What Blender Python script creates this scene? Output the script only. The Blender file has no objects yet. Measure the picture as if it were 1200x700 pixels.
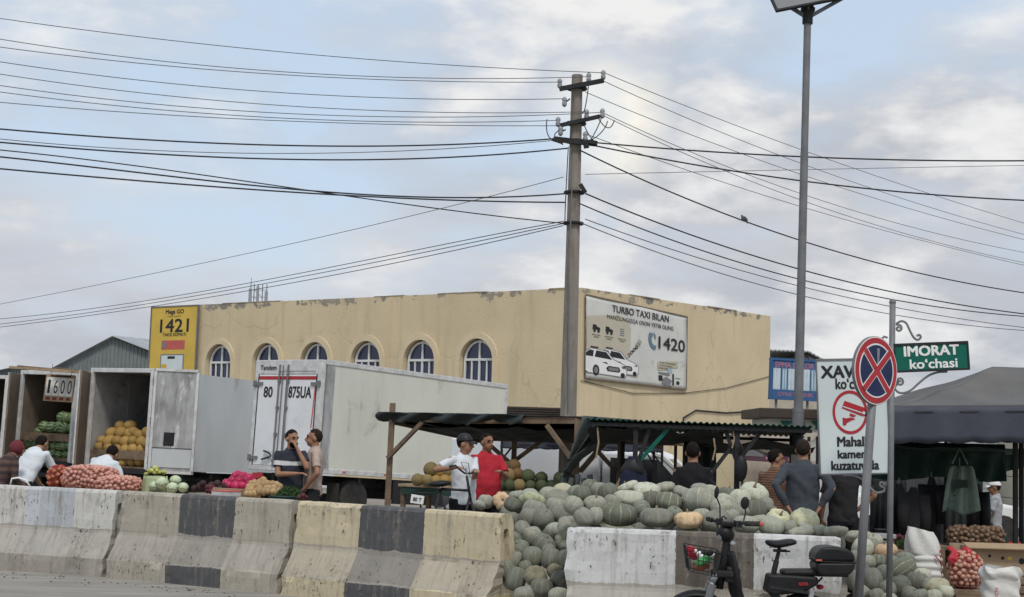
import bpy, bmesh, math, random
import numpy as np
from mathutils import Vector, Matrix, Euler, noise
R_ = math.radians
random.seed(7)
scene = bpy.context.scene
COL = scene.collection
# ------------------------------------------------------------------ camera
CAM_H, PITCH, ROLL, FPX = 1.65, R_(5.4), R_(1.7), 1800.0
cam_data = bpy.data.cameras.new('camera'); cam = bpy.data.objects.new('camera', cam_data); COL.objects.link(cam)
cam_data.sensor_fit = 'HORIZONTAL'; cam_data.sensor_width = 36; cam_data.lens = 36 * FPX / 1200
cam_data.clip_start = 0.1; cam_data.clip_end = 3000
CM = Matrix.Rotation(math.pi / 2 + PITCH, 4, 'X') @ Matrix.Rotation(ROLL, 4, 'Z')
cam.matrix_world = Matrix.Translation((0, 0, CAM_H)) @ CM
scene.camera = cam
# ------------------------------------------------------------------ sky
SUN_EL, SUN_AZ = R_(56), R_(168)          # azimuth clockwise from +Y (behind the camera)
world = bpy.data.worlds.new('World'); scene.world = world; world.use_nodes = True
def nd(nt, typ, ins=None, **attrs):
    n = nt.nodes.new(typ)
    for k, v in attrs.items(): setattr(n, k, v)
    for k, v in (ins or {}).items():
        s = n.inputs[k]
        if isinstance(v, bpy.types.NodeSocket): nt.links.new(v, s)
        else:
            if isinstance(v, (tuple, list)) and len(v) == 3 and s.type == 'RGBA': v = (*v, 1)
            s.default_value = v
    return n
def ramp(nt, fac, stops, interp='LINEAR'):
    n = nt.nodes.new('ShaderNodeValToRGB'); cr = n.color_ramp; cr.interpolation = interp
    while len(cr.elements) < len(stops): cr.elements.new(0.5)
    for e, (p, c) in zip(cr.elements, stops):
        e.position = p; e.color = (c, c, c, 1) if isinstance(c, (int, float)) else (*c, 1)
    nt.links.new(fac, n.inputs[0]); return n.outputs[0]
def mth(nt, op, a, b=0.0, clamp=False):
    n = nd(nt, 'ShaderNodeMath', {0: a, 1: b}, operation=op); n.use_clamp = clamp; return n.outputs[0]
def mix(nt, fac, a, b, blend='MIX'):
    n = nt.nodes.new('ShaderNodeMix'); n.data_type = 'RGBA'; n.blend_type = blend
    for i, v in ((0, fac), (6, a), (7, b)):
        if isinstance(v, bpy.types.NodeSocket): nt.links.new(v, n.inputs[i])
        else: n.inputs[i].default_value = (*v, 1) if isinstance(v, (tuple, list)) else v
    return n.outputs[2]
def build_sky():
    nt = world.node_tree; nt.nodes.clear()
    out = nd(nt, 'ShaderNodeOutputWorld'); bg = nd(nt, 'ShaderNodeBackground', {'Strength': 0.1})
    nt.links.new(bg.outputs[0], out.inputs[0])
    sky = nd(nt, 'ShaderNodeTexSky', sky_type='NISHITA'); sky.sun_disc = False
    sky.sun_elevation = SUN_EL; sky.sun_rotation = SUN_AZ; sky.dust_density = 1.5
    tc = nd(nt, 'ShaderNodeTexCoord'); sep = nd(nt, 'ShaderNodeSeparateXYZ', {0: tc.outputs['Generated']})
    z = sep.outputs[2]
    mp = nd(nt, 'ShaderNodeMapping', {'Vector': tc.outputs['Generated'], 'Scale': (1.0, 1.0, 2.3), 'Location': (0.3, 9.1, 6.6)}).outputs[0]
    n1 = nd(nt, 'ShaderNodeTexNoise', {'Vector': mp, 'Scale': 3.6, 'Detail': 8, 'Roughness': 0.54, 'Distortion': 0.1}).outputs[0]
    n2 = nd(nt, 'ShaderNodeTexNoise', {'Vector': mp, 'Scale': 10.0, 'Detail': 9, 'Roughness': 0.56, 'Distortion': 0.05}).outputs[0]
    mp3 = nd(nt, 'ShaderNodeMapping', {'Vector': tc.outputs['Generated'], 'Scale': (1.0, 1.0, 4.5), 'Location': (8.1, 4.2, 1.3)}).outputs[0]
    n3 = nd(nt, 'ShaderNodeTexNoise', {'Vector': mp3, 'Scale': 2.4, 'Detail': 6, 'Roughness': 0.55}).outputs[0]
    # cover: clouds thin out higher up, blue shows through the gaps there
    cov = mth(nt, 'SUBTRACT', mth(nt, 'ADD', mth(nt, 'MULTIPLY', n1, 0.75), mth(nt, 'MULTIPLY', n2, 0.25)), mth(nt, 'MULTIPLY', mth(nt, 'MINIMUM', z, 0.3), 0.62))
    mask = ramp(nt, cov, [(0.27, 0.0), (0.42, 1.0)])
    fluff = mth(nt, 'ADD', mth(nt, 'MULTIPLY', n2, 0.55), mth(nt, 'MULTIPLY', n1, 0.45))
    grey = ramp(nt, n3, [(0.36, (3.75, 3.95, 4.35)), (0.52, (4.4, 4.55, 4.9)), (0.66, (5.2, 5.3, 5.5))])
    bright = ramp(nt, fluff, [(0.46, 0.0), (0.62, 1.0)], 'EASE')
    cloud = mix(nt, mth(nt, 'MULTIPLY', bright, 0.85), grey, (7.1, 7.05, 6.95))
    # sun-lit break in the cloud beside the pole
    v = CM.to_3x3() @ Vector((705 - 600, 350 - 142, -FPX)); v.normalize()
    wob = nd(nt, 'ShaderNodeVectorMath', {0: tc.outputs['Generated'], 1: (v.x, v.y, v.z)}, operation='DISTANCE').outputs['Value']
    wob = mth(nt, 'ADD', wob, mth(nt, 'MULTIPLY', mth(nt, 'SUBTRACT', n2, 0.5), 0.2))
    lobe = ramp(nt, wob, [(0.005, 1.0), (0.048, 0.0)])
    cloud = mix(nt, mth(nt, 'MULTIPLY', lobe, 0.85, True), cloud, (8.2, 7.7, 6.7))
    blue = mix(nt, 0.8, sky.outputs[0], (4.65, 5.6, 6.75))
    fin = mix(nt, mask, blue, cloud)
    nt.links.new(fin, bg.inputs[0])
build_sky()
sun_d = bpy.data.lights.new('sun', 'SUN'); sun = bpy.data.objects.new('sun', sun_d); COL.objects.link(sun)
sun_d.energy = 1.5; sun_d.angle = R_(11); sun_d.color = (1.0, 0.95, 0.87)
sdir = Vector((math.sin(SUN_AZ) * math.cos(SUN_EL), math.cos(SUN_AZ) * math.cos(SUN_EL), math.sin(SUN_EL)))
sun.rotation_euler = (-sdir).to_track_quat('-Z', 'Y').to_euler()
vs = scene.view_settings; vs.view_transform = 'Standard'; vs.look = 'None'; vs.gamma = 1; vs.exposure = 0.4; vs.use_curve_mapping = False
# ------------------------------------------------------------------ helpers
def at(px, py, Y):
    d = CM.to_3x3() @ Vector((px - 600, 350 - py, -FPX)); return Vector((0, 0, CAM_H)) + d * (Y / d.y)
def onplane(px, py, P, n):
    d = CM.to_3x3() @ Vector((px - 600, 350 - py, -FPX)); o = Vector((0, 0, CAM_H)); return o + d * ((P - o).dot(n) / d.dot(n))
def gx(px, Y): return at(px, 540, Y).x
def tag(o, label=None, cat=None, group=None, kind=None):
    for k, v in (('label', label), ('category', cat), ('group', group), ('kind', kind)):
        if v: o[k] = v
    return o
def thing(name, label, cat, loc=(0, 0, 0), rz=0.0, group=None, rx=0.0, ry=0.0):
    o = bpy.data.objects.new(name, None); COL.objects.link(o); o.empty_display_size = 0.2
    o.location = loc; o.rotation_euler = (rx, ry, rz); return tag(o, label, cat, group)
def mw(o): m = Matrix.LocRotScale(o.location, o.rotation_euler, o.scale); return mw(o.parent) @ m if o.parent else m
def dup(o, parent=None, loc=None, rz=None, label=None, scale=None, rot=None):
    c = o.copy(); COL.objects.link(c)
    if parent is not None: c.parent = parent
    if loc is not None: c.location = loc
    if rz is not None: c.rotation_euler.z = rz
    if rot is not None: c.rotation_euler = rot
    if scale is not None: c.scale = scale
    if label: c['label'] = label
    for ch in list(o.children): dup(ch, c)
    return c
def smooth_path(pts, n=6):
    pts = [Vector(p) for p in pts]; out = []
    for i in range(len(pts) - 1):
        p0, p1, p2, p3 = pts[max(i - 1, 0)], pts[i], pts[i + 1], pts[min(i + 2, len(pts) - 1)]
        for k in range(n): t = k / n; out.append(.5 * ((2 * p1) + (p2 - p0) * t + (2 * p0 - 5 * p1 + 4 * p2 - p3) * t * t + (3 * p1 - p0 - 3 * p2 + p3) * t ** 3))
    return out + [pts[-1]]
class MB:
    def __init__(s): s.v = []; s.f = []; s.m = []; s.mi = 0
    def add(s, vs_, fs_):
        b = len(s.v); s.v += [tuple(v) for v in vs_]; s.f += [tuple(b + i for i in f) for f in fs_]; s.m += [s.mi] * len(fs_); return s
    def box(s, c, size, rot=None):
        x, y, z = (k / 2 for k in size); vs_ = [Vector((i * x, j * y, k * z)) for i in (-1, 1) for j in (-1, 1) for k in (-1, 1)]
        if rot is not None: vs_ = [rot @ v for v in vs_]
        return s.add([Vector(c) + v for v in vs_], [(0, 1, 3, 2), (4, 6, 7, 5), (0, 4, 5, 1), (2, 3, 7, 6), (0, 2, 6, 4), (1, 5, 7, 3)])
    def bar(s, p, q, w, h, up=(0, 0, 1)):
        p, q = Vector(p), Vector(q); d = (q - p); L = d.length; d.normalize(); up = Vector(up)
        if abs(d.dot(up)) > .98: up = Vector((1, 0, 0))
        x = d.cross(up).normalized(); z = x.cross(d)
        return s.box((p + q) / 2, (w, L, h), Matrix((x, d, z)).transposed())
    def tube(s, pts, radii, n=8, caps=True, side=None, closed=False):
        pts = [Vector(p) for p in pts]; k = len(pts)
        if not isinstance(radii, (list, tuple)): radii = [radii] * k
        b = []; prev = Vector(side) if side else None
        for i, p in enumerate(pts):
            if closed: t = pts[(i + 1) % k] - pts[i - 1]
            else: t = pts[min(i + 1, k - 1)] - pts[max(i - 1, 0)]
            t.normalize()
            if prev is None: prev = Vector((0, 0, 1)) if abs(t.z) < .9 else Vector((1, 0, 0))
            a = prev - t * prev.dot(t)
            if a.length < 1e-4: a = t.orthogonal()
            a.normalize(); prev = a; c = t.cross(a)
            r = radii[i]; ra, rb = r if isinstance(r, (tuple, list)) else (r, r)
            b.append([p + a * (ra * math.cos(2 * math.pi * j / n)) + c * (rb * math.sin(2 * math.pi * j / n)) for j in range(n)])
        vs_ = [v for ring in b for v in ring]; fs_ = []
        for i in range(k if closed else k - 1):
            i2 = (i + 1) % k
            for j in range(n):
                j2 = (j + 1) % n; fs_.append((i * n + j, i * n + j2, i2 * n + j2, i2 * n + j))
        if caps and not closed: fs_.append(tuple(range(n))[::-1]); fs_.append(tuple((k - 1) * n + j for j in range(n)))
        return s.add(vs_, fs_)
    def ball(s, c, r, n=12, m=8, rot=None):
        r = Vector(r) if isinstance(r, (tuple, list, Vector)) else Vector((r, r, r)); c = Vector(c); vs_ = []; fs_ = []
        for i in range(1, m):
            th = math.pi * i / m
            for j in range(n):
                ph = 2 * math.pi * j / n; v = Vector((r.x * math.sin(th) * math.cos(ph), r.y * math.sin(th) * math.sin(ph), r.z * math.cos(th)))
                vs_.append(c + (rot @ v if rot is not None else v))
        t = Vector((0, 0, r.z)); t = rot @ t if rot is not None else t
        vs_ += [c + t, c - t]; T = len(vs_) - 2
        for i in range(m - 2):
            for j in range(n): j2 = (j + 1) % n; fs_.append((i * n + j, (i + 1) * n + j, (i + 1) * n + j2, i * n + j2))
        for j in range(n): j2 = (j + 1) % n; fs_.append((T, j, j2)); fs_.append((T + 1, (m - 2) * n + j2, (m - 2) * n + j))
        return s.add(vs_, fs_)
    def lathe(s, prof, c=(0, 0, 0), axis='z', n=16):
        k = len(prof); vs_ = []; fs_ = []
        for r, h in prof:
            for j in range(n):
                a = 2 * math.pi * j / n; x, y = r * math.cos(a), r * math.sin(a)
                v = (x, y, h) if axis == 'z' else ((h, x, y) if axis == 'x' else (y, h, x)); vs_.append(Vector(c) + Vector(v))
        for i in range(k - 1):
            for j in range(n): j2 = (j + 1) % n; fs_.append((i * n + j, i * n + j2, (i + 1) * n + j2, (i + 1) * n + j))
        if prof[0][0] > 1e-5: fs_.append(tuple(range(n))[::-1])
        if prof[-1][0] > 1e-5: fs_.append(tuple((k - 1) * n + j for j in range(n)))
        return s.add(vs_, fs_)
    def prism(s, pts, O, X, Z, d):
        """outline pts (x,z) in the plane O,X,Z, thickened by d along X x Z"""
        O, X, Z = Vector(O), Vector(X), Vector(Z); N = X.cross(Z); k = len(pts)
        vs_ = [O + X * a + Z * b for a, b in pts] + [O + X * a + Z * b + N * d for a, b in pts]
        return s.add(vs_, [tuple(range(k))[::-1], tuple(range(k, 2 * k))] + [(i, (i + 1) % k, (i + 1) % k + k, i + k) for i in range(k)])
    def grid(s, fn, nu, nv, thick=0.0):
        P = [[Vector(fn(i / nu, j / nv)) for j in range(nv + 1)] for i in range(nu + 1)]
        vs_ = [p for r in P for p in r]; id_ = lambda i, j: i * (nv + 1) + j
        fs_ = [(id_(i, j), id_(i + 1, j), id_(i + 1, j + 1), id_(i, j + 1)) for i in range(nu) for j in range(nv)]
        return s.add(vs_, fs_)
    def build(s, name, mat, parent=None, world=False, smooth=False, bevel=0, solid=0, sub=0, weld=False):
        me = bpy.data.meshes.new(name); v = s.v
        if world and parent is not None:
            im = mw(parent).inverted(); v = [im @ Vector(p) for p in v]
        me.from_pydata(v, [], s.f); mats = mat if isinstance(mat, (list, tuple)) else [mat]
        for m_ in mats: me.materials.append(m_)
        if len(mats) > 1: me.polygons.foreach_set('material_index', s.m)
        bm = bmesh.new(); bm.from_mesh(me)
        if weld: bmesh.ops.remove_doubles(bm, verts=bm.verts, dist=1e-5)
        bmesh.ops.recalc_face_normals(bm, faces=bm.faces); bm.to_mesh(me); bm.free()
        if smooth: me.polygons.foreach_set('use_smooth', [True] * len(me.polygons))
        me.update(); o = bpy.data.objects.new(name, me); COL.objects.link(o)
        if parent is not None: o.parent = parent
        if solid: m_ = o.modifiers.new('s', 'SOLIDIFY'); m_.thickness = solid; m_.offset = 0
        if bevel: m_ = o.modifiers.new('b', 'BEVEL'); m_.width = bevel; m_.segments = 2; m_.limit_method = 'ANGLE'
        if sub: m_ = o.modifiers.new('d', 'SUBSURF'); m_.levels = sub; m_.render_levels = sub
        return o
# ------------------------------------------------------------------ materials
def base_mat(name):
    m = bpy.data.materials.new(name); m.use_nodes = True; nt = m.node_tree; nt.nodes.clear()
    out = nd(nt, 'ShaderNodeOutputMaterial'); b = nd(nt, 'ShaderNodeBsdfPrincipled'); nt.links.new(b.outputs[0], out.inputs[0])
    return m, nt, b
def setc(nt, b, c):
    if isinstance(c, bpy.types.NodeSocket): nt.links.new(c, b.inputs['Base Color'])
    else: b.inputs['Base Color'].default_value = (*c, 1)
def bump(nt, b, h, strength, dist=0.02):
    n = nd(nt, 'ShaderNodeBump', {'Height': h, 'Strength': strength, 'Distance': dist}); nt.links.new(n.outputs[0], b.inputs['Normal'])
def mat(name, c, c2=None, sc=4.0, rough=.8, bs=0, bsc=60, metal=0, dirt=None, dsc=2.5, dth=.56, rnd=0, stretch=(1, 1, 1), spec=.2, det=6):
    m, nt, b = base_mat(name); b.inputs['Roughness'].default_value = rough; b.inputs['Metallic'].default_value = metal; b.inputs['Specular IOR Level'].default_value = spec
    tc = nd(nt, 'ShaderNodeTexCoord').outputs['Object']; mp = nd(nt, 'ShaderNodeMapping', {'Vector': tc, 'Scale': stretch}).outputs[0]
    col = c
    if c2:
        n = nd(nt, 'ShaderNodeTexNoise', {'Vector': mp, 'Scale': sc, 'Detail': det, 'Roughness': .6}).outputs[0]; col = mix(nt, ramp(nt, n, [(.35, 0.), (.65, 1.)]), c, c2)
    if dirt:
        n = nd(nt, 'ShaderNodeTexNoise', {'Vector': mp, 'Scale': dsc, 'Detail': 10, 'Roughness': .7, 'Distortion': .4}).outputs[0]
        col = mix(nt, ramp(nt, n, [(dth, 0.), (dth + .1, 1.)]), col, dirt)
    if rnd:
        oi = nd(nt, 'ShaderNodeObjectInfo').outputs['Random']; v = mth(nt, 'ADD', mth(nt, 'MULTIPLY', oi, rnd * 2), 1 - rnd)
        col = nd(nt, 'ShaderNodeHueSaturation', {'Color': col, 'Value': v} if not isinstance(col, (tuple, list)) else {'Color': (*col, 1), 'Value': v}).outputs[0]
    setc(nt, b, col)
    if bs: bump(nt, b, nd(nt, 'ShaderNodeTexNoise', {'Vector': mp, 'Scale': bsc, 'Detail': 5}).outputs[0], bs)
    return m
M = {}
M['metal_grey'] = mat('metal_grey', (.2, .203, .21), (.15, .153, .16), 5, .6, .05, 40, .2)
M['metal_dark'] = mat('metal_dark', (.032, .033, .035), (.02, .02, .021), 8, .7)
M['black'] = mat('black', (.016, .016, .018), (.026, .026, .028), 8, .5)
M['black_plastic'] = mat('black_plastic', (.01, .01, .011), (.02, .02, .021), 5, .46, .04, 90)
M['rubber'] = mat('rubber', (.025, .025, .026), (.05, .047, .042), 6, .9, .1, 60)
M['chrome'] = mat('chrome', (.6, .6, .62), None, rough=.25, metal=1)
M['white_paint'] = mat('white_paint', (.72, .73, .71), (.63, .64, .62), 2, .5, dirt=(.42, .4, .36), dsc=1.2, dth=.62)
M['frame_white'] = mat('frame_white', (.62, .63, .63), (.45, .44, .43), 6, .5, dirt=(.22, .16, .12), dsc=7, dth=.64)
M['wood'] = mat('wood', (.23, .17, .115), (.12, .085, .06), 5, .85, .3, 40, dirt=(.07, .055, .045), dsc=5, dth=.6, stretch=(1, 1, 1))
M['wood_pale'] = mat('wood_pale', (.4, .3, .2), (.27, .2, .13), 7, .8, .2, 40)
M['tarp_dark'] = mat('tarp_dark', (.018, .023, .023), (.036, .042, .041), 3, .75, .4, 14)
M['tarp_green'] = mat('tarp_green', (.018, .045, .036), (.03, .062, .05), 3, .7, .3, 12)
M['tarp_mesh'] = mat('tarp_mesh', (.06, .075, .072), (.1, .115, .11), 5, .8, .4, 25)
M['tarp_tan'] = mat('tarp_tan', (.33, .28, .22), (.24, .2, .16), 2, .8, .3, 9)
M['navy'] = mat('navy', (.05, .055, .075), (.066, .071, .09), 2, .6, .3, 8)
M['canopy_grey'] = mat('canopy_grey', (.135, .13, .124), (.1, .097, .095), 1.2, .7, .35, 5)
M['card'] = mat('card', (.4, .29, .19), (.33, .235, .15), 3, .9, .1, 30)
M['white_print'] = mat('white_print', (.78, .78, .76), (.7, .7, .68), 2, .6)
M['ink'] = mat('ink', (.025, .026, .03), None, rough=.6)
M['ink_grey'] = mat('ink_grey', (.2, .2, .21), None, rough=.6)
M['red'] = mat('red', (.42, .035, .045), (.36, .03, .04), 6, .5)
M['red_light'] = mat('red_light', (.55, .13, .11), (.45, .1, .09), 6, .5)
M['sign_blue'] = mat('sign_blue', (.014, .022, .075), (.02, .03, .085), 6, .4)
M['sign_green'] = mat('sign_green', (.006, .105, .075), (.008, .12, .088), 4, .4)
M['board'] = mat('board', (.62, .68, .68), (.56, .62, .63), 1.5, .5)
M['glass'] = mat('glass', (.014, .022, .062), (.024, .036, .09), 1, .12, spec=.6)
M['glass_dark'] = mat('glass_dark', (.02, .022, .025), (.035, .04, .045), 2, .1, spec=.6)
M['skin'] = mat('skin', (.33, .18, .115), (.27, .14, .088), 14, .55, rnd=.06)
M['skin_dark'] = mat('skin_dark', (.27, .14, .085), (.21, .105, .065), 14, .55)
M['hair'] = mat('hair', (.009, .007, .006), (.018, .014, .012), 40, .85, .5, 120, spec=.08)
M['hair_grey'] = mat('hair_grey', (.02, .015, .012), (.035, .027, .021), 40, .85, .5, 120, spec=.08)
M['lips'] = mat('lips', (.26, .1, .08), None, rough=.5)
M['concrete_pole'] = mat('concrete_pole', (.28, .25, .215), (.2, .175, .15), 9, .9, .4, 30, dirt=(.12, .105, .09), dsc=4, dth=.6, stretch=(1, 1, .25))
M['insul'] = mat('insul', (.36, .37, .38), (.24, .24, .25), 30, .35)
M['wire'] = mat('wire', (.035, .036, .042), None, rough=.6)
M['wire_alu'] = mat('wire_alu', (.1, .105, .12), None, rough=.5)
def cloth(name, c, c2=None): M[name] = mat(name, c, c2 or tuple(k * .8 for k in c), 9, .9, .35, 14); return M[name]
# baked objects (remeshed bodies, text)
BAKE = []
def bake_all():
    bpy.context.view_layer.update(); dg = bpy.context.evaluated_depsgraph_get()
    for o, post in BAKE:
        me = bpy.data.meshes.new_from_object(o.evaluated_get(dg), depsgraph=dg); nm = o.name
        if o.type == 'MESH':
            o.modifiers.clear(); o.data = me; new = o
        else:
            new = bpy.data.objects.new(nm + '_mesh', me); COL.objects.link(new); new.parent = o.parent
            for k in o.keys():
                if k in ('label', 'kind'): new[k] = o[k]
            base = o['base_name']; bpy.data.objects.remove(o); new.name = base
        if post: post(new)
    BAKE.clear()
def remesh(mb, name, m, parent, vox=.012, smooth=4, post=None, fac=.5):
    o = mb.build(name, m, parent)
    r = o.modifiers.new('r', 'REMESH'); r.mode = 'VOXEL'; r.voxel_size = vox; r.use_smooth_shade = True
    if smooth: s = o.modifiers.new('s', 'SMOOTH'); s.iterations = smooth; s.factor = fac
    BAKE.append((o, post)); return o
def text(s, m, O, X, Z, x, z, w, h, parent, name='lettering', proud=.004, bold=.0, rot=0):
    """text fitted into the box centred at (x,z), w by h, in the plane O + X,Z; all world coordinates"""
    cu = bpy.data.curves.new('t', 'FONT'); cu.body = s; cu.offset = 0; cu.align_x = 'CENTER'; cu.resolution_u = 3; cu.extrude = .0
    o = bpy.data.objects.new('text_tmp', cu); COL.objects.link(o); o['base_name'] = name; o.parent = parent
    O, X, Z = Vector(O), Vector(X), Vector(Z); N = X.cross(Z).normalized()
    def post(ob):
        me = ob.data; n = len(me.vertices); co = np.empty(n * 3); me.vertices.foreach_get('co', co); co = co.reshape(-1, 3)
        lo, hi = co[:, :2].min(0), co[:, :2].max(0); c = (co[:, :2] - (lo + hi) / 2) / np.maximum(hi - lo, 1e-6) * (w, h)
        im = mw(parent).inverted() if parent is not None else Matrix()
        ca, sa = math.cos(rot), math.sin(rot)
        for v, (a, b) in zip(me.vertices, c):
            a, b = a * ca - b * sa, a * sa + b * ca
            v.co = im @ (O + X * (x + a) + Z * (z + b) + N * proud)
        me.materials.clear(); me.materials.append(m)
        if bold:
            bm = bmesh.new(); bm.from_mesh(me); src = list(bm.verts) + list(bm.edges) + list(bm.faces); im3 = im.to_3x3()
            for q, (kx, kz) in enumerate(((1, .5), (-1, -.5), (.6, -.7), (-.6, .7))):
                r = bmesh.ops.duplicate(bm, geom=src); d = im3 @ (X * (kx * bold * h * 1.7) + Z * (kz * bold * h * 1.7) + N * (.00025 * (q + 1)))
                bmesh.ops.translate(bm, vec=d, verts=[v for v in r['geom'] if isinstance(v, bmesh.types.BMVert)])
            bm.to_mesh(me); bm.free()
    BAKE.append((o, post))
def flat(name, m, O, X, Z, pts, parent, proud=.003, t=.0015):
    N = Vector(X).cross(Vector(Z)).normalized()
    return MB().prism(pts, Vector(O) + N * proud, X, Z, t).build(name, m, parent, world=True)
def ell(x, z, a, b, n=20, a0=0, a1=2 * math.pi, full=True):
    k = n if full else n + 1
    return [(x + a * math.cos(a0 + (a1 - a0) * i / n), z + b * math.sin(a0 + (a1 - a0) * i / n)) for i in range(k)]
def rect(x, z, w, h): return [(x - w / 2, z - h / 2), (x + w / 2, z - h / 2), (x + w / 2, z + h / 2), (x - w / 2, z + h / 2)]
# ================================================================== ground
def road_mat(name, c1, c2, dust):
    m, nt, b = base_mat(name); b.inputs['Roughness'].default_value = .9
    tc = nd(nt, 'ShaderNodeTexCoord').outputs['Object']
    n1 = nd(nt, 'ShaderNodeTexNoise', {'Vector': tc, 'Scale': .9, 'Detail': 8, 'Roughness': .65}).outputs[0]
    n2 = nd(nt, 'ShaderNodeTexNoise', {'Vector': tc, 'Scale': 55, 'Detail': 4}).outputs[0]
    mp = nd(nt, 'ShaderNodeMapping', {'Vector': tc, 'Rotation': (0, 0, R_(24)), 'Scale': (.35, 3.2, 1)}).outputs[0]
    n3 = nd(nt, 'ShaderNodeTexNoise', {'Vector': mp, 'Scale': 1.6, 'Detail': 6}).outputs[0]
    c = mix(nt, ramp(nt, n1, [(.35, 0.), (.65, 1.)]), c1, c2)
    c = mix(nt, ramp(nt, n3, [(.45, 0.), (.68, .75)]), c, dust)
    c = mix(nt, ramp(nt, n2, [(.62, 0.), (.72, .55)]), c, (.05, .048, .045))
    setc(nt, b, c); bump(nt, b, n2, .35); return m
def sheet(name, pts, z, m):
    o = MB().add([(x, y, z) for x, y in pts], [tuple(range(len(pts)))]).build(name, m); tag(o, kind='structure'); return o
sheet('ground', [(-700, -60), (700, -60), (700, 900), (-700, 900)], -.004, road_mat('dirt', (.2, .175, .145), (.26, .23, .195), (.3, .27, .23)))
sheet('road', [(-60, 34.2), (-60, -40), (60, -40), (60, -12), (9, 12.6), (1.4, 13.4), (-2.3, 16.75), (-4.5, 18.05), (-7.3, 19.1)], 0, road_mat('asphalt', (.2, .187, .166), (.26, .243, .216), (.34, .315, .275)))
# ================================================================== concrete barriers
def barrier_mat(name, bands, L, conc=(.38, .35, .305), slope_paint=.25, base_paint=.8, wear=.55, slope_tint=.2):
    m, nt, b = base_mat(name); b.inputs['Roughness'].default_value = .9; b.inputs['Specular IOR Level'].default_value = .2
    tc = nd(nt, 'ShaderNodeTexCoord').outputs['Object']; sp = nd(nt, 'ShaderNodeSeparateXYZ', {0: tc}); X, Z = sp.outputs[0], sp.outputs[2]
    fine = nd(nt, 'ShaderNodeTexNoise', {'Vector': tc, 'Scale': 16, 'Detail': 8, 'Roughness': .7}).outputs[0]
    big = nd(nt, 'ShaderNodeTexNoise', {'Vector': tc, 'Scale': 2.6, 'Detail': 8, 'Roughness': .65}).outputs[0]
    st = nd(nt, 'ShaderNodeMapping', {'Vector': tc, 'Scale': (9, 2, .9)}).outputs[0]
    streak = nd(nt, 'ShaderNodeTexNoise', {'Vector': st, 'Scale': 2.2, 'Detail': 6, 'Roughness': .6}).outputs[0]
    cc = mix(nt, ramp(nt, big, [(.35, 0.), (.66, 1.)]), conc, tuple(k * .72 for k in conc))
    xx = mth(nt, 'DIVIDE', mth(nt, 'ADD', X, mth(nt, 'MULTIPLY', mth(nt, 'SUBTRACT', fine, .5), .035)), L)
    band = ramp(nt, xx, bands, 'CONSTANT')
    zz = mth(nt, 'ADD', Z, mth(nt, 'MULTIPLY', mth(nt, 'SUBTRACT', big, .5), .10))
    amt = ramp(nt, zz, [(.0, base_paint), (.20, base_paint), (.23, slope_paint), (.50, slope_paint), (.535, 1.0), (1.0, 1.0)])
    pn = mth(nt, 'ADD', mth(nt, 'MULTIPLY', fine, .6), mth(nt, 'MULTIPLY', streak, .4))
    keep = mth(nt, 'MAXIMUM', ramp(nt, mth(nt, 'SUBTRACT', amt, pn), [(.28, 0.), (.46, 1.)]), mth(nt, 'MULTIPLY', ramp(nt, zz, [(.2, 0.), (.23, 1.), (.5, 1.), (.53, 0.)]), slope_tint))
    c = mix(nt, keep, cc, band)
    c = mix(nt, ramp(nt, streak, [(.5, 0.), (.75, wear)]), c, (.2, .18, .155))
    grime = mth(nt, 'MULTIPLY', ramp(nt, big, [(.52, 0.), (.7, 1.)]), ramp(nt, fine, [(.5, 0.), (.62, 1.)]))
    c = mix(nt, mth(nt, 'MULTIPLY', grime, .85), c, (.09, .08, .07))
    pit = nd(nt, 'ShaderNodeTexNoise', {'Vector': nd(nt, 'ShaderNodeMapping', {'Vector': tc, 'Scale': (1, 1, .45)}).outputs[0], 'Scale': 34, 'Detail': 3, 'Roughness': .5}).outputs[0]
    pm = ramp(nt, mth(nt, 'ADD', pit, mth(nt, 'MULTIPLY', mth(nt, 'SUBTRACT', big, .5), .45)), [(.66, 0.), (.7, 1.)])
    c = mix(nt, mth(nt, 'MULTIPLY', pm, .8), c, (.07, .06, .05))
    setc(nt, b, c)
    h = mth(nt, 'SUBTRACT', mth(nt, 'ADD', mth(nt, 'MULTIPLY', fine, .5), mth(nt, 'MULTIPLY', pit, .25)), mth(nt, 'MULTIPLY', pm, .5))
    bump(nt, b, h, .55, .02); return m
PROF = [(-.30, 0), (-.30, .07), (-.30, .14), (-.298, .2), (-.28, .222), (-.24, .29), (-.2, .36), (-.16, .43), (-.132, .48), (-.123, .51), (-.12, .63), (-.115, .71), (-.112, .79), (-.11, .87), (-.108, .94), (-.095, .968), (-.06, .975), (0, .977)]
PROF = PROF + [(-a, b) for a, b in PROF[-2::-1]]
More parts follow.
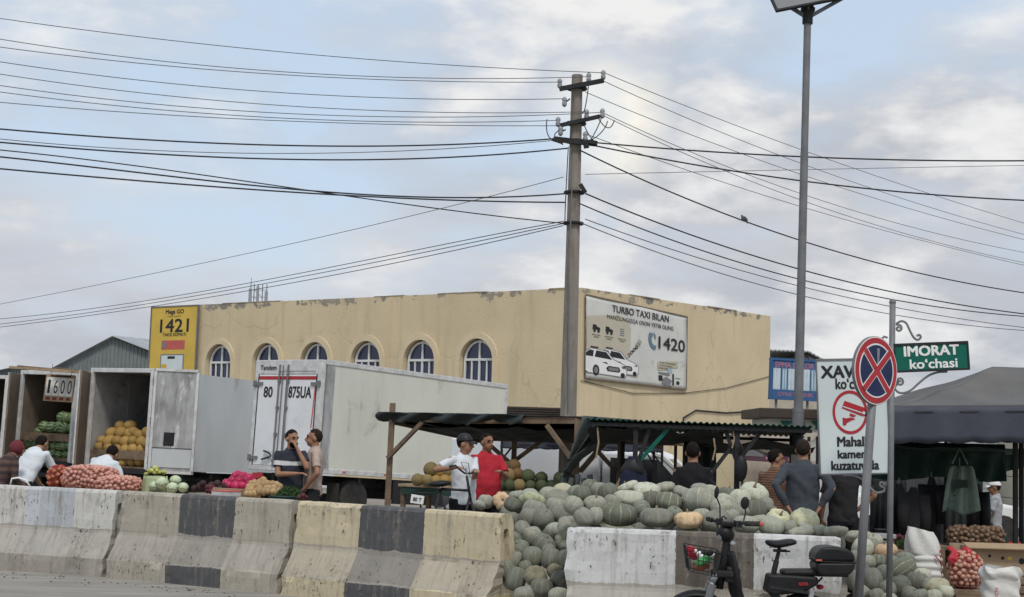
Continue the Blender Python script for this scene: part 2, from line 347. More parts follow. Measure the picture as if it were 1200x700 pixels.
def barrier(label, A, B, bands, seed, **kw):
    A, B = Vector((*A, 0)), Vector((*B, 0))
    if seed < 4: A += Vector((.07, .12, 0)); B += Vector((.07, .12, 0))
    L = (B - A).length; rz = math.atan2(B.y - A.y, B.x - A.x)
    t_ = thing('concrete_barrier', label, 'barrier', A, rz, 'concrete barriers along the road')
    nu = int(L / .045); vs_ = []; fs_ = []; k = len(PROF)
    for i in range(nu + 1):
        u = i / nu * L; e = min(u, L - u)
        for j, (y, z) in enumerate(PROF):
            p = Vector((u, y, z)); q = p * 1.0 + Vector((seed * 7.3, 0, 0))
            d = noise.noise(q * 3) * .007 + noise.noise(q * 13) * .0045
            corner = 1.0 if j in (3, 4, 15, 16, 8) else .25
            chip = max(0, noise.noise(q * 4.2 + Vector((3, 9, 1))) - .18) * .09 * corner
            ce = max(0.0, 1 - e / .14); chip += max(0, noise.noise(q * 9) * .7 + .05) * (.06 if seed < 4 else .13) * ce * ce
            if 0 < i < nu or True:
                c = Vector((L / 2, 0, .4)) - p; cy = Vector((0, -1 if y > 0 else 1, -.9 if z > .5 else -.25 if z > .15 else 0))
                p = p + Vector((0, cy.y * (chip + d) * (1 if abs(y) > .02 else 0), cy.z * (chip * .6 + d * .5)))
                p.x += (noise.noise(Vector((seed, z * 5, y * 4))) * .03 + noise.noise(Vector((seed, z * 14, y * 9))) * .02 - .02) * (1 if u > L / 2 else -1) * ce
            p.z = max(p.z, 0 if j not in (0, k - 1) else 0)
            vs_.append(p)
    for i in range(nu):
        for j in range(k - 1): fs_.append((i * k + j, i * k + j + 1, (i + 1) * k + j + 1, (i + 1) * k + j))
    # end faces with a recessed key slot
    for i, sg in ((0, -1), (nu, 1)):
        ring = [i * k + j for j in range(k)]; b0 = len(vs_)
        for j in range(k):
            y, z = PROF[j]; sc_ = .5; v = vs_[ring[j]]; vs_.append(Vector((v.x - sg * .004, v.y * (.45 if v.z > .45 else .25), .1 + v.z * .75)))
        for j in range(k): vs_.append(vs_[b0 + j] - Vector((sg * .05, 0, 0)))
        for j in range(k - 1):
            fs_.append((ring[j], ring[j + 1], b0 + j + 1, b0 + j)); fs_.append((b0 + j, b0 + j + 1, b0 + k + j + 1, b0 + k + j))
        fs_.append((ring[0], b0, b0 + k - 1, ring[k - 1])); fs_.append((b0, b0 + k, b0 + 2 * k - 1, b0 + k - 1)); fs_.append(tuple(b0 + k + j for j in range(k)))
    m = barrier_mat('barrier_concrete_%d' % seed, bands, L, **kw)
    MB().add(vs_, fs_).build('barrier_body', m, t_, smooth=False)
    # two lifting loops of rusty rebar on the top, sunk into the concrete
    return t_
Wt, Yl, Dk, Cr, Bl, Br = (.53, .518, .485), (.54, .465, .32), (.088, .09, .095), (.39, .355, .295), (.43, .45, .475), (.13, .112, .095)
barrier('whitewashed concrete barrier with a faint bluish band, leftmost beside the road', (-7.25, 18.98), (-4.53, 17.9), [(0, Wt), (.56, (.5, .52, .54)), (.63, Bl), (.8, Wt)], 1, slope_paint=.3, base_paint=.45, wear=.75, slope_tint=.15)
barrier('weathered cream concrete barrier with a charcoal painted block, second from the left', (-4.46, 17.86), (-2.30, 16.58), [(0, Cr), (.36, Dk), (.68, Cr)], 2, slope_paint=.22, base_paint=1.08, wear=.7, slope_tint=.22)
barrier('concrete barrier painted pale yellow and dark grey beside the pumpkin gap', (-2.25, 16.52), (-.03, 14.82), [(0, Yl), (.335, Dk), (.645, Yl)], 3, slope_paint=.1, base_paint=1.0, wear=.55, slope_tint=.36)
barrier('white and brown concrete barrier behind the parked electric scooter', (.51, 12.95), (2.74, 12.62), [(0, (.56, .56, .55)), (.405, Br), (.685, (.56, .56, .55))], 4, conc=(.38, .35, .3), slope_paint=.12, base_paint=.2, wear=.6)
# loose grit and crumbs of concrete along the foot of the barriers
def grit():
    b = MB(); rnd = random.Random(3)
    for A, B in (((-7.2, 18.5), (-4.6, 17.45)), ((-4.7, 17.45), (-2.55, 16.2)), ((-2.5, 16.1), (-.35, 14.5))):
        for i in range(45):
            t = rnd.random(); x = A[0] + (B[0] - A[0]) * t - abs(rnd.gauss(0, .22)) * .5; y = A[1] + (B[1] - A[1]) * t - abs(rnd.gauss(0, .3)) + .08; r = rnd.uniform(.004, .013) * (1 if rnd.random() < .96 else 2)
            b.ball((x, y, r * .5), (r * rnd.uniform(.8, 1.5), r, r * .7), 5, 4)
    tag(b.build('gravel', mat('grit', (.2, .18, .15), (.1, .09, .08), 20)), kind='stuff')
grit()
# ================================================================== yellow building
BC, BL_, BR_ = Vector((2.28, 50, 0)), Vector((-14.66, 62.7, 0)), Vector((9.90, 58.5, 0)); BH = 6.8
uL = (BC - BL_).normalized(); uR = (BR_ - BC).normalized(); nL = uL.cross(Vector((0, 0, 1))); nR = uR.cross(Vector((0, 0, 1))); ZUP = Vector((0, 0, 1))
def plaster():
    m, nt, b = base_mat('ochre_plaster'); b.inputs['Roughness'].default_value = .9; b.inputs['Specular IOR Level'].default_value = .2
    g = nd(nt, 'ShaderNodeTexCoord').outputs['Object']; z = nd(nt, 'ShaderNodeSeparateXYZ', {0: g}).outputs[2]
    n1 = nd(nt, 'ShaderNodeTexNoise', {'Vector': g, 'Scale': .5, 'Detail': 8, 'Roughness': .62}).outputs[0]
    n2 = nd(nt, 'ShaderNodeTexNoise', {'Vector': g, 'Scale': 1.5, 'Detail': 9, 'Roughness': .68, 'Distortion': .3}).outputs[0]
    st = nd(nt, 'ShaderNodeMapping', {'Vector': g, 'Scale': (1.6, 1.6, .16)}).outputs[0]
    n3 = nd(nt, 'ShaderNodeTexNoise', {'Vector': st, 'Scale': 1.8, 'Detail': 7}).outputs[0]
    c = mix(nt, ramp(nt, n1, [(.38, 0.), (.64, 1.)]), (.62, .515, .34), (.56, .465, .31))
    c = mix(nt, ramp(nt, n3, [(.52, 0.), (.72, .5)]), c, (.43, .355, .24))
    c = mix(nt, ramp(nt, n2, [(.6, 0.), (.7, .35)]), c, (.42, .35, .25))
    top = ramp(nt, mth(nt, 'ADD', z, 0), [(0, 0), (1, 1)]) if False else mth(nt, 'MULTIPLY', mth(nt, 'SUBTRACT', z, 6.0), 1.5, True)
    lo = nd(nt, 'ShaderNodeTexNoise', {'Vector': g, 'Scale': .34, 'Detail': 2}).outputs[0]
    pe = mth(nt, 'ADD', mth(nt, 'ADD', n2, mth(nt, 'MULTIPLY', mth(nt, 'SUBTRACT', lo, .5), .5)), mth(nt, 'MULTIPLY', mth(nt, 'SUBTRACT', top, 1.0), .45))
    pk = ramp(nt, pe, [(.522, 0.), (.535, 1.)])
    c = mix(nt, pk, c, mix(nt, ramp(nt, n1, [(.4, 0.), (.6, 1.)]), (.2, .185, .17), (.33, .29, .23)))
    cr = nd(nt, 'ShaderNodeTexVoronoi', {'Vector': nd(nt, 'ShaderNodeVectorMath', {0: g, 1: nd(nt, 'ShaderNodeTexNoise', {'Vector': g, 'Scale': 1.2, 'Detail': 6}).outputs[1]}, operation='ADD').outputs[0], 'Scale': .16}, feature='DISTANCE_TO_EDGE').outputs[0]
    c = mix(nt, mth(nt, 'MULTIPLY', ramp(nt, cr, [(.0, 1.), (.0016, 0.)]), .3), c, (.2, .16, .1))
    setc(nt, b, c)
    bump(nt, b, mth(nt, 'SUBTRACT', mth(nt, 'MULTIPLY', nd(nt, 'ShaderNodeTexNoise', {'Vector': g, 'Scale': 14, 'Detail': 6}).outputs[0], .4), mth(nt, 'MULTIPLY', pk, .8)), .5, .04)
    return m
M['plaster'] = plaster(); M['surround'] = mat('surround', (.65, .545, .37), (.58, .485, .33), 2, .9)
bld = thing('yellow_building', 'long ochre plastered hall with arched windows and taxi banners behind the trucks', 'building', BC)
def lf(px, py):   # point on the long left facade -> (u from left end, z)
    p = onplane(px, py, BC, nL); return (p - BL_).dot(uL), p.z
LL = (BC - BL_).length
wins = [(258.4, 360, 245.7, 270.6), (313.5, 0, 302, 325.5), (370, 0, 358.8, 382.5), (430.5, 0, 416.5, 445), (493.5, 0, 475.5, 512), (561, 0, 542, 580)]
WZ = []
for i, (c, _, a, b_) in enumerate(wins):
    u0, _z = lf(a, 430); u1, _z = lf(b_, 430); WZ.append(((u0 + u1) / 2 - .1, .66))
ztop = lf(493, 400)[1]; zspr = ztop - .72; zsill = zspr - 1.35
NA = 16
M['coping'] = mat('coping', (.42, .34, .22), (.25, .22, .18), 3, .9)
def facade():
    b = MB(); P = lambda u, z, d=0: BL_ + uL * u + ZUP * z - nL * d
    xs = [0] + [c for c, a in WZ]; edges = [0] + [(WZ[i][0] + WZ[i + 1][0]) / 2 for i in range(len(WZ) - 1)] + [LL]
    for i, (c, a) in enumerate(WZ):
        x0, x1 = edges[i], edges[i + 1]; a += .06
        q = lambda l: b.add([P(*k) for k in l], [tuple(range(len(l)))])
        q([(x0, 0), (c - a, 0), (c - a, zspr), (c - a, BH), (x0, BH)]); q([(c + a, 0), (x1, 0), (x1, BH), (c + a, BH), (c + a, zspr)]); q([(c - a, 0), (c + a, 0), (c + a, zsill), (c - a, zsill)])
        arc = [(c - a * math.cos(math.pi * k / NA), zspr + (a + .06) * math.sin(math.pi * k / NA)) for k in range(NA + 1)]
        for k in range(NA): q([arc[k], arc[k + 1], (arc[k + 1][0], BH), (arc[k][0], BH)])
        loop = [(c - a, zsill)] + arc + [(c + a, zsill)]
        for k in range(len(loop) - 1):
            (p, z), (r, w) = loop[k], loop[k + 1]; b.add([P(p, z), P(r, w), P(r, w, .28), P(p, z, .28)], [(0, 1, 2, 3)])
        b.add([P(c - a, zsill), P(c + a, zsill), P(c + a, zsill, .28), P(c - a, zsill, .28)], [(0, 1, 2, 3)])
    # right facade, back walls, parapet thickness
    D = BL_ + (BR_ - BC); T = .3
    top = [BL_, BC, BR_, D]; ctr = (BL_ + BR_) / 2
    for i, p in ((1, BC), (2, BR_), (3, D)):
        q_ = top[(i + 1) % 4]; b.add([p, q_, q_ + ZUP * BH, p + ZUP * BH], [(0, 1, 2, 3)])
    inn = [p + (ctr - p).normalized() * .45 for p in top]
    for i in range(4):
        p, q_, pi_, qi = top[i], top[(i + 1) % 4], inn[i], inn[(i + 1) % 4]
        b.add([p + ZUP * BH, q_ + ZUP * BH, qi + ZUP * BH, pi_ + ZUP * BH], [(0, 1, 2, 3)]); b.add([pi_ + ZUP * BH, qi + ZUP * BH, qi + ZUP * (BH - .6), pi_ + ZUP * (BH - .6)], [(0, 1, 2, 3)])
    b.build('wall', M['plaster'], bld, world=True)
    MB().add([p + ZUP * (BH - .55) for p in inn], [(0, 1, 2, 3)]).build('roof', M['metal_grey'], bld, world=True)
    # worn coping: short mortar caps along the parapet edge, some missing
    rnd = random.Random(5)
    for A, u, L, n in ((BL_, uL, LL, nL), (BC, uR, (BR_ - BC).length, nR)):
        x = .0
        while x < L - .3:
            l = rnd.uniform(.35, 1.1); l = min(l, L - x)
            if rnd.random() < .2: MB().bar(A + u * x + ZUP * (BH + .012) - n * .15, A + u * (x + l - .015) + ZUP * (BH + .012 + rnd.uniform(-.008, .008)) - n * .15, .34 + rnd.uniform(-.02, .03), rnd.uniform(.02, .03)).build('coping', M['coping'], bld, world=True)
            x += l
facade()
for c, a in WZ:
    P = lambda u, z, d: BL_ + uL * u + ZUP * z - nL * d
    # raised plaster surround
    s = MB(); arcs = []
    for r0, r1 in ((a + .055, a + .27),):
        pts = [(c - r1, zsill)] + [(c - r1 * math.cos(math.pi * k / NA), zspr + (r1 + .06) * math.sin(math.pi * k / NA)) for k in range(NA + 1)] + [(c + r1, zsill)]
        pin = [(c - r0, zsill)] + [(c - r0 * math.cos(math.pi * k / NA), zspr + (r0 + .06) * math.sin(math.pi * k / NA)) for k in range(NA + 1)] + [(c + r0, zsill)]
        for k in range(len(pts) - 1):
            q = [pts[k], pts[k + 1], pin[k + 1], pin[k]]; s.add([P(x, z, -.055) for x, z in q] + [P(x, z, .01) for x, z in q], [(0, 1, 2, 3), (4, 5, 6, 7), (0, 1, 5, 4), (1, 2, 6, 5), (2, 3, 7, 6), (3, 0, 4, 7)])
    s.build('window_surround', M['surround'], bld, world=True)
    f = MB(); w = .045; D = .2; O = P(0, 0, D)
    def arc(r, n=NA): return [(c - r * math.cos(math.pi * k / n), zspr + (r + .06) * math.sin(math.pi * k / n)) for k in range(n + 1)]
    o_, i_ = [(c - a, zsill)] + arc(a) + [(c + a, zsill)], [(c - a + .07, zsill)] + arc(a - .07) + [(c + a - .07, zsill)]
    for k in range(len(o_) - 1): f.prism([o_[k], o_[k + 1], i_[k + 1], i_[k]], O, uL, ZUP, .06)
    zt = zspr + .06
    f.prism(rect(c, (zsill + zt) / 2 + .36, .07, 2 * (.36 + (zt - zsill) / 2) - .04 - .04), O, uL, ZUP, .052); f.prism(rect(c, zt, 2 * a - .12, .08), O, uL, ZUP, .056); f.prism(rect(c, zsill + .04, 2 * a - .1, .08), O, uL, ZUP, .058)
    for k in (-.33, .33): f.prism(rect(c + k * a * 1.5, (zsill + zt) / 2, .05, zt - zsill - .1), O, uL, ZUP, .05)
    fr = f.build('window', M['white_paint'], bld, world=True)
    O2 = P(0, 0, D + .012)
    half = [q for q in arc(a - .05)]
    for sg in (-1, 1):
        pts = [q for q in half if (q[0] - c) * sg >= -1e-6]; pts = ([(c, zt)] if sg < 0 else []) + pts + ([(c, zt)] if sg > 0 else [])
        MB().prism(pts, O2, uL, ZUP, .006).build('pane', M['glass'], fr, world=True)
        MB().prism(rect(c + sg * (a - .05) / 2, (zsill + zt) / 2, a - .06, zt - zsill), O2, uL, ZUP, .006).build('pane', M['glass'], fr, world=True)
    MB().prism(rect(c, (zsill + zt) / 2 + .3, 2 * a + .3, zt - zsill + 1.5), P(0, 0, .9), uL, ZUP, .01).build('dark_sheet', M['black'], bld, world=True)  # plain black sheet set behind the panes
# down cable and fixing holes
MB().tube([BL_ + uL * lf(457, 400)[0] + nL * .02 + ZUP * z for z in (2.0, 4.0, 6.7)], .025, 5).build('conduit', M['plaster'], bld, world=True)
# ---------------------------------------------------------- left banner (1421)
u0, zt0 = lf(181.5, 361); u1, zt1 = lf(236, 359); _, zb_ = lf(200, 434); O = BL_ + nL * .1
zt0 = (zt0 + zt1) / 2 + .02; W_ = u1 - u0; HB = 3.6
ban = thing('taxi_banner', 'tall yellow advertising banner with 1421 at the left end of the building', 'banner', O + uL * ((u0 + u1) / 2))
MB().prism(rect((u0 + u1) / 2, zt0 - HB / 2, W_, HB), O, uL, ZUP, .06).build('panel', mat('banner_yellow', (.66, .46, .09), (.56, .39, .08), 1.2, .6, dirt=(.4, .3, .1), dsc=2, dth=.62), ban, world=True)
fm = MB()
for xx, ww in ((u0, .06), (u1, .06)): fm.prism(rect(xx, zt0 - HB / 2, ww, HB + .05), O, uL, ZUP, .085)
fm.prism(rect((u0 + u1) / 2, zt0, W_ - .07, .05), O, uL, ZUP, .08); fm.build('frame', M['metal_grey'], ban, world=True)
def lfp(px, py): return lf(px, py)
def ltxt(s, px, py, wpx, hpx, m, bold=0, par=None):
    x, z = lf(px, py); xa, _ = lf(px - wpx / 2, py); xb, _ = lf(px + wpx / 2, py); _, za = lf(px, py - hpx / 2); _, zb2 = lf(px, py + hpx / 2)
    text(s, m, O + nL * .06, uL, ZUP, x, z, xb - xa, za - zb2, par or ban, bold=bold, proud=.006)
ltxt('Mega GO', 208.5, 366.5, 21, 6.5, M['ink'], .02); ltxt('TAKSI XIZMATI', 208, 371.3, 16, 1.6, M['ink'])
ltxt('1421', 208, 382, 33, 15, M['ink'], .018); ltxt('TAKSI XIZMATI', 208, 392.6, 27, 3.6, M['ink'], .02)
def lrect(nm, m, px, py, w, h, proud=.066):
    xa, z = lf(px - w / 2, py); xb, _ = lf(px + w / 2, py); _, za = lf(px, py - h / 2); _, zb2 = lf(px, py + h / 2)
    return flat(nm, m, O, uL, ZUP, rect((xa + xb) / 2, (za + zb2) / 2, xb - xa, za - zb2), ban, proud=proud)
lrect('print', M['red_light'], 206.5, 404.6, 27, 10.5); lrect('print', M['ink_grey'], 196, 404.6, 4.5, 8, .07)
ltxt('telegram kanal', 209, 402.5, 18, 2, M['white_print']); ltxt('qulay', 208, 406.5, 15, 2, M['white_print'])
lrect('print', M['ink_grey'], 205, 428, 27.5, 25); lrect('print', M['board'], 205, 428.5, 25, 23, .07); lrect('print', M['ink'], 204.5, 419.5, 8.5, 3, .074)
lrect('print', mat('cab_yellow', (.6, .38, .03)), 196, 429.5, 6, 4, .074); ltxt('Mega taxi', 209, 428.5, 10, 2.2, M['ink'])
# ---------------------------------------------------------- right banner (1420)
def rf(px, py): p = onplane(px, py, BC, nR); return (p - BC).dot(uR), p.z
RO = BC + nR * .05
c4 = [rf(684.5, 345.5), rf(803.5, 371.5), rf(802.5, 457), rf(684, 443.5)]
bn2 = thing('taxi_banner', 'wide pale banner with 1420 and white taxi cars on the right wall', 'banner', BC + uR * c4[0][0])
def bil(s, t):   # s right, t up
    a = Vector(c4[3]).lerp(Vector(c4[2]), s); b_ = Vector(c4[0]).lerp(Vector(c4[1]), s); return a.lerp(b_, t)
WX = (bil(1, .5) - bil(0, .5)).length; HX = (bil(.5, 1) - bil(.5, 0)).length
b2 = MB()
def bf(u, v):
    p = bil(u, v); return RO + uR * p.x + ZUP * p.y + nR * (.02 + .012 * math.sin(u * 9 + v * 3) * math.sin(v * 7 + 1))
b2.grid(bf, 24, 18).build('sheet', mat('banner_white', (.62, .62, .58), (.55, .55, .52), 1, .6, dirt=(.42, .4, .36), dsc=1.2, dth=.58), bn2, world=True, smooth=True, solid=.004)
e = MB()
for s in range(4):
    q = [(0, 0), (1, 0), (1, 1), (0, 1)]; a, b_ = bil(*q[s]), bil(*q[(s + 1) % 4]); e.bar(RO + uR * a.x + ZUP * a.y + nR * .02, RO + uR * b_.x + ZUP * b_.y + nR * .02, .035, .035)
e.build('batten', M['wood'], bn2, world=True)
dv = (bil(1, .5) - bil(0, .5)).normalized(); BX = (uR * dv.x + ZUP * dv.y); up2 = (bil(.5, 1) - bil(.5, 0)).normalized(); BZ = uR * up2.x + ZUP * up2.y; o2 = bil(0, 0); BO = RO + uR * o2.x + ZUP * o2.y + nR * .036
U = lambda s: s * WX; V = lambda t: t * HX
def btxt(s, x, z, w, h, m=None, bold=.01, rot=0): text(s, m or M['ink'], BO, BX, BZ, U(x), V(z), U(w), V(h), bn2, bold=bold, proud=.008, rot=rot)
def bfl(m, pts, pr=.004): return flat('print', m, BO, BX, BZ, [(U(a), V(b_)) for a, b_ in pts], bn2, proud=pr)
bfl(mat('banner_cream', (.5, .46, .36), (.46, .42, .34), 1, .6), [(.005, .33), (.2, .33), (.40, .33), (.42, .5), (.42, .7), (.39, .8), (.3, .85), (.005, .77)], .0005)
btxt('TURBO TAXI BILAN', .52, .92, .56, .085, bold=.015); btxt('MANZILINGIZGA OSON YETIB OLING', .52, .805, .66, .05, bold=.012)
btxt('1420', .835, .595, .27, .155, bold=.018)
ph = M['ink_grey']; pm_ = mat('phone_blue', (.13, .2, .27))
bfl(pm_, [(.605, .70), (.635, .70), (.64, .66), (.622, .64), (.632, .57), (.655, .54), (.675, .55), (.67, .5), (.648, .49), (.615, .53), (.598, .6), (.597, .66)]); bfl(pm_, [(.648, .71), (.665, .68), (.67, .63), (.66, .63), (.655, .67), (.644, .7)])
for x in (.09, .21, .335):
    if x < .3: bfl(M['ink'], ell(x - .015, .60, .012, .018)); bfl(M['ink'], ell(x + .022, .60, .012, .018)); bfl(M['ink'], [(x - .035, .615), (x + .04, .615), (x + .035, .65), (x + .01, .655), (x, .68), (x - .03, .68)])
    else:
        for k in range(4): bfl(M['ink_grey'], rect(x, .60 + k * .026, .04, .015))
    btxt('xizmat', x, .555, .08, .022, bold=0); btxt('tez', x, .528, .05, .02, bold=0)
btxt('2000', .44, .425, .12, .045, bold=.02, rot=.62); bfl(mat('note', (.36, .35, .27)), [(.46, .5), (.485, .47), (.53, .56), (.505, .595)]); bfl(M['ink_grey'], [(.485, .53), (.505, .505), (.515, .525), (.495, .55)], .006)
def car(dx, dz, s, order):
    A = lambda l: [(dx + a * s, dz + b_ * s * 1.25) for a, b_ in l]; k = .0045 + order
    bfl(M['ink_grey'], A([(-.02, .03), (.01, .0), (.5, -.005), (.53, .05), (.53, .16), (.46, .2), (.36, .235), (.27, .34), (.05, .35), (-.02, .3)]), k)
    bfl(M['white_print'], A([(-.01, .04), (.02, .015), (.5, .01), (.52, .06), (.52, .155), (.45, .19), (.35, .225), (.26, .33), (.05, .34), (-.01, .29)]), k + .002)
    bfl(M['ink'], A([(.10, .235), (.33, .225), (.25, .32), (.12, .325)]), k + .004); bfl(M['ink'], A([(-.01, .235), (.08, .235), (.09, .32), (.04, .325), (-.01, .28)]), k + .004)
    bfl(M['ink'], A([(.27, .06), (.42, .06), (.44, .09), (.42, .135), (.28, .135), (.25, .1)]), k + .004); bfl(M['ink_grey'], A([(.29, .075), (.41, .075), (.42, .095), (.41, .12), (.29, .12), (.275, .1)]), k + .006)
    bfl(M['ink'], A([(.2, .17), (.28, .155), (.25, .185)]), k + .004); bfl(M['ink'], A([(.45, .15), (.51, .14), (.50, .165)]), k + .004)
    bfl(M['ink'], A(ell(.12, .055, .043, .075)), k + .005); bfl(M['ink_grey'], A(ell(.12, .055, .025, .045)), k + .007); bfl(M['ink'], A(ell(.47, .03, .03, .035)), k + .003); bfl(M['ink'], A(rect(.1, .365, .1, .022)), k)
car(.15, .115, .66, -.003); car(.005, .07, .72, .0005)
bfl(mat('label_card', (.46, .43, .33)), [(.69, .335), (.9, .385), (.9, .3), (.79, .275), (.79, .25), (.69, .23)]); btxt('TAXI CHAQIRISH', .79, .335, .17, .026, rot=.0, bold=.01); btxt('ILOVASINI', .775, .3, .13, .024, bold=.01); btxt('YUKLAB OLING', .745, .265, .1, .024, bold=.01)
bfl(M['ink'], [(.70, .1), (.74, .1), (.74, .17), (.70, .17)]); bfl(M['ink_grey'], [(.7, .19), (.8, .17), (.82, .19), (.8, .215), (.7, .21)]); bfl(M['ink_grey'], [(.73, .06), (.82, .06), (.84, .12), (.78, .16), (.74, .13)], .003)
bfl(M['ink'], rect(.85, .135, .018, .15)); bfl(M['ink'], ell(.9, .1, .018, .025)); bfl(M['ink_grey'], ell(.9, .16, .03, .006)); bfl(mat('pump_blue', (.35, .42, .46)), rect(.815, .245, .05, .06)); btxt('1000 ballar', .79, .045, .1, .02, bold=0); btxt('Buyurtma bering', .79, .015, .14, .018, bold=0)
# thin cable drooping across the wall, thicker one above the stall roof
for nm, pts, r in (('cable', [(680, 446), (740, 461), (800, 461), (850, 455), (902, 441)], .012), ('cable', [(800, 495), (800, 490), (815, 481), (850, 484), (888, 482)], .03)):
    MB().tube([BC + uR * rf(*p)[0] + ZUP * rf(*p)[1] + nR * (.03 if r < .02 else .035) for p in pts], r, 5).build(nm, M['metal_dark'], bld, world=True)
# rooftop aerial cluster
ap = at(303, 352, 64); ae = thing('roof_antenna', 'cellular aerial panels on a lattice frame on the roof edge', 'antenna', (ap.x, ap.y, BH - .55))
for dx, w, h0, h1 in ((-.36, .13, .45, 1.45), (-.05, .11, .3, 1.55), (.31, .13, .4, 1.35)): MB().box((dx, 0, (h0 + h1) / 2 + .1), (w, .09, h1 - h0)).build('panel_aerial', M['insul'], ae, bevel=.015)
la = MB()
for dx in (-.36, -.22, -.05, .13, .31): la.tube([(dx, .1, 0), (dx, .1, 1.75)], .02, 6)
for z in (.5, .85, 1.2, 1.5): la.tube([(-.36, .1, z), (.31, .1, z)], .012, 5); la.tube([(-.22, .1, z), (.13, .1, z - .3)], .01, 5)
la.tube([(-.36, .1, 1.7), (-.36, .1, 2.0)], .012, 5); la.build('lattice', M['metal_grey'], ae)
# ================================================================== grey gabled shed behind the left trucks
def gable(label, pl, pr, pk, Y, depth_px, wallm, roofm, name='shed'):
    a, b_, k = at(*pl, Y), at(*pr, Y), at(*pk, Y); t_ = thing(name, label, 'shed', (a.x, Y, 0))
    dv_ = Vector((depth_px[0], depth_px[1], 0))
    w = MB(); n = int((b_.x - a.x) / .16); zt = lambda x: a.z + (k.z - a.z) * (x - a.x) / (k.x - a.x) if x < k.x else k.z + (b_.z - k.z) * (x - k.x) / (b_.x - k.x)
    for i in range(n):
        x0 = a.x + (b_.x - a.x) * i / n; x1 = a.x + (b_.x - a.x) * (i + 1) / n; xm = x0 * .45 + x1 * .55
        for p, q, d0, d1 in ((x0, xm, 0, 0), (xm, xm + .02, 0, .04), (xm + .02, x1 - .02, .04, .04), (x1 - .02, x1, .04, 0)):
            w.add([(p, Y - d0, 0), (q, Y - d1, 0), (q, Y - d1, zt(q)), (p, Y - d0, zt(p))], [(0, 1, 2, 3)])
    w.build('wall', wallm, t_, world=True)
    for e0, e1 in ((a - Vector((.35, .25, .12)), k + Vector((0, -.25, .06))), (k + Vector((0.004, -.25, .055)), b_ + Vector((.4, -.25, -.1)))):
        r = MB(); ns = 46
        def fn(u, v, e0=e0, e1=e1): return e0.lerp(e1, v) + dv_ * u + Vector((0, 0, .025 * abs(math.sin(u * 23 * math.pi))))
        r.grid(fn, ns * 2, 2).build('roof', roofm, t_, world=True, solid=.02)
    return t_
M['shed_wall'] = mat('shed_wall', (.2, .23, .235), (.16, .185, .19), 2, .6, dirt=(.12, .12, .12), dsc=1.5, dth=.62); M['shed_roof'] = mat('shed_roof', (.34, .37, .38), (.27, .3, .31), 2, .5)
gable('grey corrugated metal shed with a low gable behind the melon truck', (66, 432), (206, 424), (133, 396), 66, (9, 14), M['shed_wall'], M['shed_roof'])
gable('far low shed with a pale metal roof at the left edge', (-60, 446), (66, 446), (22, 431), 74, (10, 12), M['shed_wall'], M['shed_roof'])
# ================================================================== trucks
def plywood(name, c1, c2): return mat(name, c1, c2, 2.2, .85, .15, 30, dirt=tuple(k * .5 for k in c2), dsc=1.6, dth=.57)
M['ply_brown'] = plywood('ply_brown', (.21, .165, .125), (.15, .118, .09)); M['ply_grey'] = plywood('ply_grey', (.36, .36, .355), (.27, .265, .255))
M['box_grey'] = mat('box_grey', (.5, .52, .525), (.43, .45, .455), 1.2, .55, dirt=(.28, .28, .27), dsc=1.3, dth=.6, stretch=(1, 1, .4)); M['box_cream'] = mat('box_cream', (.63, .63, .555), (.57, .57, .5), 1.0, .5, dirt=(.38, .38, .33), dsc=1.1, dth=.61, stretch=(1, 1, .5))
M['zinc'] = mat('zinc', (.43, .43, .43), (.24, .235, .23), 5, .5, .1, 20, .2, dirt=(.62, .62, .61), dsc=3.2, dth=.54, stretch=(1, 1, .35))
M['door_white'] = mat('door_white', (.72, .74, .76), (.66, .68, .7), 1.5, .45, dirt=(.5, .5, .49), dsc=1.4, dth=.6)
def wheel(t_, x, y, z, r=.4, w=.24):
    ty = MB().lathe([(r * .6, -w / 2), (r * .9, -w / 2), (r, -w * .36), (r, w * .36), (r * .9, w / 2), (r * .6, w / 2)], (x, y, z), 'x', 24).build('wheel', M['rubber'], t_, smooth=False)
    MB().lathe([(.0, -w * .3), (r * .3, -w * .32), (r * .35, -w * .42), (r * .6, -w * .46), (r * .6, w * .46), (r * .35, w * .42), (r * .3, w * .32), (0, w * .3)], (x, y, z), 'x', 18).build('rim', M['frame_white'], ty)
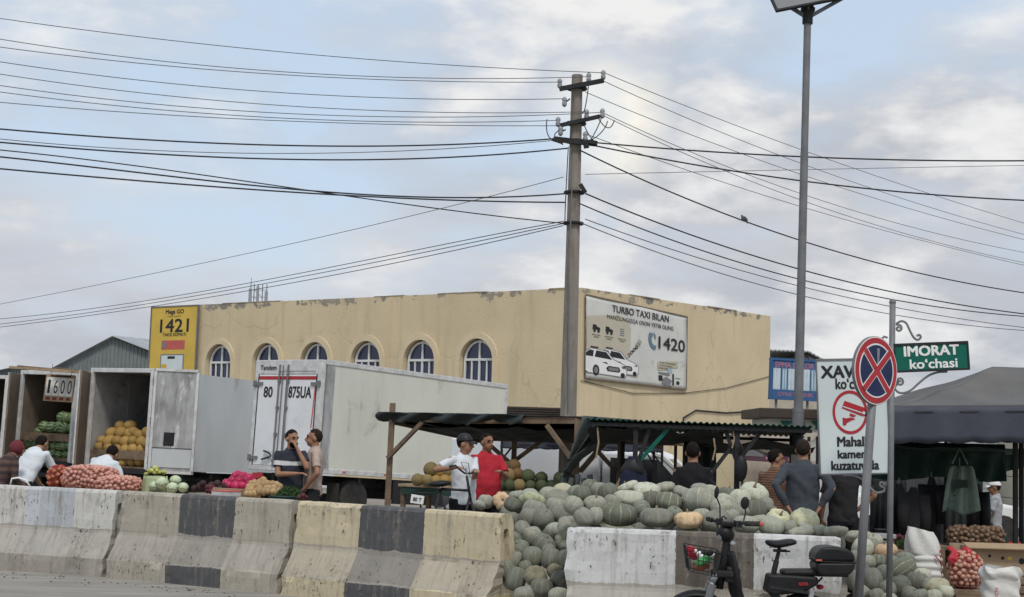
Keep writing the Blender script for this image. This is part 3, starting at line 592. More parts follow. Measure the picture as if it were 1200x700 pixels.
def chassis(t_, w, L, cabm, fz=0.0, cab=True):
    c = MB()
    for x in (-w / 2 - .4, -w / 2 + .4): c.box((x, L / 2 + .3, -.14), (.09, L + .5, .2))
    for y in np.linspace(.15, L - .2, 6): c.box((-w / 2, y, -.1), (w - .1, .07, .1))
    c.box((-w / 2, -.02, -.34), (w - .3, .08, .1)); c.box((-w / 2, 2.6, -.3), (.5, .9, .35)); c.tube([(-w / 2 - .35, 1.15, -.5), (-w / 2 + .35, 1.15, -.5)], .09, 8); c.build('chassis', M['metal_dark'], t_)
    for x in (-w + .2, -.2): wheel(t_, x, 1.15, -.5); MB().box((x, .62, -.45), (.34, .02, .55)).build('mud_flap', M['rubber'], t_)
    for x in (-w + .2, -.2): wheel(t_, x, L + .75, -.5 + fz)
    if not cab: return
    b = MB(); y0, y1 = L + .12, L + 1.75
    b.add([(x, y, z) for x in (-w + .06, -.06) for y, z in ((y0, -.35), (y1, -.35), (y1 + .02, .35), (y1 - .35, 1.25), (y0, 1.3))], [(0, 1, 2, 3, 4), (5, 9, 8, 7, 6), (0, 5, 6, 1), (1, 6, 7, 2), (2, 7, 8, 3), (3, 8, 9, 4), (4, 9, 5, 0)])
    b.build('cab', cabm, t_, bevel=.05)
    MB().box((-w / 2, y1 - .15, .82), (w - .3, .03, .75), Matrix.Rotation(R_(21), 3, 'X')).build('windscreen', M['glass_dark'], t_)
    for x in (-w + .055, -.055): MB().box((x, y0 + .85, .75), (.02, .8, .6)).build('side_window', M['glass_dark'], t_)
def truck_root(label, pos, yaw, pitch, roll, group='market trucks parked in a row'):
    return thing('box_truck', label, 'truck', pos, -yaw, group, rx=pitch, ry=roll)
M['banner_amber'] = mat('amber', (.5, .2, .03), None, rough=.4)
# ---- closed refrigerated truck
def truck_white():
    w, L, h = 2.05, 5.75, 2.3
    t_ = truck_root('cream box truck with closed white rear doors lettered 80 875UA', (-3.81, 31.25, .94), R_(40.1), R_(-2.3), R_(.3))
    b = MB(); b.box((-w / 2, L / 2 + .02, h / 2), (w, L - .08, h)); b.build('cargo_box', M['box_cream'], t_, bevel=.02)
    e = MB()
    for x in (-w - .004, .004):
        for z in (.05, h - .04): e.box((x, L / 2, z), (.03, L, .1))
    for x in (-w + .01, -.01): e.box((x, L - .03, h / 2), (.06, .08, h - .2))
    e.build('corner_rail', M['frame_white'], t_, bevel=.008)
    for x in (.004, -w - .004): MB().box((x, .14, h / 2), (.03, .22, h - .2)).build('corner_plate', M['zinc'], t_)
    # rear frame
    f = MB(); y = -.05
    for x in (-w + .055, -.055): f.box((x, y, h / 2), (.11, .12, h))
    f.box((-w / 2, y, h - .15), (w - .22, .12, .3)); f.box((-w / 2, y, .05), (w - .22, .12, .1)); f.build('rear_frame', M['frame_white'], t_, bevel=.012)
    O = Vector((0, -.115, 0))
    def T(s, x, z, ww, hh, m, par, bold=.02, o=None): 
        mwm = mw(t_); text(s, m, mwm @ (o or O), mwm.to_3x3() @ Vector((1, 0, 0)), mwm.to_3x3() @ Vector((0, 0, 1)), x, z, ww, hh, par, bold=bold)
    T('Tandem', -w + .42, h - .16, .5, .1, M['ink'], t_); 
    MB().box((-w / 2 + .28, -.116, h - .16), (1.15, .012, .14)).build('name_plate', M['frame_white'], t_)
    for i, x0 in enumerate((-w + .12, -w / 2 + .004)):
        dw = w / 2 - .125; cx = x0 + dw / 2
        d = MB().box((cx, -.07, (h - .4) / 2 + .1), (dw, .07, h - .41)).build('door', M['door_white'], t_, bevel=.01)
        MB().box((cx, -.108, h - .375), (dw - .05, .006, .07)).build('stripe', M['red'], d)
        g = MB()
        for x in (x0 + .012, x0 + dw - .012): g.box((x, -.108, (h - .4) / 2 + .1), (.022, .012, h - .42))
        g.build('seal', M['rubber'], d)
        xr = x0 + (dw - .22 if i == 0 else .035)
        r = MB(); r.tube([(xr, -.135, .08), (xr, -.135, h - .1)], .018, 8); r.tube([(xr + (.1 if i == 0 else -.02), -.13, .3), (xr + (.1 if i == 0 else -.02), -.13, h - .12)], .013, 6)
        for z in (.2, .75, 1.3, 1.85): r.box((xr, -.125, z), (.08, .03, .06))
        r.build('lock_rod', M['metal_grey'], d)
        hg = MB(); xh = x0 + (0.02 if i == 0 else dw - .02)
        for z in (.25, 1.8): hg.box((xh, -.12, z), (.28, .03, .07)); hg.box((xh + (-.1 if i == 0 else .1), -.125, z), (.07, .05, .13))
        hg.build('hinge', M['metal_grey'], d)
        if i == 0: 
            T('80', -w + .46, 1.63, .27, .22, M['ink'], t_, .02, Vector((0, -.107, 0)))
            MB().tube([(xr - .35, -.14, .22), (xr - .12, -.16, .27), (xr - .05, -.15, .3), (xr - .12, -.15, .36), (xr - .3, -.14, .4)], .02, 6).build('handle', M['metal_dark'], d)
        else:
            T('875UA', -w + 1.44, 1.63, .68, .23, M['ink'], t_, .02, Vector((0, -.107, 0)))
            MB().box((x0 + dw - .06, -.109, 1.35), (.028, .008, .9), Matrix.Rotation(.05, 3, 'Y')).build('reflective_tape', M['red_light'], d)
    for y in (.7, 1.9, 3.1, 4.3, 5.4): MB().box((.024, y, .055), (.012, .09, .04)).build('marker_lamp', M['red_light'] if y < 1 else M['banner_amber'], t_, bevel=.004)
    for y in np.arange(.45, L - .2, .62): MB().box((.0035, y, h / 2), (.006, .035, h - .24)).build('rivet_strip', M['box_cream'], t_)
    for x in (-w + .3, -.3): MB().box((x, -.07, -.12), (.3, .06, .12)).build('tail_light', M['red'], t_, bevel=.01)
    chassis(t_, w, L, M['door_white'], .1)
    MB().box((-.03, 3.0, -.3), (.03, 1.6, .5)).build('side_guard', M['black'], t_)
    return t_
truck_white()
# ---- open sided-door trucks full of fruit
def leaf(t_, hinge, dirv, length, h, m_in, m_out, name='door', z0=.0, t=.05, hatch=False):
    d = Vector((dirv[0], dirv[1], 0)).normalized(); n = Vector((-d.y, d.x, 0)); c = Vector(hinge) + d * length / 2 + Vector((0, 0, z0 + h / 2))
    rot = Matrix((d, n, Vector((0, 0, 1)))).transposed()
    o = MB().box(c, (length, t, h), rot).build(name, [m_in], t_, bevel=.006)
    f = MB(); nn = -n if (-n).y < 0 else n   # rim facing the viewer side
    P = lambda x, z, k=0: Vector(hinge) + d * x + Vector((0, 0, z0 + z)) + nn * (t / 2 + .012 + k)
    for a, b_ in (((0.03, h - .03), (length - .03, h - .03)), ((.03, .03), (length - .03, .03))): f.bar(P(*a), P(*b_), .03, .06, nn.cross(d))
    for x in (.03, length - .03): f.bar(P(x, .07), P(x, h - .07), .06, .03, nn)
    f.build('rim', m_out, o)
    if hatch:
        MB().box(P(length * .42, .78, .002), (.24, .02, .3), rot).build('vent_hatch', M['black'], o)
        MB().box(P(length * .5, .35, .0), (length - .14, .012, .42), rot).build('lower_panel', M['box_grey'], o)
        g = MB(); g.bar(P(.06, .6, .006), P(length - .06, .6, .006), .04, .03); g.bar(P(length * .5, .65), P(length * .5, h - .1), .012, .012, nn); g.build('rib', M['zinc'], o)
    hb = MB()
    for z in (.3, h * .5, h - .3): hb.tube([Vector(hinge) + Vector((0, -.01, z0 + z - .07)), Vector(hinge) + Vector((0, -.01, z0 + z + .07))], .03, 8)
    hb.build('hinge', M['metal_grey'], o); return o
def truck_open(label, pos, yaw, pitch, roll, w, L, h, inner, outer, boards):
    t_ = truck_root(label, pos, yaw, pitch, roll); k = .04
    s = MB(); s.box((-k / 2, L / 2, h / 2), (k, L, h)); s.box((-w + k / 2, L / 2, h / 2), (k, L, h)); s.box((-w / 2, L - k / 2, h / 2), (w - 2 * k, k, h)); s.box((-w / 2, L / 2, h - k / 2 + .003), (w - 2 * k, L - .01, k)); s.build('cargo_box', outer, t_)
    li = MB(); e = .006
    li.box((-k - e, L / 2, h / 2), (.01, L - .1, h - .09)); li.box((-w + k + e, L / 2, h / 2), (.01, L - .1, h - .09)); li.box((-w / 2, L - k - .03, h / 2), (w - 2 * k - .03, .01, h - .09)); li.box((-w / 2, L / 2, h - k - .012), (w - 2 * k - .04, L - .12, .01))
    for y in (1.2, 2.4, 3.6, 4.8):
        if y < L - .3:
            for x in (-k - .015, -w + k + .015): li.box((x, y, h / 2), (.01, .05, h - .1))
    li.build('lining', inner, t_)
    MB().box((-w / 2, L / 2, .03), (w - 2 * k - .01, L - .02, .06)).build('floor', M['wood'], t_)
    f = MB()
    for x in (-w + .035, -.035): f.box((x, -.03, h / 2), (.085, .1, h + .02))
    f.box((-w / 2, -.03, h - .04), (w - .16, .1, .1)); f.build('rear_frame', M['frame_white'], t_, bevel=.01)
    MB().box((-w / 2, -.03, -.04), (w - .05, .1, .12)).build('sill', M['metal_dark'], t_)
    for z, hh in boards: MB().box((-w / 2, .04, z), (w - .16, .03, hh)).build('board', M['wood'], t_, bevel=.004)
    chassis(t_, w, L, M['door_white'], .08)
    return t_
def loc2(yaw, v):  # world direction -> truck local
    return (Matrix.Rotation(yaw, 3, 'Z') @ Vector((v[0], v[1], 0)))
YC = R_(29)
tC = truck_open('open grey box truck loaded with golden melons, its patched zinc door swung out', (-8.14, 35.14, .81), YC, R_(-1.4), R_(.3), 1.92, 5.6, 2.3, M['ply_grey'], M['box_grey'], [(.32, .2)])
leaf(tC, (.03, -.05, 0), loc2(YC, (1, -.02)), 1.03, 2.38, M['zinc'], M['frame_white'], z0=-.06, hatch=True)
leaf(tC, (-1.95, -.05, 0), loc2(YC, (.05, -1)), .95, 2.2, M['ply_brown'], M['frame_white'])
YB = R_(26)
tB = truck_open('open box truck with brown lining loaded with striped watermelons under a 1600 sign', (-11.03, 39.15, .84), YB, R_(-1.3), R_(.8), 1.87, 5.6, 2.3, M['ply_brown'], M['box_grey'], [(.62, .2), (.0, .22)])
leaf(tB, (-1.9, -.05, 0), loc2(YB, (.02, -1)), .9, 2.2, M['ply_brown'], M['frame_white'])
tA = truck_open('open box truck cut off at the left edge, dark inside', (-14.2, 43.5, .84), YB, R_(-1.3), R_(.8), 1.87, 5.6, 2.3, M['ply_brown'], M['box_grey'], [(.62, .2)])
# price sign 1600 hung inside the opening
def price_sign():
    c = at(69.5, 455, 38.6); t_ = thing('price_sign', 'cardboard price sign reading 1600 hung in the watermelon truck', 'sign', c)
    X = Vector((math.cos(YB - .14), -math.sin(YB - .14), -.035)).normalized(); Z = Vector((.08, 0, 1)).normalized()
    w, h = .86, .68
    MB().prism(rect(0, 0, w, h), c, X, Z, -.02).build('card', M['card'], t_, world=True)
    for i, ch in enumerate('1600'):
        x = -.30 + i * .2; flat('sheet', M['white_print'], c, X, Z, rect(x, .03, .19, .46), t_, proud=.004); text(ch, M['ink'], c, X, Z, x, .03, .07 if ch == '1' else .12, .34, t_, proud=.009)
        flat('print', mat('sign_brown%d' % i, (.2, .05, .04)), c, X, Z, rect(x, -.27, .12, .07), t_, proud=.004)
    flat('print', M['ink'], c, X, Z, rect(0, .3, .6, .04), t_, proud=.004)
    for k in (-.3, .3): MB().tube([c + X * k + Z * .33, c + X * k * .95 + Z * .6], .006, 4).build('cord', M['wire'], t_, world=True)
price_sign()
# timber poles laid over the watermelon truck
for i, (a, b_, lab) in enumerate((((18, 431), (88, 436), 'long bare timber plank resting on the roof of the watermelon truck'), ((62, 433.5), (106, 437.5), 'shorter bleached board lying across the two open truck roofs'))):
    o = thing('roof_board', lab, 'board', at(*a, 38.2)); MB().bar(at(*a, 38.2), at(*b_, 37.6), .5, .06).build('board', M['wood_pale'], o, world=True)
    mb = MB(); mb.bar(at(*a, 38.2) + Vector((0, .35, .05)), at(*b_, 37.6) + Vector((0, .35, .02)), .2, .05); mb.build('board', M['wood'], o, world=True)
# ------------------------------------------------ white van behind the stall
def van():
    t_ = thing('white_van', 'white van with a box body parked behind the stalls, windscreen to the right', 'van', (gx(735, 28), 28, 0), R_(-12))
    def body(y): return y
    hw = .75
    # side outline (x forward = +x), z up
    cab = [(-.35, .35), (1.45, .35), (1.5, .75), (1.35, .95), (.75, 1.5), (.6, 1.55), (-.35, 1.57)]
    b = MB(); b.prism(cab, (0, -hw, 0), (1, 0, 0), (0, 0, 1), -2 * hw); b.build('cab', M['door_white'], t_, bevel=.05)
    MB().box((-1.75, 0, 1.05), (2.7, 1.62, 1.35)).build('cargo_box', M['door_white'], t_, bevel=.03)
    MB().prism([(1.37, .98), (.80, 1.46), (.74, 1.44), (1.31, .95)], (0, -hw + .08, 0), (1, 0, 0), (0, 0, 1), -2 * hw + .16).build('windscreen', M['glass_dark'], t_)
    for s in (-1, 1):
        MB().prism([(-.2, .95), (1.12, .95), (.66, 1.44), (-.2, 1.46)], (0, s * (hw + .004), 0), (1, 0, 0), (0, 0, 1), .006 * s).build('side_window', M['glass_dark'], t_)
        MB().box((1.05, s * (hw + .14), 1.02), (.08, .16, .24)).build('mirror', M['black_plastic'], t_, bevel=.02)
        MB().box((1.49, s * .5, .72), (.05, .25, .15)).build('headlight', M['insul'], t_, bevel=.02)
        MB().tube([(1.35, s * (hw - .02), .95), (.72, s * (hw - .02), 1.5), (.55, s * (hw - .02), 1.555)], .045, 6).build('window_pillar', M['white_paint'], t_)
    for x in (.85, -2.2):
        for y in (-.66, .66):
            ty = MB().lathe([(.15, -.09), (.26, -.09), (.29, -.06), (.29, .06), (.26, .09), (.15, .09)], (x, y, .29), 'y', 20).build('wheel', M['rubber'], t_)
            MB().lathe([(0, -.08), (.16, -.09), (.16, .09), (0, .08)], (x, y, .29), 'y', 14).build('rim', M['insul'], ty)
van()
# ================================================================== utility pole, wires, lamp post
PD = 24.5
def upole():
    top, bot = at(676.5, 88, PD), at(665, 520, PD); x = lambda z: bot.x + (top.x - bot.x) * (z - bot.z) / (top.z - bot.z)
    t_ = thing('utility_pole', 'tall tapered concrete power pole with steel crossarms and insulators', 'pole', (x(0), PD, 0))
    zs = np.linspace(-.1, top.z, 30); prof = [(x(z), z) for z in zs]
    b = MB(); wb, wt = .155, .095
    b.tube([(a, PD, z) for a, z in prof], [wb + (wt - wb) * max(0, z) / top.z for _, z in prof], 8, side=(math.cos(.39), math.sin(.39), 0)); b.build('shaft', M['concrete_pole'], t_, world=True, bevel=.01)
    def arm(nm, p, q, h, tilt): 
        m = MB(); m.bar(at(*p, PD - .16), at(*q, PD - .16), .06, h); m.build(nm, M['metal_dark'], t_, world=True)
    arm('crossarm', (655.5, 104.5), (707.5, 94.5), .07, 0); arm('crossarm', (657, 147), (703, 136.5), .06, 0); arm('crossarm', (649, 163), (700, 169), .08, 0)
    for px, py in ((656, 97), (690, 90), (707, 87), (661.5, 118.5), (654, 142), (687.5, 133), (706, 132), (657, 152.5), (686, 159)):
        c = at(px, py, PD - .16); b = MB()
        b.lathe([(.01, -.10), (.034, -.08), (.042, -.04), (.03, -.015), (.041, .01), (.038, .04), (.016, .065), (.0, .07)], c, 'z', 10); b.build('insulator', M['insul'], t_, world=True, smooth=True)
    pin = MB()
    for (a, b_) in (((656, 104), (656, 99)), ((690, 98), (690, 92)), ((707, 95), (707, 88)), ((654, 149), (654, 143)), ((687.5, 140), (687.5, 135)), ((703, 137), (706, 133)), ((661.5, 121), (668, 116)), ((657, 155), (663, 152)), ((686, 160), (686, 168))): pin.tube([at(*a, PD - .16), at(*b_, PD - .16)], .012, 5)
    pin.build('pin', M['metal_dark'], t_, world=True)
    j = MB()
    for pts in (((690, 97), (686, 125), (682, 132)), ((641, 140), (642, 158), (652, 166)), ((657, 152), (650, 160), (660, 170)), ((686, 160), (693, 164), (705, 155), (712, 142)), ((700, 137), (712, 150), (720, 141)), ((684, 145), (690, 158), (697, 166)), ((706, 134), (700, 150), (690, 168)), ((666, 172), (663, 230), (662, 260))): 
        kx, ky = np.array(pts, float).T; tt = np.linspace(0, 1, len(pts)); cx_, cy_ = np.polyfit(tt, kx, len(pts) - 1), np.polyfit(tt, ky, len(pts) - 1); j.tube([at(np.polyval(cx_, q), np.polyval(cy_, q), PD - .18) for q in np.linspace(0, 1, 9)], .008, 4)
    j.build('jumper_wire', M['wire'], t_, world=True)
    cl = MB()
    for a, b_ in (((648, 163), (660, 167)), ((690, 166), (700, 168)), ((684, 172), (690, 171)), ((680, 216), (686, 226))): MB().bar(at(*a, PD - .2), at(*b_, PD - .2), .07, .06).build('clamp', M['metal_dark'], t_, world=True)
    for y in (104, 145, 166, 226, 262): c = at(676.5 - 11.5 * (y - 88) / 432, y, PD); MB().lathe([(.165, -.02), (.17, 0), (.165, .02)], c, 'z', 12).build('band', M['metal_dark'], t_, world=True)
    tg = MB(); tg.tube([at(668, 174, PD - .17), at(670, 228, PD - .17), at(667, 300, PD - .17), at(666, 480, PD - .17)], .012, 5); tg.build('earth_wire', M['metal_grey'], t_, world=True)
upole()
def wire(label, pts, thick, Y0, Y1, grp, ext=True):
    """pts: picture points from pole outward; depth runs from Y0 at the first to Y1 at the last; the line is carried on past the frame"""
    n = len(pts); xs = [p[0] for p in pts]
    A = np.array([p[0] for p in pts]); B_ = np.array([p[1] for p in pts])
    co = np.polyfit(A, B_, min(2, n - 1) if n < 5 else 3)
    if n == 2: pass
    ss = np.linspace(0, 1.0, 26); P = []
    for s in ss:
        x = A[0] + (A[-1] - A[0]) * s; y = float(np.interp(x, *(zip(*sorted(zip(A, B_)))))) if n == 2 else float(np.polyval(co, x))
        P.append(at(x, y, Y0 + (Y1 - Y0) * s))
    if ext:
        d = (P[-1] - P[-3]) / 2; dd = P[-1] - 2 * P[-3] + P[-5]
        for k in range(1, 9): P.append(P[-1] + d + Vector((0, 0, .006 * k)))
    o = MB().tube(P, thick, 5).build('power_line', M['wire'] if thick > .008 else M['wire_alu'], None, smooth=True)
    tag(o, label, 'cable', grp); return o
GL, GR = 'overhead lines running left from the pole', 'overhead lines running right from the pole'
TN, TK = .0062, .0125
left = [('topmost thin wire left of the pole, reaching its highest insulator', [(706, 84), (600, 83), (343, 61), (0, 22)], TN, 23),
 ('second thin wire from the top on the left, ending at the top crossarm', [(690, 90.5), (600, 91.4), (400, 88.6), (0, 46)], TN, 22.6),
 ('third thin wire from the top on the left, ending at the crossarm tip', [(656, 96), (600, 97), (286, 84.6), (0, 55.4)], TN, 22.2),
 ('fourth thin wire from the top on the left, below the top crossarm', [(662, 116), (600, 116.6), (286, 105.7), (0, 72.6)], TN, 22.2),
 ('upper of the four thin wires meeting the middle crossarm from the left', [(687, 131), (600, 132.6), (343, 124.6), (0, 87)], TN, 23),
 ('second of the four thin wires meeting the middle crossarm from the left', [(706, 131), (600, 137.5), (286, 129.7), (0, 100.6)], TN, 22.6),
 ('third of the four thin wires meeting the middle crossarm from the left', [(654, 141), (600, 143), (286, 136), (0, 108)], TN, 22.4),
 ('lowest of the four thin wires meeting the middle crossarm from the left', [(657, 148), (600, 147), (286, 140), (0, 120)], TN, 22.2),
 ('thick black cable on the left rising slightly to the lower crossarm', [(649, 163), (600, 166), (486, 170.9), (300, 169.7), (0, 151.4)], TK, 22),
 ('thin wire on the left hanging just between two thick black cables', [(650, 165), (600, 168.6), (300, 180), (0, 163)], TN, 22.3),
 ('thick black cable on the left sagging just below the lower crossarm', [(665, 174), (600, 180), (428.6, 187.4), (200, 181.7), (0, 167)], TK, 22),
 ('thick cable on the left that sinks from upper left to halfway down the pole', [(660, 262), (600, 255.4), (400, 229), (228.6, 204), (0, 176)], .0095, 22),
 ('uppermost of the two dark cables meeting the pole at the bracket from the left', [(664, 227), (600, 231), (457, 229.7), (200, 206.9), (0, 184)], TK, 22),
 ('lower of the two dark cables meeting the pole at the bracket from the left', [(662, 237.5), (600, 236.5), (400, 229), (200, 215), (0, 198)], TK, 21.7),
 ('lone thin wire crossing the left sky on a long diagonal', [(660, 208), (600, 223), (514, 245.7), (286, 298), (0, 356.6)], TN, 40),
 ('uppermost of three wires descending left over the yellow building roof', [(660, 260), (600, 270), (457, 300), (286, 332.6), (0, 374)], .008, 42),
 ('middle of three wires descending left over the yellow building roof', [(660, 262), (600, 275), (486, 298), (286, 337), (0, 380)], .008, 41),
 ('lowest of three wires descending left over the yellow building roof', [(660, 265), (600, 278), (314, 337), (0, 383.5)], .008, 41)]
right = [('topmost thin wire descending right from the highest insulator', [(707, 85), (943, 177), (1200, 261.7)], TN, 38),
 ('second thin wire descending right from the top crossarm', [(707, 95), (937, 191), (1200, 275)], TN, 38),
 ('third thin wire descending right from behind the pole top', [(686, 108), (934, 203), (1200, 281)], TN, 38),
 ('upper thin wire descending right from the middle crossarm', [(706, 132), (943, 228.6), (1200, 296)], TN, 38),
 ('middle thin wire descending right from the middle crossarm', [(706, 135), (937, 234), (1200, 308)], TN, 37),
 ('lower thin wire descending right from beside the pole', [(686, 157), (931, 240), (1200, 311)], TN, 38),
 ('nearly level thick black cable on the right from the lower crossarm', [(694, 167), (943, 184), (1200, 188.6)], TK, 23),
 ('thick black cable on the right sinking gently across the lamp post', [(686, 168.6), (943, 212.6), (1200, 235)], TK, 24),
 ('thick cable on the right on which the small bird sits', [(680, 176), (868, 259), (1057, 314), (1200, 344)], TK, 32),
 ('upper thick cable falling right from the pole bracket', [(686, 227), (931, 314), (1200, 368)], TK, 32),
 ('second thick cable falling right from just under the pole bracket', [(680, 239), (943, 329), (1200, 371)], .011, 32),
 ('upper of the two lowest cables falling right toward the street sign', [(686, 257), (931, 334), (1200, 384)], .008, 33),
 ('lowest cable falling right toward the street sign', [(680, 261), (937, 346), (1200, 387.5)], .008, 33),
 ('faint thin wire running almost level across the right sky', [(686, 204.5), (943, 199), (1200, 194)], .0055, 30)]
for lab, pts, th, Y in left: wire(lab, pts, th, PD - .16, Y, GL)
for lab, pts, th, Y in right: wire(lab, pts, th, PD - .16, Y, GR)
# bird on its cable
def bird():
    s = (868 - 680) / (1200 - 680); Y = PD - .16 + (32 - PD + .16) * s; c = at(871.5, 257, Y); t_ = thing('pigeon', 'small grey pigeon perched on the cable left of the lamp post', 'bird', (c.x, c.y, c.z - .055), R_(25)); t_.scale = (.62,) * 3
    b = MB(); b.ball((0, 0, .1), (.1, .055, .062), 12, 8, Matrix.Rotation(R_(40), 3, 'Y')); b.ball((-.062, 0, .178), (.036, .032, .034), 10, 8); b.tube([(-.03, 0, .13), (-.056, 0, .165)], [.045, .03], 8); b.tube([(.04, 0, .06), (.15, 0, -.02)], [(.035, .03), (.03, .012)], 8, side=(0, 1, 0)); b.tube([(-.09, 0, .175), (-.115, 0, .168)], [.009, .003], 6)
    b.tube([(-.01, .02, .05), (-.01, .02, .0)], .006, 5); b.tube([(-.01, -.02, .05), (-.01, -.02, .0)], .006, 5)
    remesh(b, 'body', mat('pigeon_grey', (.1, .1, .115), (.16, .16, .17), 20), t_, .008, 3)
    for s_ in (-1, 1): MB().ball((.03, s_ * .052, .1), (.1, .012, .045), 10, 6, Matrix.Rotation(R_(38), 3, 'Y')).build('wing', mat('wing%d' % s_, (.07, .07, .08), (.12, .12, .13), 20), t_, smooth=True)
bird()
# ------------------------------------------------------------------ lamp post with solar panel
def lamp():
    D = 21.5; top, bot = at(946.5, 18, D), at(935, 500, D); k = (top.x - bot.x) / (top.z - bot.z); x = lambda z: bot.x + k * (z - bot.z)
    t_ = thing('lamp_post', 'tall grey steel lamp post carrying a solar panel at the top', 'lamp post', (x(0), D, 0))
    P = lambda z, dx=0, dy=0: Vector((x(z) + dx, D + dy, z))
    zt = top.z; zj = at(944.5, 178, D).z
    b = MB(); b.tube([P(0), P(2.2)], .08, 14); b.tube([P(2.2), P(zj)], [.066, .056], 14); b.tube([P(zj), P(zt + .3)], .052, 14); b.build('post', M['metal_grey'], t_, world=True, smooth=False)
    MB().tube([P(0), P(.03)], .16, 14).build('base_plate', M['metal_grey'], t_, world=True)
    cl = MB(); j = at(945.5, 21, D)
    cl.tube([P(j.z - .09), P(j.z + .105)], .075, 12); cl.box(P(j.z + .12), (.19, .1, .05)); cl.box(P(j.z + .165), (.15, .1, .05)); cl.build('collar', M['metal_dark'], t_, world=True)
    for z0, z1, r_ in ((2.2, 2.26, .084), (1.85, 1.88, .095)): MB().tube([P(z0), P(z1)], r_, 12).build('band', M['metal_grey'], t_, world=True)
    a = MB(); a.bar(P(j.z), at(906, -4, D), .05, .05); a.bar(P(j.z), at(993, -5, D), .05, .05); a.build('brace', M['metal_grey'], t_, world=True)
    # tilted panel: near lower edge runs from (910,14) to (1000,-4)
    p0, p1 = at(909.5, 14.5, D - .25), at(1004, -4, D - .1); dx = (p1 - p0).normalized(); bk = Vector((-.28, .2, .42)).normalized(); bk = (bk - dx * bk.dot(dx)).normalized()
    W_, H_ = 1.2, .85
    def pan(nm, m, o, w0, w1, h0, h1, t): MB().prism([(w0, h0), (w1, h0), (w1, h1), (w0, h1)], p0 + o, dx, bk, t).build(nm, m, t_, world=True)
    nrm = dx.cross(bk)
    pan('solar_panel', M['ink_grey'], Vector(), .03, W_ - .03, .03, H_ - .03, .02)
    f = MB()
    for q in (rect(W_ / 2, .015, W_, .03), rect(W_ / 2, H_ - .015, W_, .03), rect(.015, H_ / 2, .03, H_ - .06), rect(W_ - .015, H_ / 2, .03, H_ - .06), rect(W_ / 2, H_ * .45, W_ - .06, .04)): f.prism(q, p0 - nrm * .012, dx, bk, .045)
    f.build('panel_frame', M['metal_dark'], t_, world=True)
    tie = MB(); tie.tube([at(926, 508, D - .1), at(934, 505, D - .14), at(944, 508, D - .08)], .012, 5); tie.build('tie_rope', M['wood_pale'], t_, world=True)
    MB().tube([P(1.62), P(1.0)], .0862, 14).build('whitewash_band', M['white_paint'], t_, world=True)
lamp()
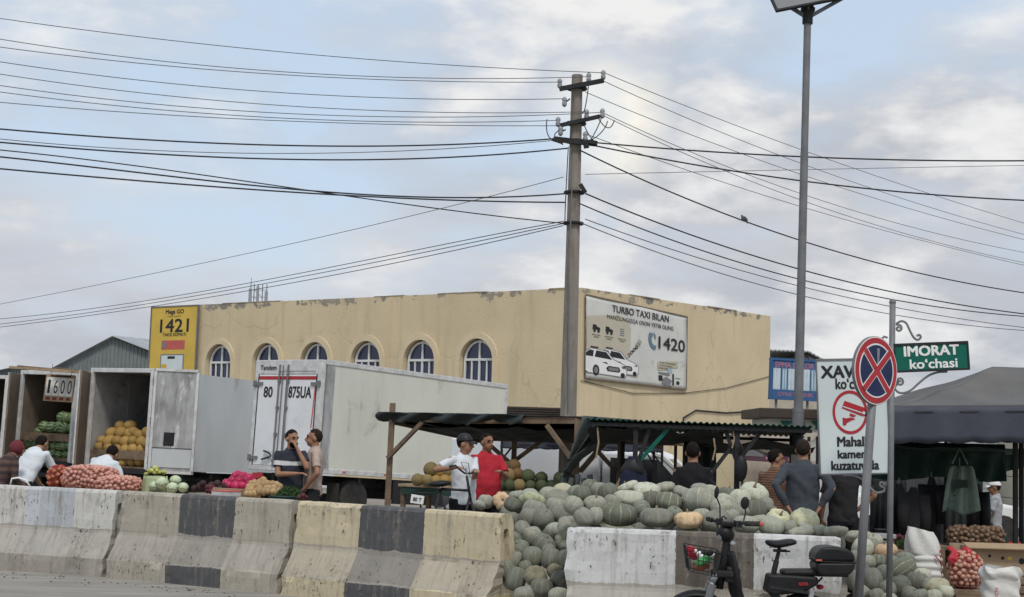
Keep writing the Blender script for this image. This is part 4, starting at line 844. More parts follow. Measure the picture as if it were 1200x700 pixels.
# ------------------------------------------------------------------ street name post with warning board
SD = 13.0
def scroll(p0, pts, D, r=.011):
    return [at(a, b_, D) for a, b_ in pts]
def spiral(cx, cy, r0, r1, a0, a1, D, n=22): return [at(cx + (r0 + (r1 - r0) * i / n) * math.cos(a0 + (a1 - a0) * i / n), cy - (r0 + (r1 - r0) * i / n) * math.sin(a0 + (a1 - a0) * i / n), D) for i in range(n + 1)]
def street_sign():
    top, bot = at(1046, 356, SD), at(1042, 700, SD); k = (top.x - bot.x) / (top.z - bot.z); x = lambda z: bot.x + k * (z - bot.z)
    t_ = thing('street_sign', 'slim grey post with green IMORAT street plate and white camera warning board', 'sign', (x(0), SD, 0))
    b = MB(); b.tube([(x(0), SD, 0), (x(top.z), SD, top.z)], .0265, 12); b.build('post', M['metal_grey'], t_, world=True, smooth=True)
    MB().ball((x(top.z), SD, top.z + .012), .03, 10, 8).build('finial', M['metal_grey'], t_, world=True, smooth=True)
    D = SD
    sc = MB(); R = .0095
    sc.tube(spiral(1053, 385, .6, 4.6, 0, 8.4, D) + smooth_path([at(1051, 379, D), at(1056.5, 376.5, D), at(1062, 379, D), at(1066, 387, D), at(1070, 394.5, D), at(1074, 398.2, D), at(1077.5, 397.5, D), at(1079, 394.5, D), at(1077, 392.5, D), at(1074.5, 394, D)]), R, 6)
    MB().tube([at(1040, 396, D), at(1036, 394.5, D), at(1033, 398, D)], R, 6).build('scroll_bracket', M['metal_grey'], t_, world=True); sc.build('scroll_bracket', M['metal_grey'], t_, world=True); sc = MB()
    sc.tube(spiral(1054.5, 448, .6, 4.8, 0, 8.2, D) + smooth_path([at(1051, 451, D), at(1048.5, 455, D), at(1053, 460, D), at(1060, 460.5, D), at(1068, 457, D), at(1077, 449, D), at(1088, 440.5, D), at(1099, 436.5, D), at(1110, 435.8, D)]), R, 6)
    sc.build('scroll_bracket', M['metal_grey'], t_, world=True)
    # lower scroll hidden by nothing, on the other side of the post below the board
    s2 = MB(); s2.tube(spiral(1034, 567.5, .8, 4.5, -1.2, 7.0, D) + smooth_path([at(1036, 576, D), at(1027, 577.5, D), at(1019, 571, D), at(1010, 562, D), at(1000, 557.5, D), at(988, 557, D)]), R, 6); s2.build('scroll_bracket', M['metal_grey'], t_, world=True)
    # green plate
    tl, tr, br, bl = at(1048, 402.5, D - .02), at(1135.5, 399, D - .02), at(1135.5, 434.5, D - .02), at(1048, 435.5, D - .02)
    X = (tr - tl).normalized(); Z = ((tl - bl) - X * (tl - bl).dot(X)).normalized(); W_, H_ = (tr - tl).length, (tl - bl).length; c = (tl + br) / 2
    MB().prism(rect(0, 0, W_ - .02, H_ - .02), c, X, Z, -.03).build('street_plate', M['sign_green'], t_, world=True)
    f = MB()
    for q in (rect(0, H_ / 2 - .006, W_, .022), rect(0, -H_ / 2 + .006, W_, .016), rect(-W_ / 2 + .006, 0, .012, H_ - .03), rect(W_ / 2 - .006, 0, .014, H_ - .03)): f.prism(q, c - X.cross(Z) * .034, X, Z, .042)
    f.build('plate_frame', M['metal_dark'], t_, world=True)
    text('IMORAT', M['white_print'], c, X, Z, .0, .055, .46, .083, t_, bold=.035, proud=.004); text('ko‘chasi', M['white_print'], c, X, Z, .012, -.055, .40, .078, t_, bold=.025, proud=.004)
    # white board
    D2 = D + .0; tl, tr, br, bl = at(959.5, 421, D2), at(1040.5, 419.5, D2), at(1040.5, 556, D2), at(958.5, 554.5, D2)
    X = (tr - tl).normalized(); Z = ((tl - bl) - X * (tl - bl).dot(X)).normalized(); W_, H_ = (tr - tl).length, (tl - bl).length; c = (tl + br) / 2
    MB().prism(rect(0, 0, W_, H_), c, X, Z, -.02).build('warning_board', M['board'], t_, world=True, bevel=.004)
    f = MB()
    for q in (rect(0, H_ / 2 + .004, W_ + .012, .016), rect(0, -H_ / 2 - .002, W_ + .012, .012), rect(-W_ / 2 - .002, 0, .01, H_), rect(W_ / 2 + .002, 0, .01, H_)): f.prism(q, c - X.cross(Z) * .022, X, Z, .03)
    f.build('board_frame', M['metal_grey'], t_, world=True)
    s = W_ / 81.0
    def tx(st, px, py, w, h, bold): text(st, M['ink'], c, X, Z, (px - 999.5) * s, (488 - py) * s, w * s, h * s, t_, bold=bold, proud=.003)
    tx('XAVFSIZ', 1001, 435.5, 74, 14, .03); tx('ko‘chasi', 1001, 449.5, 41, 12.5, .02); tx('Mahalla', 1000, 517, 40, 11, .03); tx('kamera', 998.5, 531.5, 37, 9.5, .03); tx('kuzatuvida', 999.5, 544.5, 55, 10.5, .03)
    Q = lambda l: [((a - 999.5) * s, (488 - b_) * s) for a, b_ in l]
    ring_o = [(996 + 20.5 * math.cos(a), 483 + 25.5 * math.sin(a)) for a in np.linspace(0, 2 * math.pi, 41)]; ring_i = [(996 + 17.6 * math.cos(a), 483 + 22 * math.sin(a)) for a in np.linspace(0, 2 * math.pi, 41)]
    rg = MB(); Np = X.cross(Z)
    for i in range(40): rg.prism(Q([ring_o[i], ring_o[i + 1], ring_i[i + 1], ring_i[i]]), c + Np * .002, X, Z, .0015)
    rg.build('print', M['red'], t_, world=True)
    for pts in ([(990, 469.5), (1013, 478), (1017, 488), (1009, 487.5), (986.5, 478)], [(996, 484), (1003, 487), (1000, 489), (995, 487)], [(987, 489), (991, 490), (997, 489), (1002, 491), (996, 493), (991, 496), (991, 498), (987, 498)]): flat('print', M['red'], c, X, Z, Q(pts), t_, proud=.002)
    flat('print', M['board'], c, X, Z, Q([(988, 475.5), (1010, 483.5), (1009.5, 484.5), (987.5, 476.6)]), t_, proud=.004); flat('print', M['board'], c, X, Z, Q([(1011, 482), (1014, 483), (1013, 486), (1010, 485)]), t_, proud=.004)
street_sign()
def nostop():
    D = 12.3; top, bot = at(1022.5, 462, D), at(1006, 702, D); c = at(1026.5, 434.5, D - .03)
    kx = (top.x - bot.x) / (top.z - bot.z); b0 = Vector((bot.x - kx * bot.z, D, 0))
    t_ = thing('no_stopping_sign', 'round blue no stopping sign with red cross on a leaning grey post', 'sign', b0)
    b = MB(); b.tube([b0, Vector((b0.x + kx * (c.z + .18), D, c.z + .18))], .036, 12); b.build('post', M['metal_grey'], t_, world=True, smooth=True)
    a = R_(39); N = Vector((math.sin(a), -math.cos(a), 0)); X = Vector((math.cos(a), math.sin(a), 0)); Z = Vector((.05, 0, 1)); Z = (Z - N * Z.dot(N)).normalized(); X = Z.cross(N)
    X = -X if X.x < 0 else X
    r = 40.3 * D / 1800
    def disc(nm, m, rad, pr, t=.003): flat(nm, m, c, X, Z, ell(0, 0, rad, rad, 48), t_, proud=pr, t=t)
    MB().prism(ell(0, 0, r, r, 48), c - N * .025, X, Z, .025).build('disc', M['metal_grey'], t_, world=True)
    disc('print', M['white_print'], r * .985, .0, .002); disc('print', M['red'], r * .955, .003, .0015); disc('print', M['white_print'], r * .79, .005, .0015); disc('print', M['sign_blue'], r * .745, .007, .0015)
    for sg in (-1, 1):
        for w, pr, m in ((.115, .009, M['white_print']), (.088, .0112 + .0012 * sg, M['red'])):
            Lh = r * .8; d = Vector((math.cos(R_(45 * sg)), math.sin(R_(45 * sg)))); n = Vector((-d.y, d.x)); q = [d * -Lh - n * w * r, d * Lh - n * w * r, d * Lh + n * w * r, d * -Lh + n * w * r]
            flat('print', m, c, X, Z, [tuple(k) for k in q], t_, proud=pr + (0.0004 * sg if pr < .01 else 0), t=.001)
    MB().bar(c - N * .03 + Z * .05, c - N * .03 - Z * .05, .12, .02, N).build('clamp', M['metal_dark'], t_, world=True)
nostop()
# ================================================================== people
cloth('tee_white', (.62, .65, .68), (.54, .57, .6)); cloth('tee_red', (.42, .025, .04), (.33, .02, .032)); cloth('tee_black', (.014, .014, .016)); cloth('tee_beige', (.42, .33, .28), (.36, .28, .24)); cloth('polo_navy', (.018, .022, .035)); cloth('sweater', (.06, .068, .082), (.045, .052, .064))
cloth('dark_cloth', (.025, .024, .026)); cloth('trouser_black', (.014, .014, .017)); cloth('jeans', (.035, .045, .07)); cloth('tee_grey', (.36, .37, .39)); cloth('scarf', (.16, .035, .045)); cloth('cap_white', (.7, .68, .66)); cloth('shoe', (.03, .03, .032))
def stripes(name, c1, c2, f, axis=2, lo=None):
    m, nt, b = base_mat(name); b.inputs['Roughness'].default_value = .9
    tc = nd(nt, 'ShaderNodeTexCoord').outputs['Object']; z = nd(nt, 'ShaderNodeSeparateXYZ', {0: tc}).outputs[axis]
    n = nd(nt, 'ShaderNodeTexNoise', {'Vector': tc, 'Scale': 7, 'Detail': 4}).outputs[0]; z = mth(nt, 'ADD', z, mth(nt, 'MULTIPLY', mth(nt, 'SUBTRACT', n, .5), .03))
    if lo: c = mix(nt, ramp(nt, z, [(0, 0.), (lo[0], 1.), (lo[1], 0.)], 'CONSTANT') if lo[1] < 1 else mth(nt, 'MULTIPLY', mth(nt, 'GREATER_THAN', z, lo[0]), mth(nt, 'LESS_THAN', z, lo[1])), c1, c2)
    else: c = mix(nt, mth(nt, 'GREATER_THAN', mth(nt, 'SINE', mth(nt, 'MULTIPLY', z, f)), 0.0), c1, c2)
    setc(nt, b, c); bump(nt, b, nd(nt, 'ShaderNodeTexNoise', {'Vector': tc, 'Scale': 14, 'Detail': 4}).outputs[0], .35); M[name] = m
stripes('tee_striped', (.2, .085, .04), (.055, .04, .035), 210); stripes('polo_band', (.018, .022, .035), (.5, .5, .5), 1, lo=(1.27, 1.325)); stripes('dress_print', (.09, .05, .04), (.035, .02, .02), 60)
def ik(S, W, a, b, pole):
    S, W = Vector(S), Vector(W); d = W - S; L = min(d.length, (a + b) * .995); d.normalize(); k = (a * a - b * b + L * L) / (2 * L); h = math.sqrt(max(a * a - k * k, 0)); p = Vector(pole); p = (p - d * p.dot(d)).normalized()
    return S + d * k + p * h, S + d * L
def person(label, loc, rz, H=1.75, lean=0, hands=((-.26, .03, .82), (.26, .03, .82)), poles=((-.4, -1, 0), (.4, -1, 0)), shirt='tee_white', sleeve=.55, trousers='trouser_black', skin='skin', hair='hair', cap=None, head=(0, 0), belly=.0, beard=False, sit=False, scarf=False, hips=None, turn=0, group=None):
    t_ = thing('person', label, 'person', loc, rz, group); t_.scale = (H / 1.75,) * 3
    hz = .93 if not sit else .55
    ML = Matrix.Translation((0, 0, hz)) @ Matrix.Rotation(-R_(lean), 4, 'X') @ Matrix.Rotation(R_(turn), 4, 'Z') @ Matrix.Translation((0, 0, -.93))
    U = lambda x, y, z: ML @ Vector((x, y, z))
    MLr = ML.to_3x3()
    Sh = [U(s * .17, -.01, 1.42) for s in (-1, 1)]; arms = []
    for i in (0, 1):
        h = Vector(hands[i]) if len(hands[i]) == 3 else mw(t_).inverted() @ at(*hands[i][1:])
        e, w = ik(Sh[i], h, .29, .26, poles[i]); arms.append((Sh[i], e, w))
    if sit: legs = [((s * .09, 0, hz - .02), (s * .13, .42, hz + .0), (s * .13, .46, .09)) for s in (-1, 1)]
    else: legs = [((s * .09, 0, .93), (s * .11, .02 + (.05 if lean > 25 else 0), .5), (s * .12, -.02, .09)) for s in (-1, 1)]
    # ---- body: one continuous surface
    b = MB()
    b.tube([U(0, 0, .9), U(0, .01, 1.05), U(0, 0, 1.3), U(0, -.01, 1.42), U(0, -.01, 1.475)], [(.14, .095), (.13, .09), (.15, .1), (.13, .075), (.06, .055)], 12, side=MLr @ Vector((1, 0, 0)))
    b.tube([U(0, -.015, 1.44), U(0, 0, 1.52), U(0, .012, 1.585)], [.066, .058, .058], 10)
    HM = ML @ Matrix.Translation((0, .012, 1.61)) @ Matrix.Rotation(R_(head[0]), 4, 'Z') @ Matrix.Rotation(-R_(head[1]) + R_(lean) * .35, 4, 'X'); HR = HM.to_3x3(); h = lambda x, y, z: HM @ Vector((x, y, z))
    b.ball(h(0, -.012, .025), (.074, .094, .094), 14, 10, HR); b.ball(h(0, .028, -.045), (.056, .062, .066), 12, 8, HR); b.ball(h(0, .05, -.085), (.03, .033, .026), 10, 6, HR)
    b.tube([h(0, .086, .012), h(0, .104, -.018), h(0, .113, -.03), h(0, .09, -.042)], [.009, .012, .016, .011], 8); b.tube([h(-.04, .076, .026), h(0, .088, .026), h(.04, .076, .026)], .012, 6)
    for s in (-1, 1): b.ball(h(s * .076, -.008, -.01), (.011, .024, .033), 8, 6, HR)
    for (S, E, W) in arms:
        d = (W - E).normalized(); b.tube([S, S.lerp(E, .3), E], [.046, .044, .037], 9); b.tube([E, E.lerp(W, .3), W], [.038, .038, .026], 9); b.ball(E, .037, 8, 6)
        # hand: palm, four curled fingers of unequal length, thumb from the palm's side
        up = MLr @ Vector((0, 0, 1)); sd = d.cross(up)
        sd = sd.normalized() if sd.length > .2 else MLr @ Vector((1, 0, 0)); nn = sd.cross(d)
        b.tube([W - d * .01, W + d * .045, W + d * .092], [(.027, .02), (.042, .017), (.04, .014)], 10, side=sd)
        for k, (o, L_) in enumerate(((-.031, .062), (-.0105, .074), (.0105, .07), (.031, .055))):
            p0 = W + d * .085 + sd * o; p1 = p0 + d * L_ * .55 - nn * .012; p2 = p1 + d * L_ * .38 - nn * .026; b.tube([p0, p1, p2], [.0095, .009, .0075], 6)
        sg = -1 if S is arms[0][0] else 1
        p0 = W + d * .03 - sd * sg * .036; p1 = p0 + d * .032 - sd * sg * .024 - nn * .006; b.tube([p0 - d * .01, p1, p1 + d * .03 - sd * sg * .003 - nn * .008], [.014, .011, .009], 6)
    for (A, K, F) in legs:
        b.tube([A, Vector(A).lerp(Vector(K), .35), K], [.085, .078, .055], 10); b.tube([K, Vector(K).lerp(Vector(F), .3), F], [.055, .056, .036], 10); b.tube([Vector(F) + Vector((0, -.05, -.04)), Vector(F) + Vector((0, .05, -.045)), Vector(F) + Vector((0, .15, -.07))], [.035, .038, .02], 8)
    sk = M[skin]; remesh(b, 'body', sk, t_, .0095, 3)
    # ---- shirt
    s = MB(); g = belly
    hem = .87 if not sit else .9
    s.tube([U(0, .0, hem), U(0, .005 + g * .4, .97), U(0, .012 + g * .6, 1.08), U(0, .005 + g * .2, 1.22), U(0, -.005, 1.34), U(0, -.012, 1.425), U(0, -.015, 1.475), U(0, -.01, 1.505)], [(.178 + g * .5, .128 + g), (.17 + g * .6, .122 + g), (.165 + g * .5, .122 + g), (.178 + g * .2, .128 + g * .3), (.18, .12), (.15, .095), (.085, .072), (.066, .06)], 18, side=MLr @ Vector((1, 0, 0)))
    for (S, E, W) in arms:
        inn = S.lerp(U(0, -.01, 1.36), .3)
        if sleeve <= 1: s.tube([inn, S + (inn - S) * .15, S.lerp(E, .35), S.lerp(E, max(sleeve, .4) + .18)], [.057, .056, .057, .06], 10)
        else: s.tube([inn, S, S.lerp(E, .4), E, E.lerp(W, .4), E.lerp(W, .93)], [.062, .06, .058, .05, .047, .038], 10)
    def crease(sd):
        def post(o):
            for v in o.data.vertices:
                n = v.normal; c = v.co * 1.0 + Vector((sd, 0, 0)); v.co += n * (noise.noise(Vector((c.x * 7, c.y * 7, c.z * 11 + c.x * 6))) * .011 + noise.noise(c * 19) * .004)
        return post
    remesh(s, 'shirt', M[shirt], t_, .0125, 3, crease(len(label)))
    # ---- trousers and shoes
    q = MB()
    if sit: q.tube([(0, 0, hz + .08), (0, .02, hz - .08)], [(.168, .125), (.165, .14)], 12, side=(1, 0, 0))
    else: q.tube([U(0, 0, 1.0), Vector((0, -.0, .93)), (0, -.005, .84)], [(.155, .112), (.168, .125), (.155, .12)], 14, side=(1, 0, 0))
    for (A, K, F) in legs: q.tube([A, Vector(A).lerp(Vector(K), .4), K, Vector(K).lerp(Vector(F), .5), Vector(F) + Vector((0, 0, .0))], [.1, .093, .075, .07, .066], 12)
    remesh(q, 'trousers', M[trousers], t_, .016, 3, crease(3))
    for (A, K, F) in legs:
        f = Vector(F); MB().tube([f + Vector((0, -.09, -.055)), f + Vector((0, -.05, -.04)), f + Vector((0, .04, -.045)), f + Vector((0, .13, -.06)), f + Vector((0, .18, -.068))], [(.03, .03), (.042, .048), (.045, .044), (.046, .03), (.028, .018)], 10, side=(1, 0, 0)).build('shoe', M['shoe'], t_, smooth=True)
    # ---- hair: shell over the skull, with a hairline
    def shell(nm, m, keep, r=(.0755, .0962, .0962), c=(0, -.013, .0255), n=40, k=26, rag=.006):
        x = MB(); V = {}; 
        def pt(i, j):
            th, ph = math.pi * i / k, 2 * math.pi * j / n; v = Vector((math.sin(th) * math.cos(ph), math.sin(th) * math.sin(ph), math.cos(th))); z = 1 + (noise.noise(v * 6) * 4 + noise.noise(v * 17) * 5) * rag
            return Vector((v.x * r[0] * z, v.y * r[1] * z, v.z * r[2] * z)) + Vector(c), v
        for i in range(k):
            for j in range(n):
                P = [pt(i, j), pt(i + 1, j), pt(i + 1, (j + 1) % n), pt(i, (j + 1) % n)]; mid = sum((p[1] for p in P), Vector()) / 4
                if keep(mid.x + noise.noise(mid * 12) * .05, mid.y + noise.noise(mid * 12 + Vector((5, 0, 0))) * .08, mid.z): x.add([h(*p[0]) for p in P], [(0, 1, 2, 3)])
        if x.v: return x.build(nm, m, t_, smooth=True, solid=.004, weld=True)
    if scarf:
        shell('headscarf', M['scarf'], lambda x, y, z: not (y > .55 and z < .45), (.092, .108, .112), (0, -.015, .01))
    else: shell('hair', M[hair], lambda x, y, z: (z > .42 and y < .84 - max(0, .8 - z) * 1.0) or (y < .18 and z > .1) or (y < .06 and z > -.12) or (y < -.22 and z > -.8 + .35 * abs(x)))
    if beard: shell('beard', M['hair'], lambda x, y, z: z < -.12 and y > .1 and not (y > .8 and z > -.35) , (.062, .07, .082), (0, .03, -.038))
    for s_ in (-1, 1):
        MB().ball(h(s_ * .031, .079, .008), (.013, .006, .006), 8, 6, HR).build('eye', M['ink'], t_); MB().tube([h(s_ * .014, .089, .028), h(s_ * .032, .089, .033), h(s_ * .05, .078, .028)], .0055, 5).build('eyebrow', M[hair], t_)
    MB().tube([h(-.024, .086, -.063), h(0, .094, -.061), h(.024, .086, -.063)], .006, 6).build('mouth', M['lips'], t_)
    if cap:
        cm = M[cap]; cp = shell('cap', cm, lambda x, y, z: z > .12, (.085, .107, .112), (0, -.012, .024), rag=.001)
        MB().grid(lambda u, v: h((u - .5) * .15 * (1 - .25 * v), .075 + .085 * v * (1 - (2 * u - 1) ** 2 * .35), .042 - .02 * v - .025 * (2 * u - 1) ** 2), 10, 5).build('brim', cm, cp, smooth=True, solid=.006)
    return t_
def spot(px, Y): return Vector((gx(px, Y), Y, 0))
PP = []
person('person crouched in dark patterned clothes and reddish headscarf at the left edge', (gx(-6, 20.3), 20.3, 0), R_(-50), 1.6, lean=28, shirt='dress_print', sleeve=1.5, trousers='dark_cloth', scarf=True, hands=((-.2, .42, .95), (.2, .42, .95)), head=(0, -15))
person('person in white shirt and black trousers bending over in front of the watermelon truck', (gx(24, 20.8), 20.8, 0), R_(-18), 1.78, lean=42, shirt='tee_white', hands=((-.14, .7, .85), (.2, .72, .82)), head=(-10, -18))
person('person in pale shirt leaning over the onion sacks, only head and shoulder showing', (gx(105, 20.4), 20.4, 0), R_(-20), 1.72, lean=48, shirt='tee_white', hands=((-.16, .62, .8), (.2, .62, .82)), head=(0, -12), turn=10)
person('man in dark polo with pale chest band, hand raised to his mouth', (gx(341, 20.2), 20.2, 0), R_(-158), 1.77, shirt='polo_band', hands=((-.045, .15, 1.475), (-.02, .25, 1.17)), poles=((-.5, .3, -1), (.8, -.3, -.6)), trousers='jeans', head=(20, 4), beard=True, sleeve=.5)
person('man in beige tee shirt facing left with hand at his waist', (gx(368, 20.4), 20.4, 0), R_(98), 1.79, shirt='tee_beige', hands=((-.2, .1, .98), (.25, .1, .86)), poles=((-.9, -.7, 0), (.5, -1, 0)), trousers='dark_cloth', hair='hair_grey', head=(0, -4))
person('man in white tee shirt and black cap holding a bicycle by its handlebar', (gx(544, 19.4), 19.4, 0), R_(-143), 1.77, shirt='tee_white', cap='black', hands=((0, 558, 553.5, 19.05), (0, 531, 548.5, 19.0)), poles=((-.6, -1, -.6), (1, -.5, -.5)), head=(35, 0), sleeve=.55)
person('stout man in red tee shirt reaching toward the stacked melons', (gx(570, 20.1), 20.1, 0), R_(-165), 1.8, shirt='tee_red', skin='skin_dark', hair='hair', belly=.05, hands=((0, 587, 553.5, 19.75), (.3, .05, .92)), poles=((-.7, -.6, -.8), (.6, -1, 0)), head=(22, 0), sleeve=.6, beard=False)
person('man seen from behind in plain black tee shirt beyond the pumpkins', (gx(812, 17.2), 17.2, 0), R_(4), 1.75, shirt='tee_black', hands=((-.24, .04, .84), (.24, .07, .84)), head=(-12, -4), sleeve=.62)
person('person in rust and brown striped shirt looking right, back half turned', (gx(909, 18.2), 18.2, 0), R_(-32), 1.7, shirt='tee_striped', hands=((-.12, .3, 1.1), (.24, .12, .95)), head=(-45, 0), sleeve=.62, trousers='trouser_black')
person('man in slate grey sweater seen from behind with hands on hips', (gx(941, 17.4), 17.4, 0), R_(-6), 1.82, shirt='sweater', sleeve=1.5, hands=((-.17, -.15, 1.0), (.17, -.15, 1.0)), poles=((-1, -.75, 0), (1, -.75, 0)), hair='hair_grey', head=(-8, -6), belly=.02)
person('person in black standing behind the white camera warning board', (gx(989, 17.6), 17.6, 0), R_(5), 1.74, shirt='dark_cloth', sleeve=.6, hands=((-.24, .08, .9), (.2, .1, 1.02)), poles=((-.6, -1, 0), (1, -.4, 0)), trousers='trouser_black', head=(10, 0))
person('man in white cap and grey tee shirt sitting sideways under the market tents', (gx(1166, 25.4), 25.4, 0), R_(80), 1.66, shirt='tee_grey', cap='cap_white', skin='skin_dark', sit=True, hands=((-.12, .36, .78), (.1, .38, .76)), head=(0, 0), trousers='dark_cloth', sleeve=.6)
t_ = thing('plastic_crate', 'dark green plastic crate under the seated man in the white cap', 'crate', (gx(1166, 25.4), 25.4, 0), R_(80)); cr = MB(); cr.box((0, 0, .22), (.4, .34, .44)); cr.build('shell', M['tarp_green'], t_, bevel=.02)
for z in (.1, .22, .34): MB().box((0, 0, z), (.41, .35, .03)).build('rib', M['tarp_green'], t_)
# ================================================================== stalls
def brace(b, p, q, w=.05): b.bar(p, q, w, w)
def wood_stall():
    FL, FR = at(452, 489, 23.0), at(689, 491.5, 21.2); fx = (FR - FL); fx.z = 0; ux = fx.normalized(); bk = Vector((-ux.y, ux.x, 0)) * 2.6; zt = (FL.z + FR.z) / 2; dz = FR.z - FL.z
    t_ = thing('market_stall', 'rough timber stall with sagging dark tarp roof over stacked melons', 'stall', (FL.x, FL.y, 0), group=None)
    Lx = fx.length; P = lambda u, v, z: FL + ux * u + bk * v + Vector((0, 0, z - FL.z))
    pm = M['wood']
    posts = [((.08, 0, 0), (.12, .0, zt + .2)), ((Lx - .18, 0, 0), (Lx - .16, 0, zt + .02)), ((.66, 1, 0), (.68, 1, zt - .25)), ((.1, 1, 0), (.15, 1, zt - .25)), ((2.58, 1, 0), (2.6, 1, zt - .25))]
    for a, b_ in posts: m = MB(); m.bar(P(*a), P(*b_), .085, .085); m.build('post', pm, t_, world=True, bevel=.008)
    for a, b_ in (((-.12, 0, zt - .02), (Lx * .5, 0, zt - .035)), ((Lx * .5 + .003, .0, zt - .03), (Lx + .08, 0, zt)), ((-.1, 1, zt - .27), (Lx + .6, 1, zt - .26)), ((.12, .02, zt - .07), (.12, 1, zt - .32)), ((Lx - .17, .02, zt - .07), (Lx - .17, 1, zt - .32))): m = MB(); m.bar(P(*a), P(*b_), .06, .1); m.build('beam', pm, t_, world=True, bevel=.006)
    for a, b_ in (((.12, -.03, zt - .62), (.72, -.03, zt - .08)), ((Lx - .2, -.02, zt - .55), (Lx - .62, -.02, zt - .08)), ((.71, .97, 1.36), (1.22, .97, zt - .3)), ((.63, .97, 1.36), (.14, .97, zt - .3)), ((2.55, .97, 1.3), (2.1, .97, zt - .3)), ((Lx - .14, .03, zt - .7), (Lx - .12, .4, zt - .12))): m = MB(); m.bar(P(*a), P(*b_), .055, .055); m.build('brace', pm, t_, world=True)
    def roof(u, v):
        x = -.06 + (Lx + .2) * u; z = zt + .045 - .26 * v - .03 * math.sin(v * math.pi) * (1 + .5 * math.sin(u * 19)) + .012 * noise.noise(Vector((u * 14, v * 8, 0)))
        return P(x, v * 1.05 - .02, z)
    MB().grid(roof, 60, 14).build('tarp', M['tarp_dark'], t_, world=True, smooth=True, solid=.012)
    def lip(u, v):
        x = -.06 + (Lx * .72 + .06) * u; d = (.07 + .075 * abs(math.sin(u * 7.5 + .4)) * (.6 + .4 * math.sin(u * 3)) + .03 * noise.noise(Vector((u * 20, 0, 3)))) * (1.15 if u > .12 else 1.3)
        return P(x, -.03 - .03 * math.sin(v * 3 + u * 25) - .01, zt + .06 - d * v)
    MB().grid(lip, 70, 6).build('tarp_edge', M['tarp_dark'], t_, world=True, smooth=True, solid=.01)
    def under(u, v):
        x = .1 + (Lx - .2) * u; return P(x, .12 + .8 * v, zt - .11 - .16 * v - .04 * abs(math.sin(u * 10 + v * 2)) - .04 * noise.noise(Vector((u * 9, v * 5, 7))))
    MB().grid(under, 60, 12).build('tarp_lining', M['tarp_dark'], t_, world=True, smooth=True, solid=.01)
    def net(u, v):  # mesh cloth hanging at the right end, gathered to a knot
        w = (1 - v) * .85 + .10; x = Lx - .02 + (u * w) * (.95) + v * -.18 + .02 * math.sin(u * 24) * (1 - v * .3); return P(x, -.04 - .05 * math.sin(u * 21) - .05 * v, zt + .06 - u * .05 * (1 - v) - v * (.86 - .25 * u))
    MB().grid(net, 50, 16).build('hanging_net', M['tarp_mesh'], t_, world=True, smooth=True, solid=.008)
    kn = MB()
    for i in range(5): a = P(Lx - .2 + .09 * i, -.08, zt - .74 - .05 * (i % 2)); kn.tube([a, a + Vector((-.05 + .02 * i, 0, -.13)), a + Vector((.03 * (i - 2), -.02, -.3 + .02 * i))], [.04, .035, .012], 6)
    kn.ball(P(Lx - .22, -.06, zt - .78), (.1, .07, .06), 10, 6); kn.build('tied_rope', M['tarp_mesh'], t_, world=True, smooth=True)
    # the two counters
    for nm, u0_, u1_, z, v, lab in (('counter', .35, 1.55, 1.02, -.05, 'slatted timber counter under the golden melons beside the bicycle'), ('counter', 1.75, Lx + .25, .98, .05, 'long timber counter carrying the dark green melons')):
        c_ = P((u0_ + u1_) / 2, v, 0); tb = thing('market_table', lab, 'table', (c_.x, c_.y, 0), math.atan2(ux.y, ux.x)); w = u1_ - u0_
        for k in range(5): MB().box((0, .1 + k * .17, z - .02), (w, .16, .04)).build('plank', M['wood_pale'], tb, bevel=.004)
        for x in (-w / 2 + .06, w / 2 - .06):
            for y in (.08, .74): MB().box((x, y, (z - .04) / 2), (.06, .06, z - .04)).build('leg', M['wood'], tb)
        MB().box((0, .05, z - .1), (w - .1, .03, .1)).build('apron', M['tarp_green'], tb)
    return P, Lx, zt
WP, WL, WZT = wood_stall()
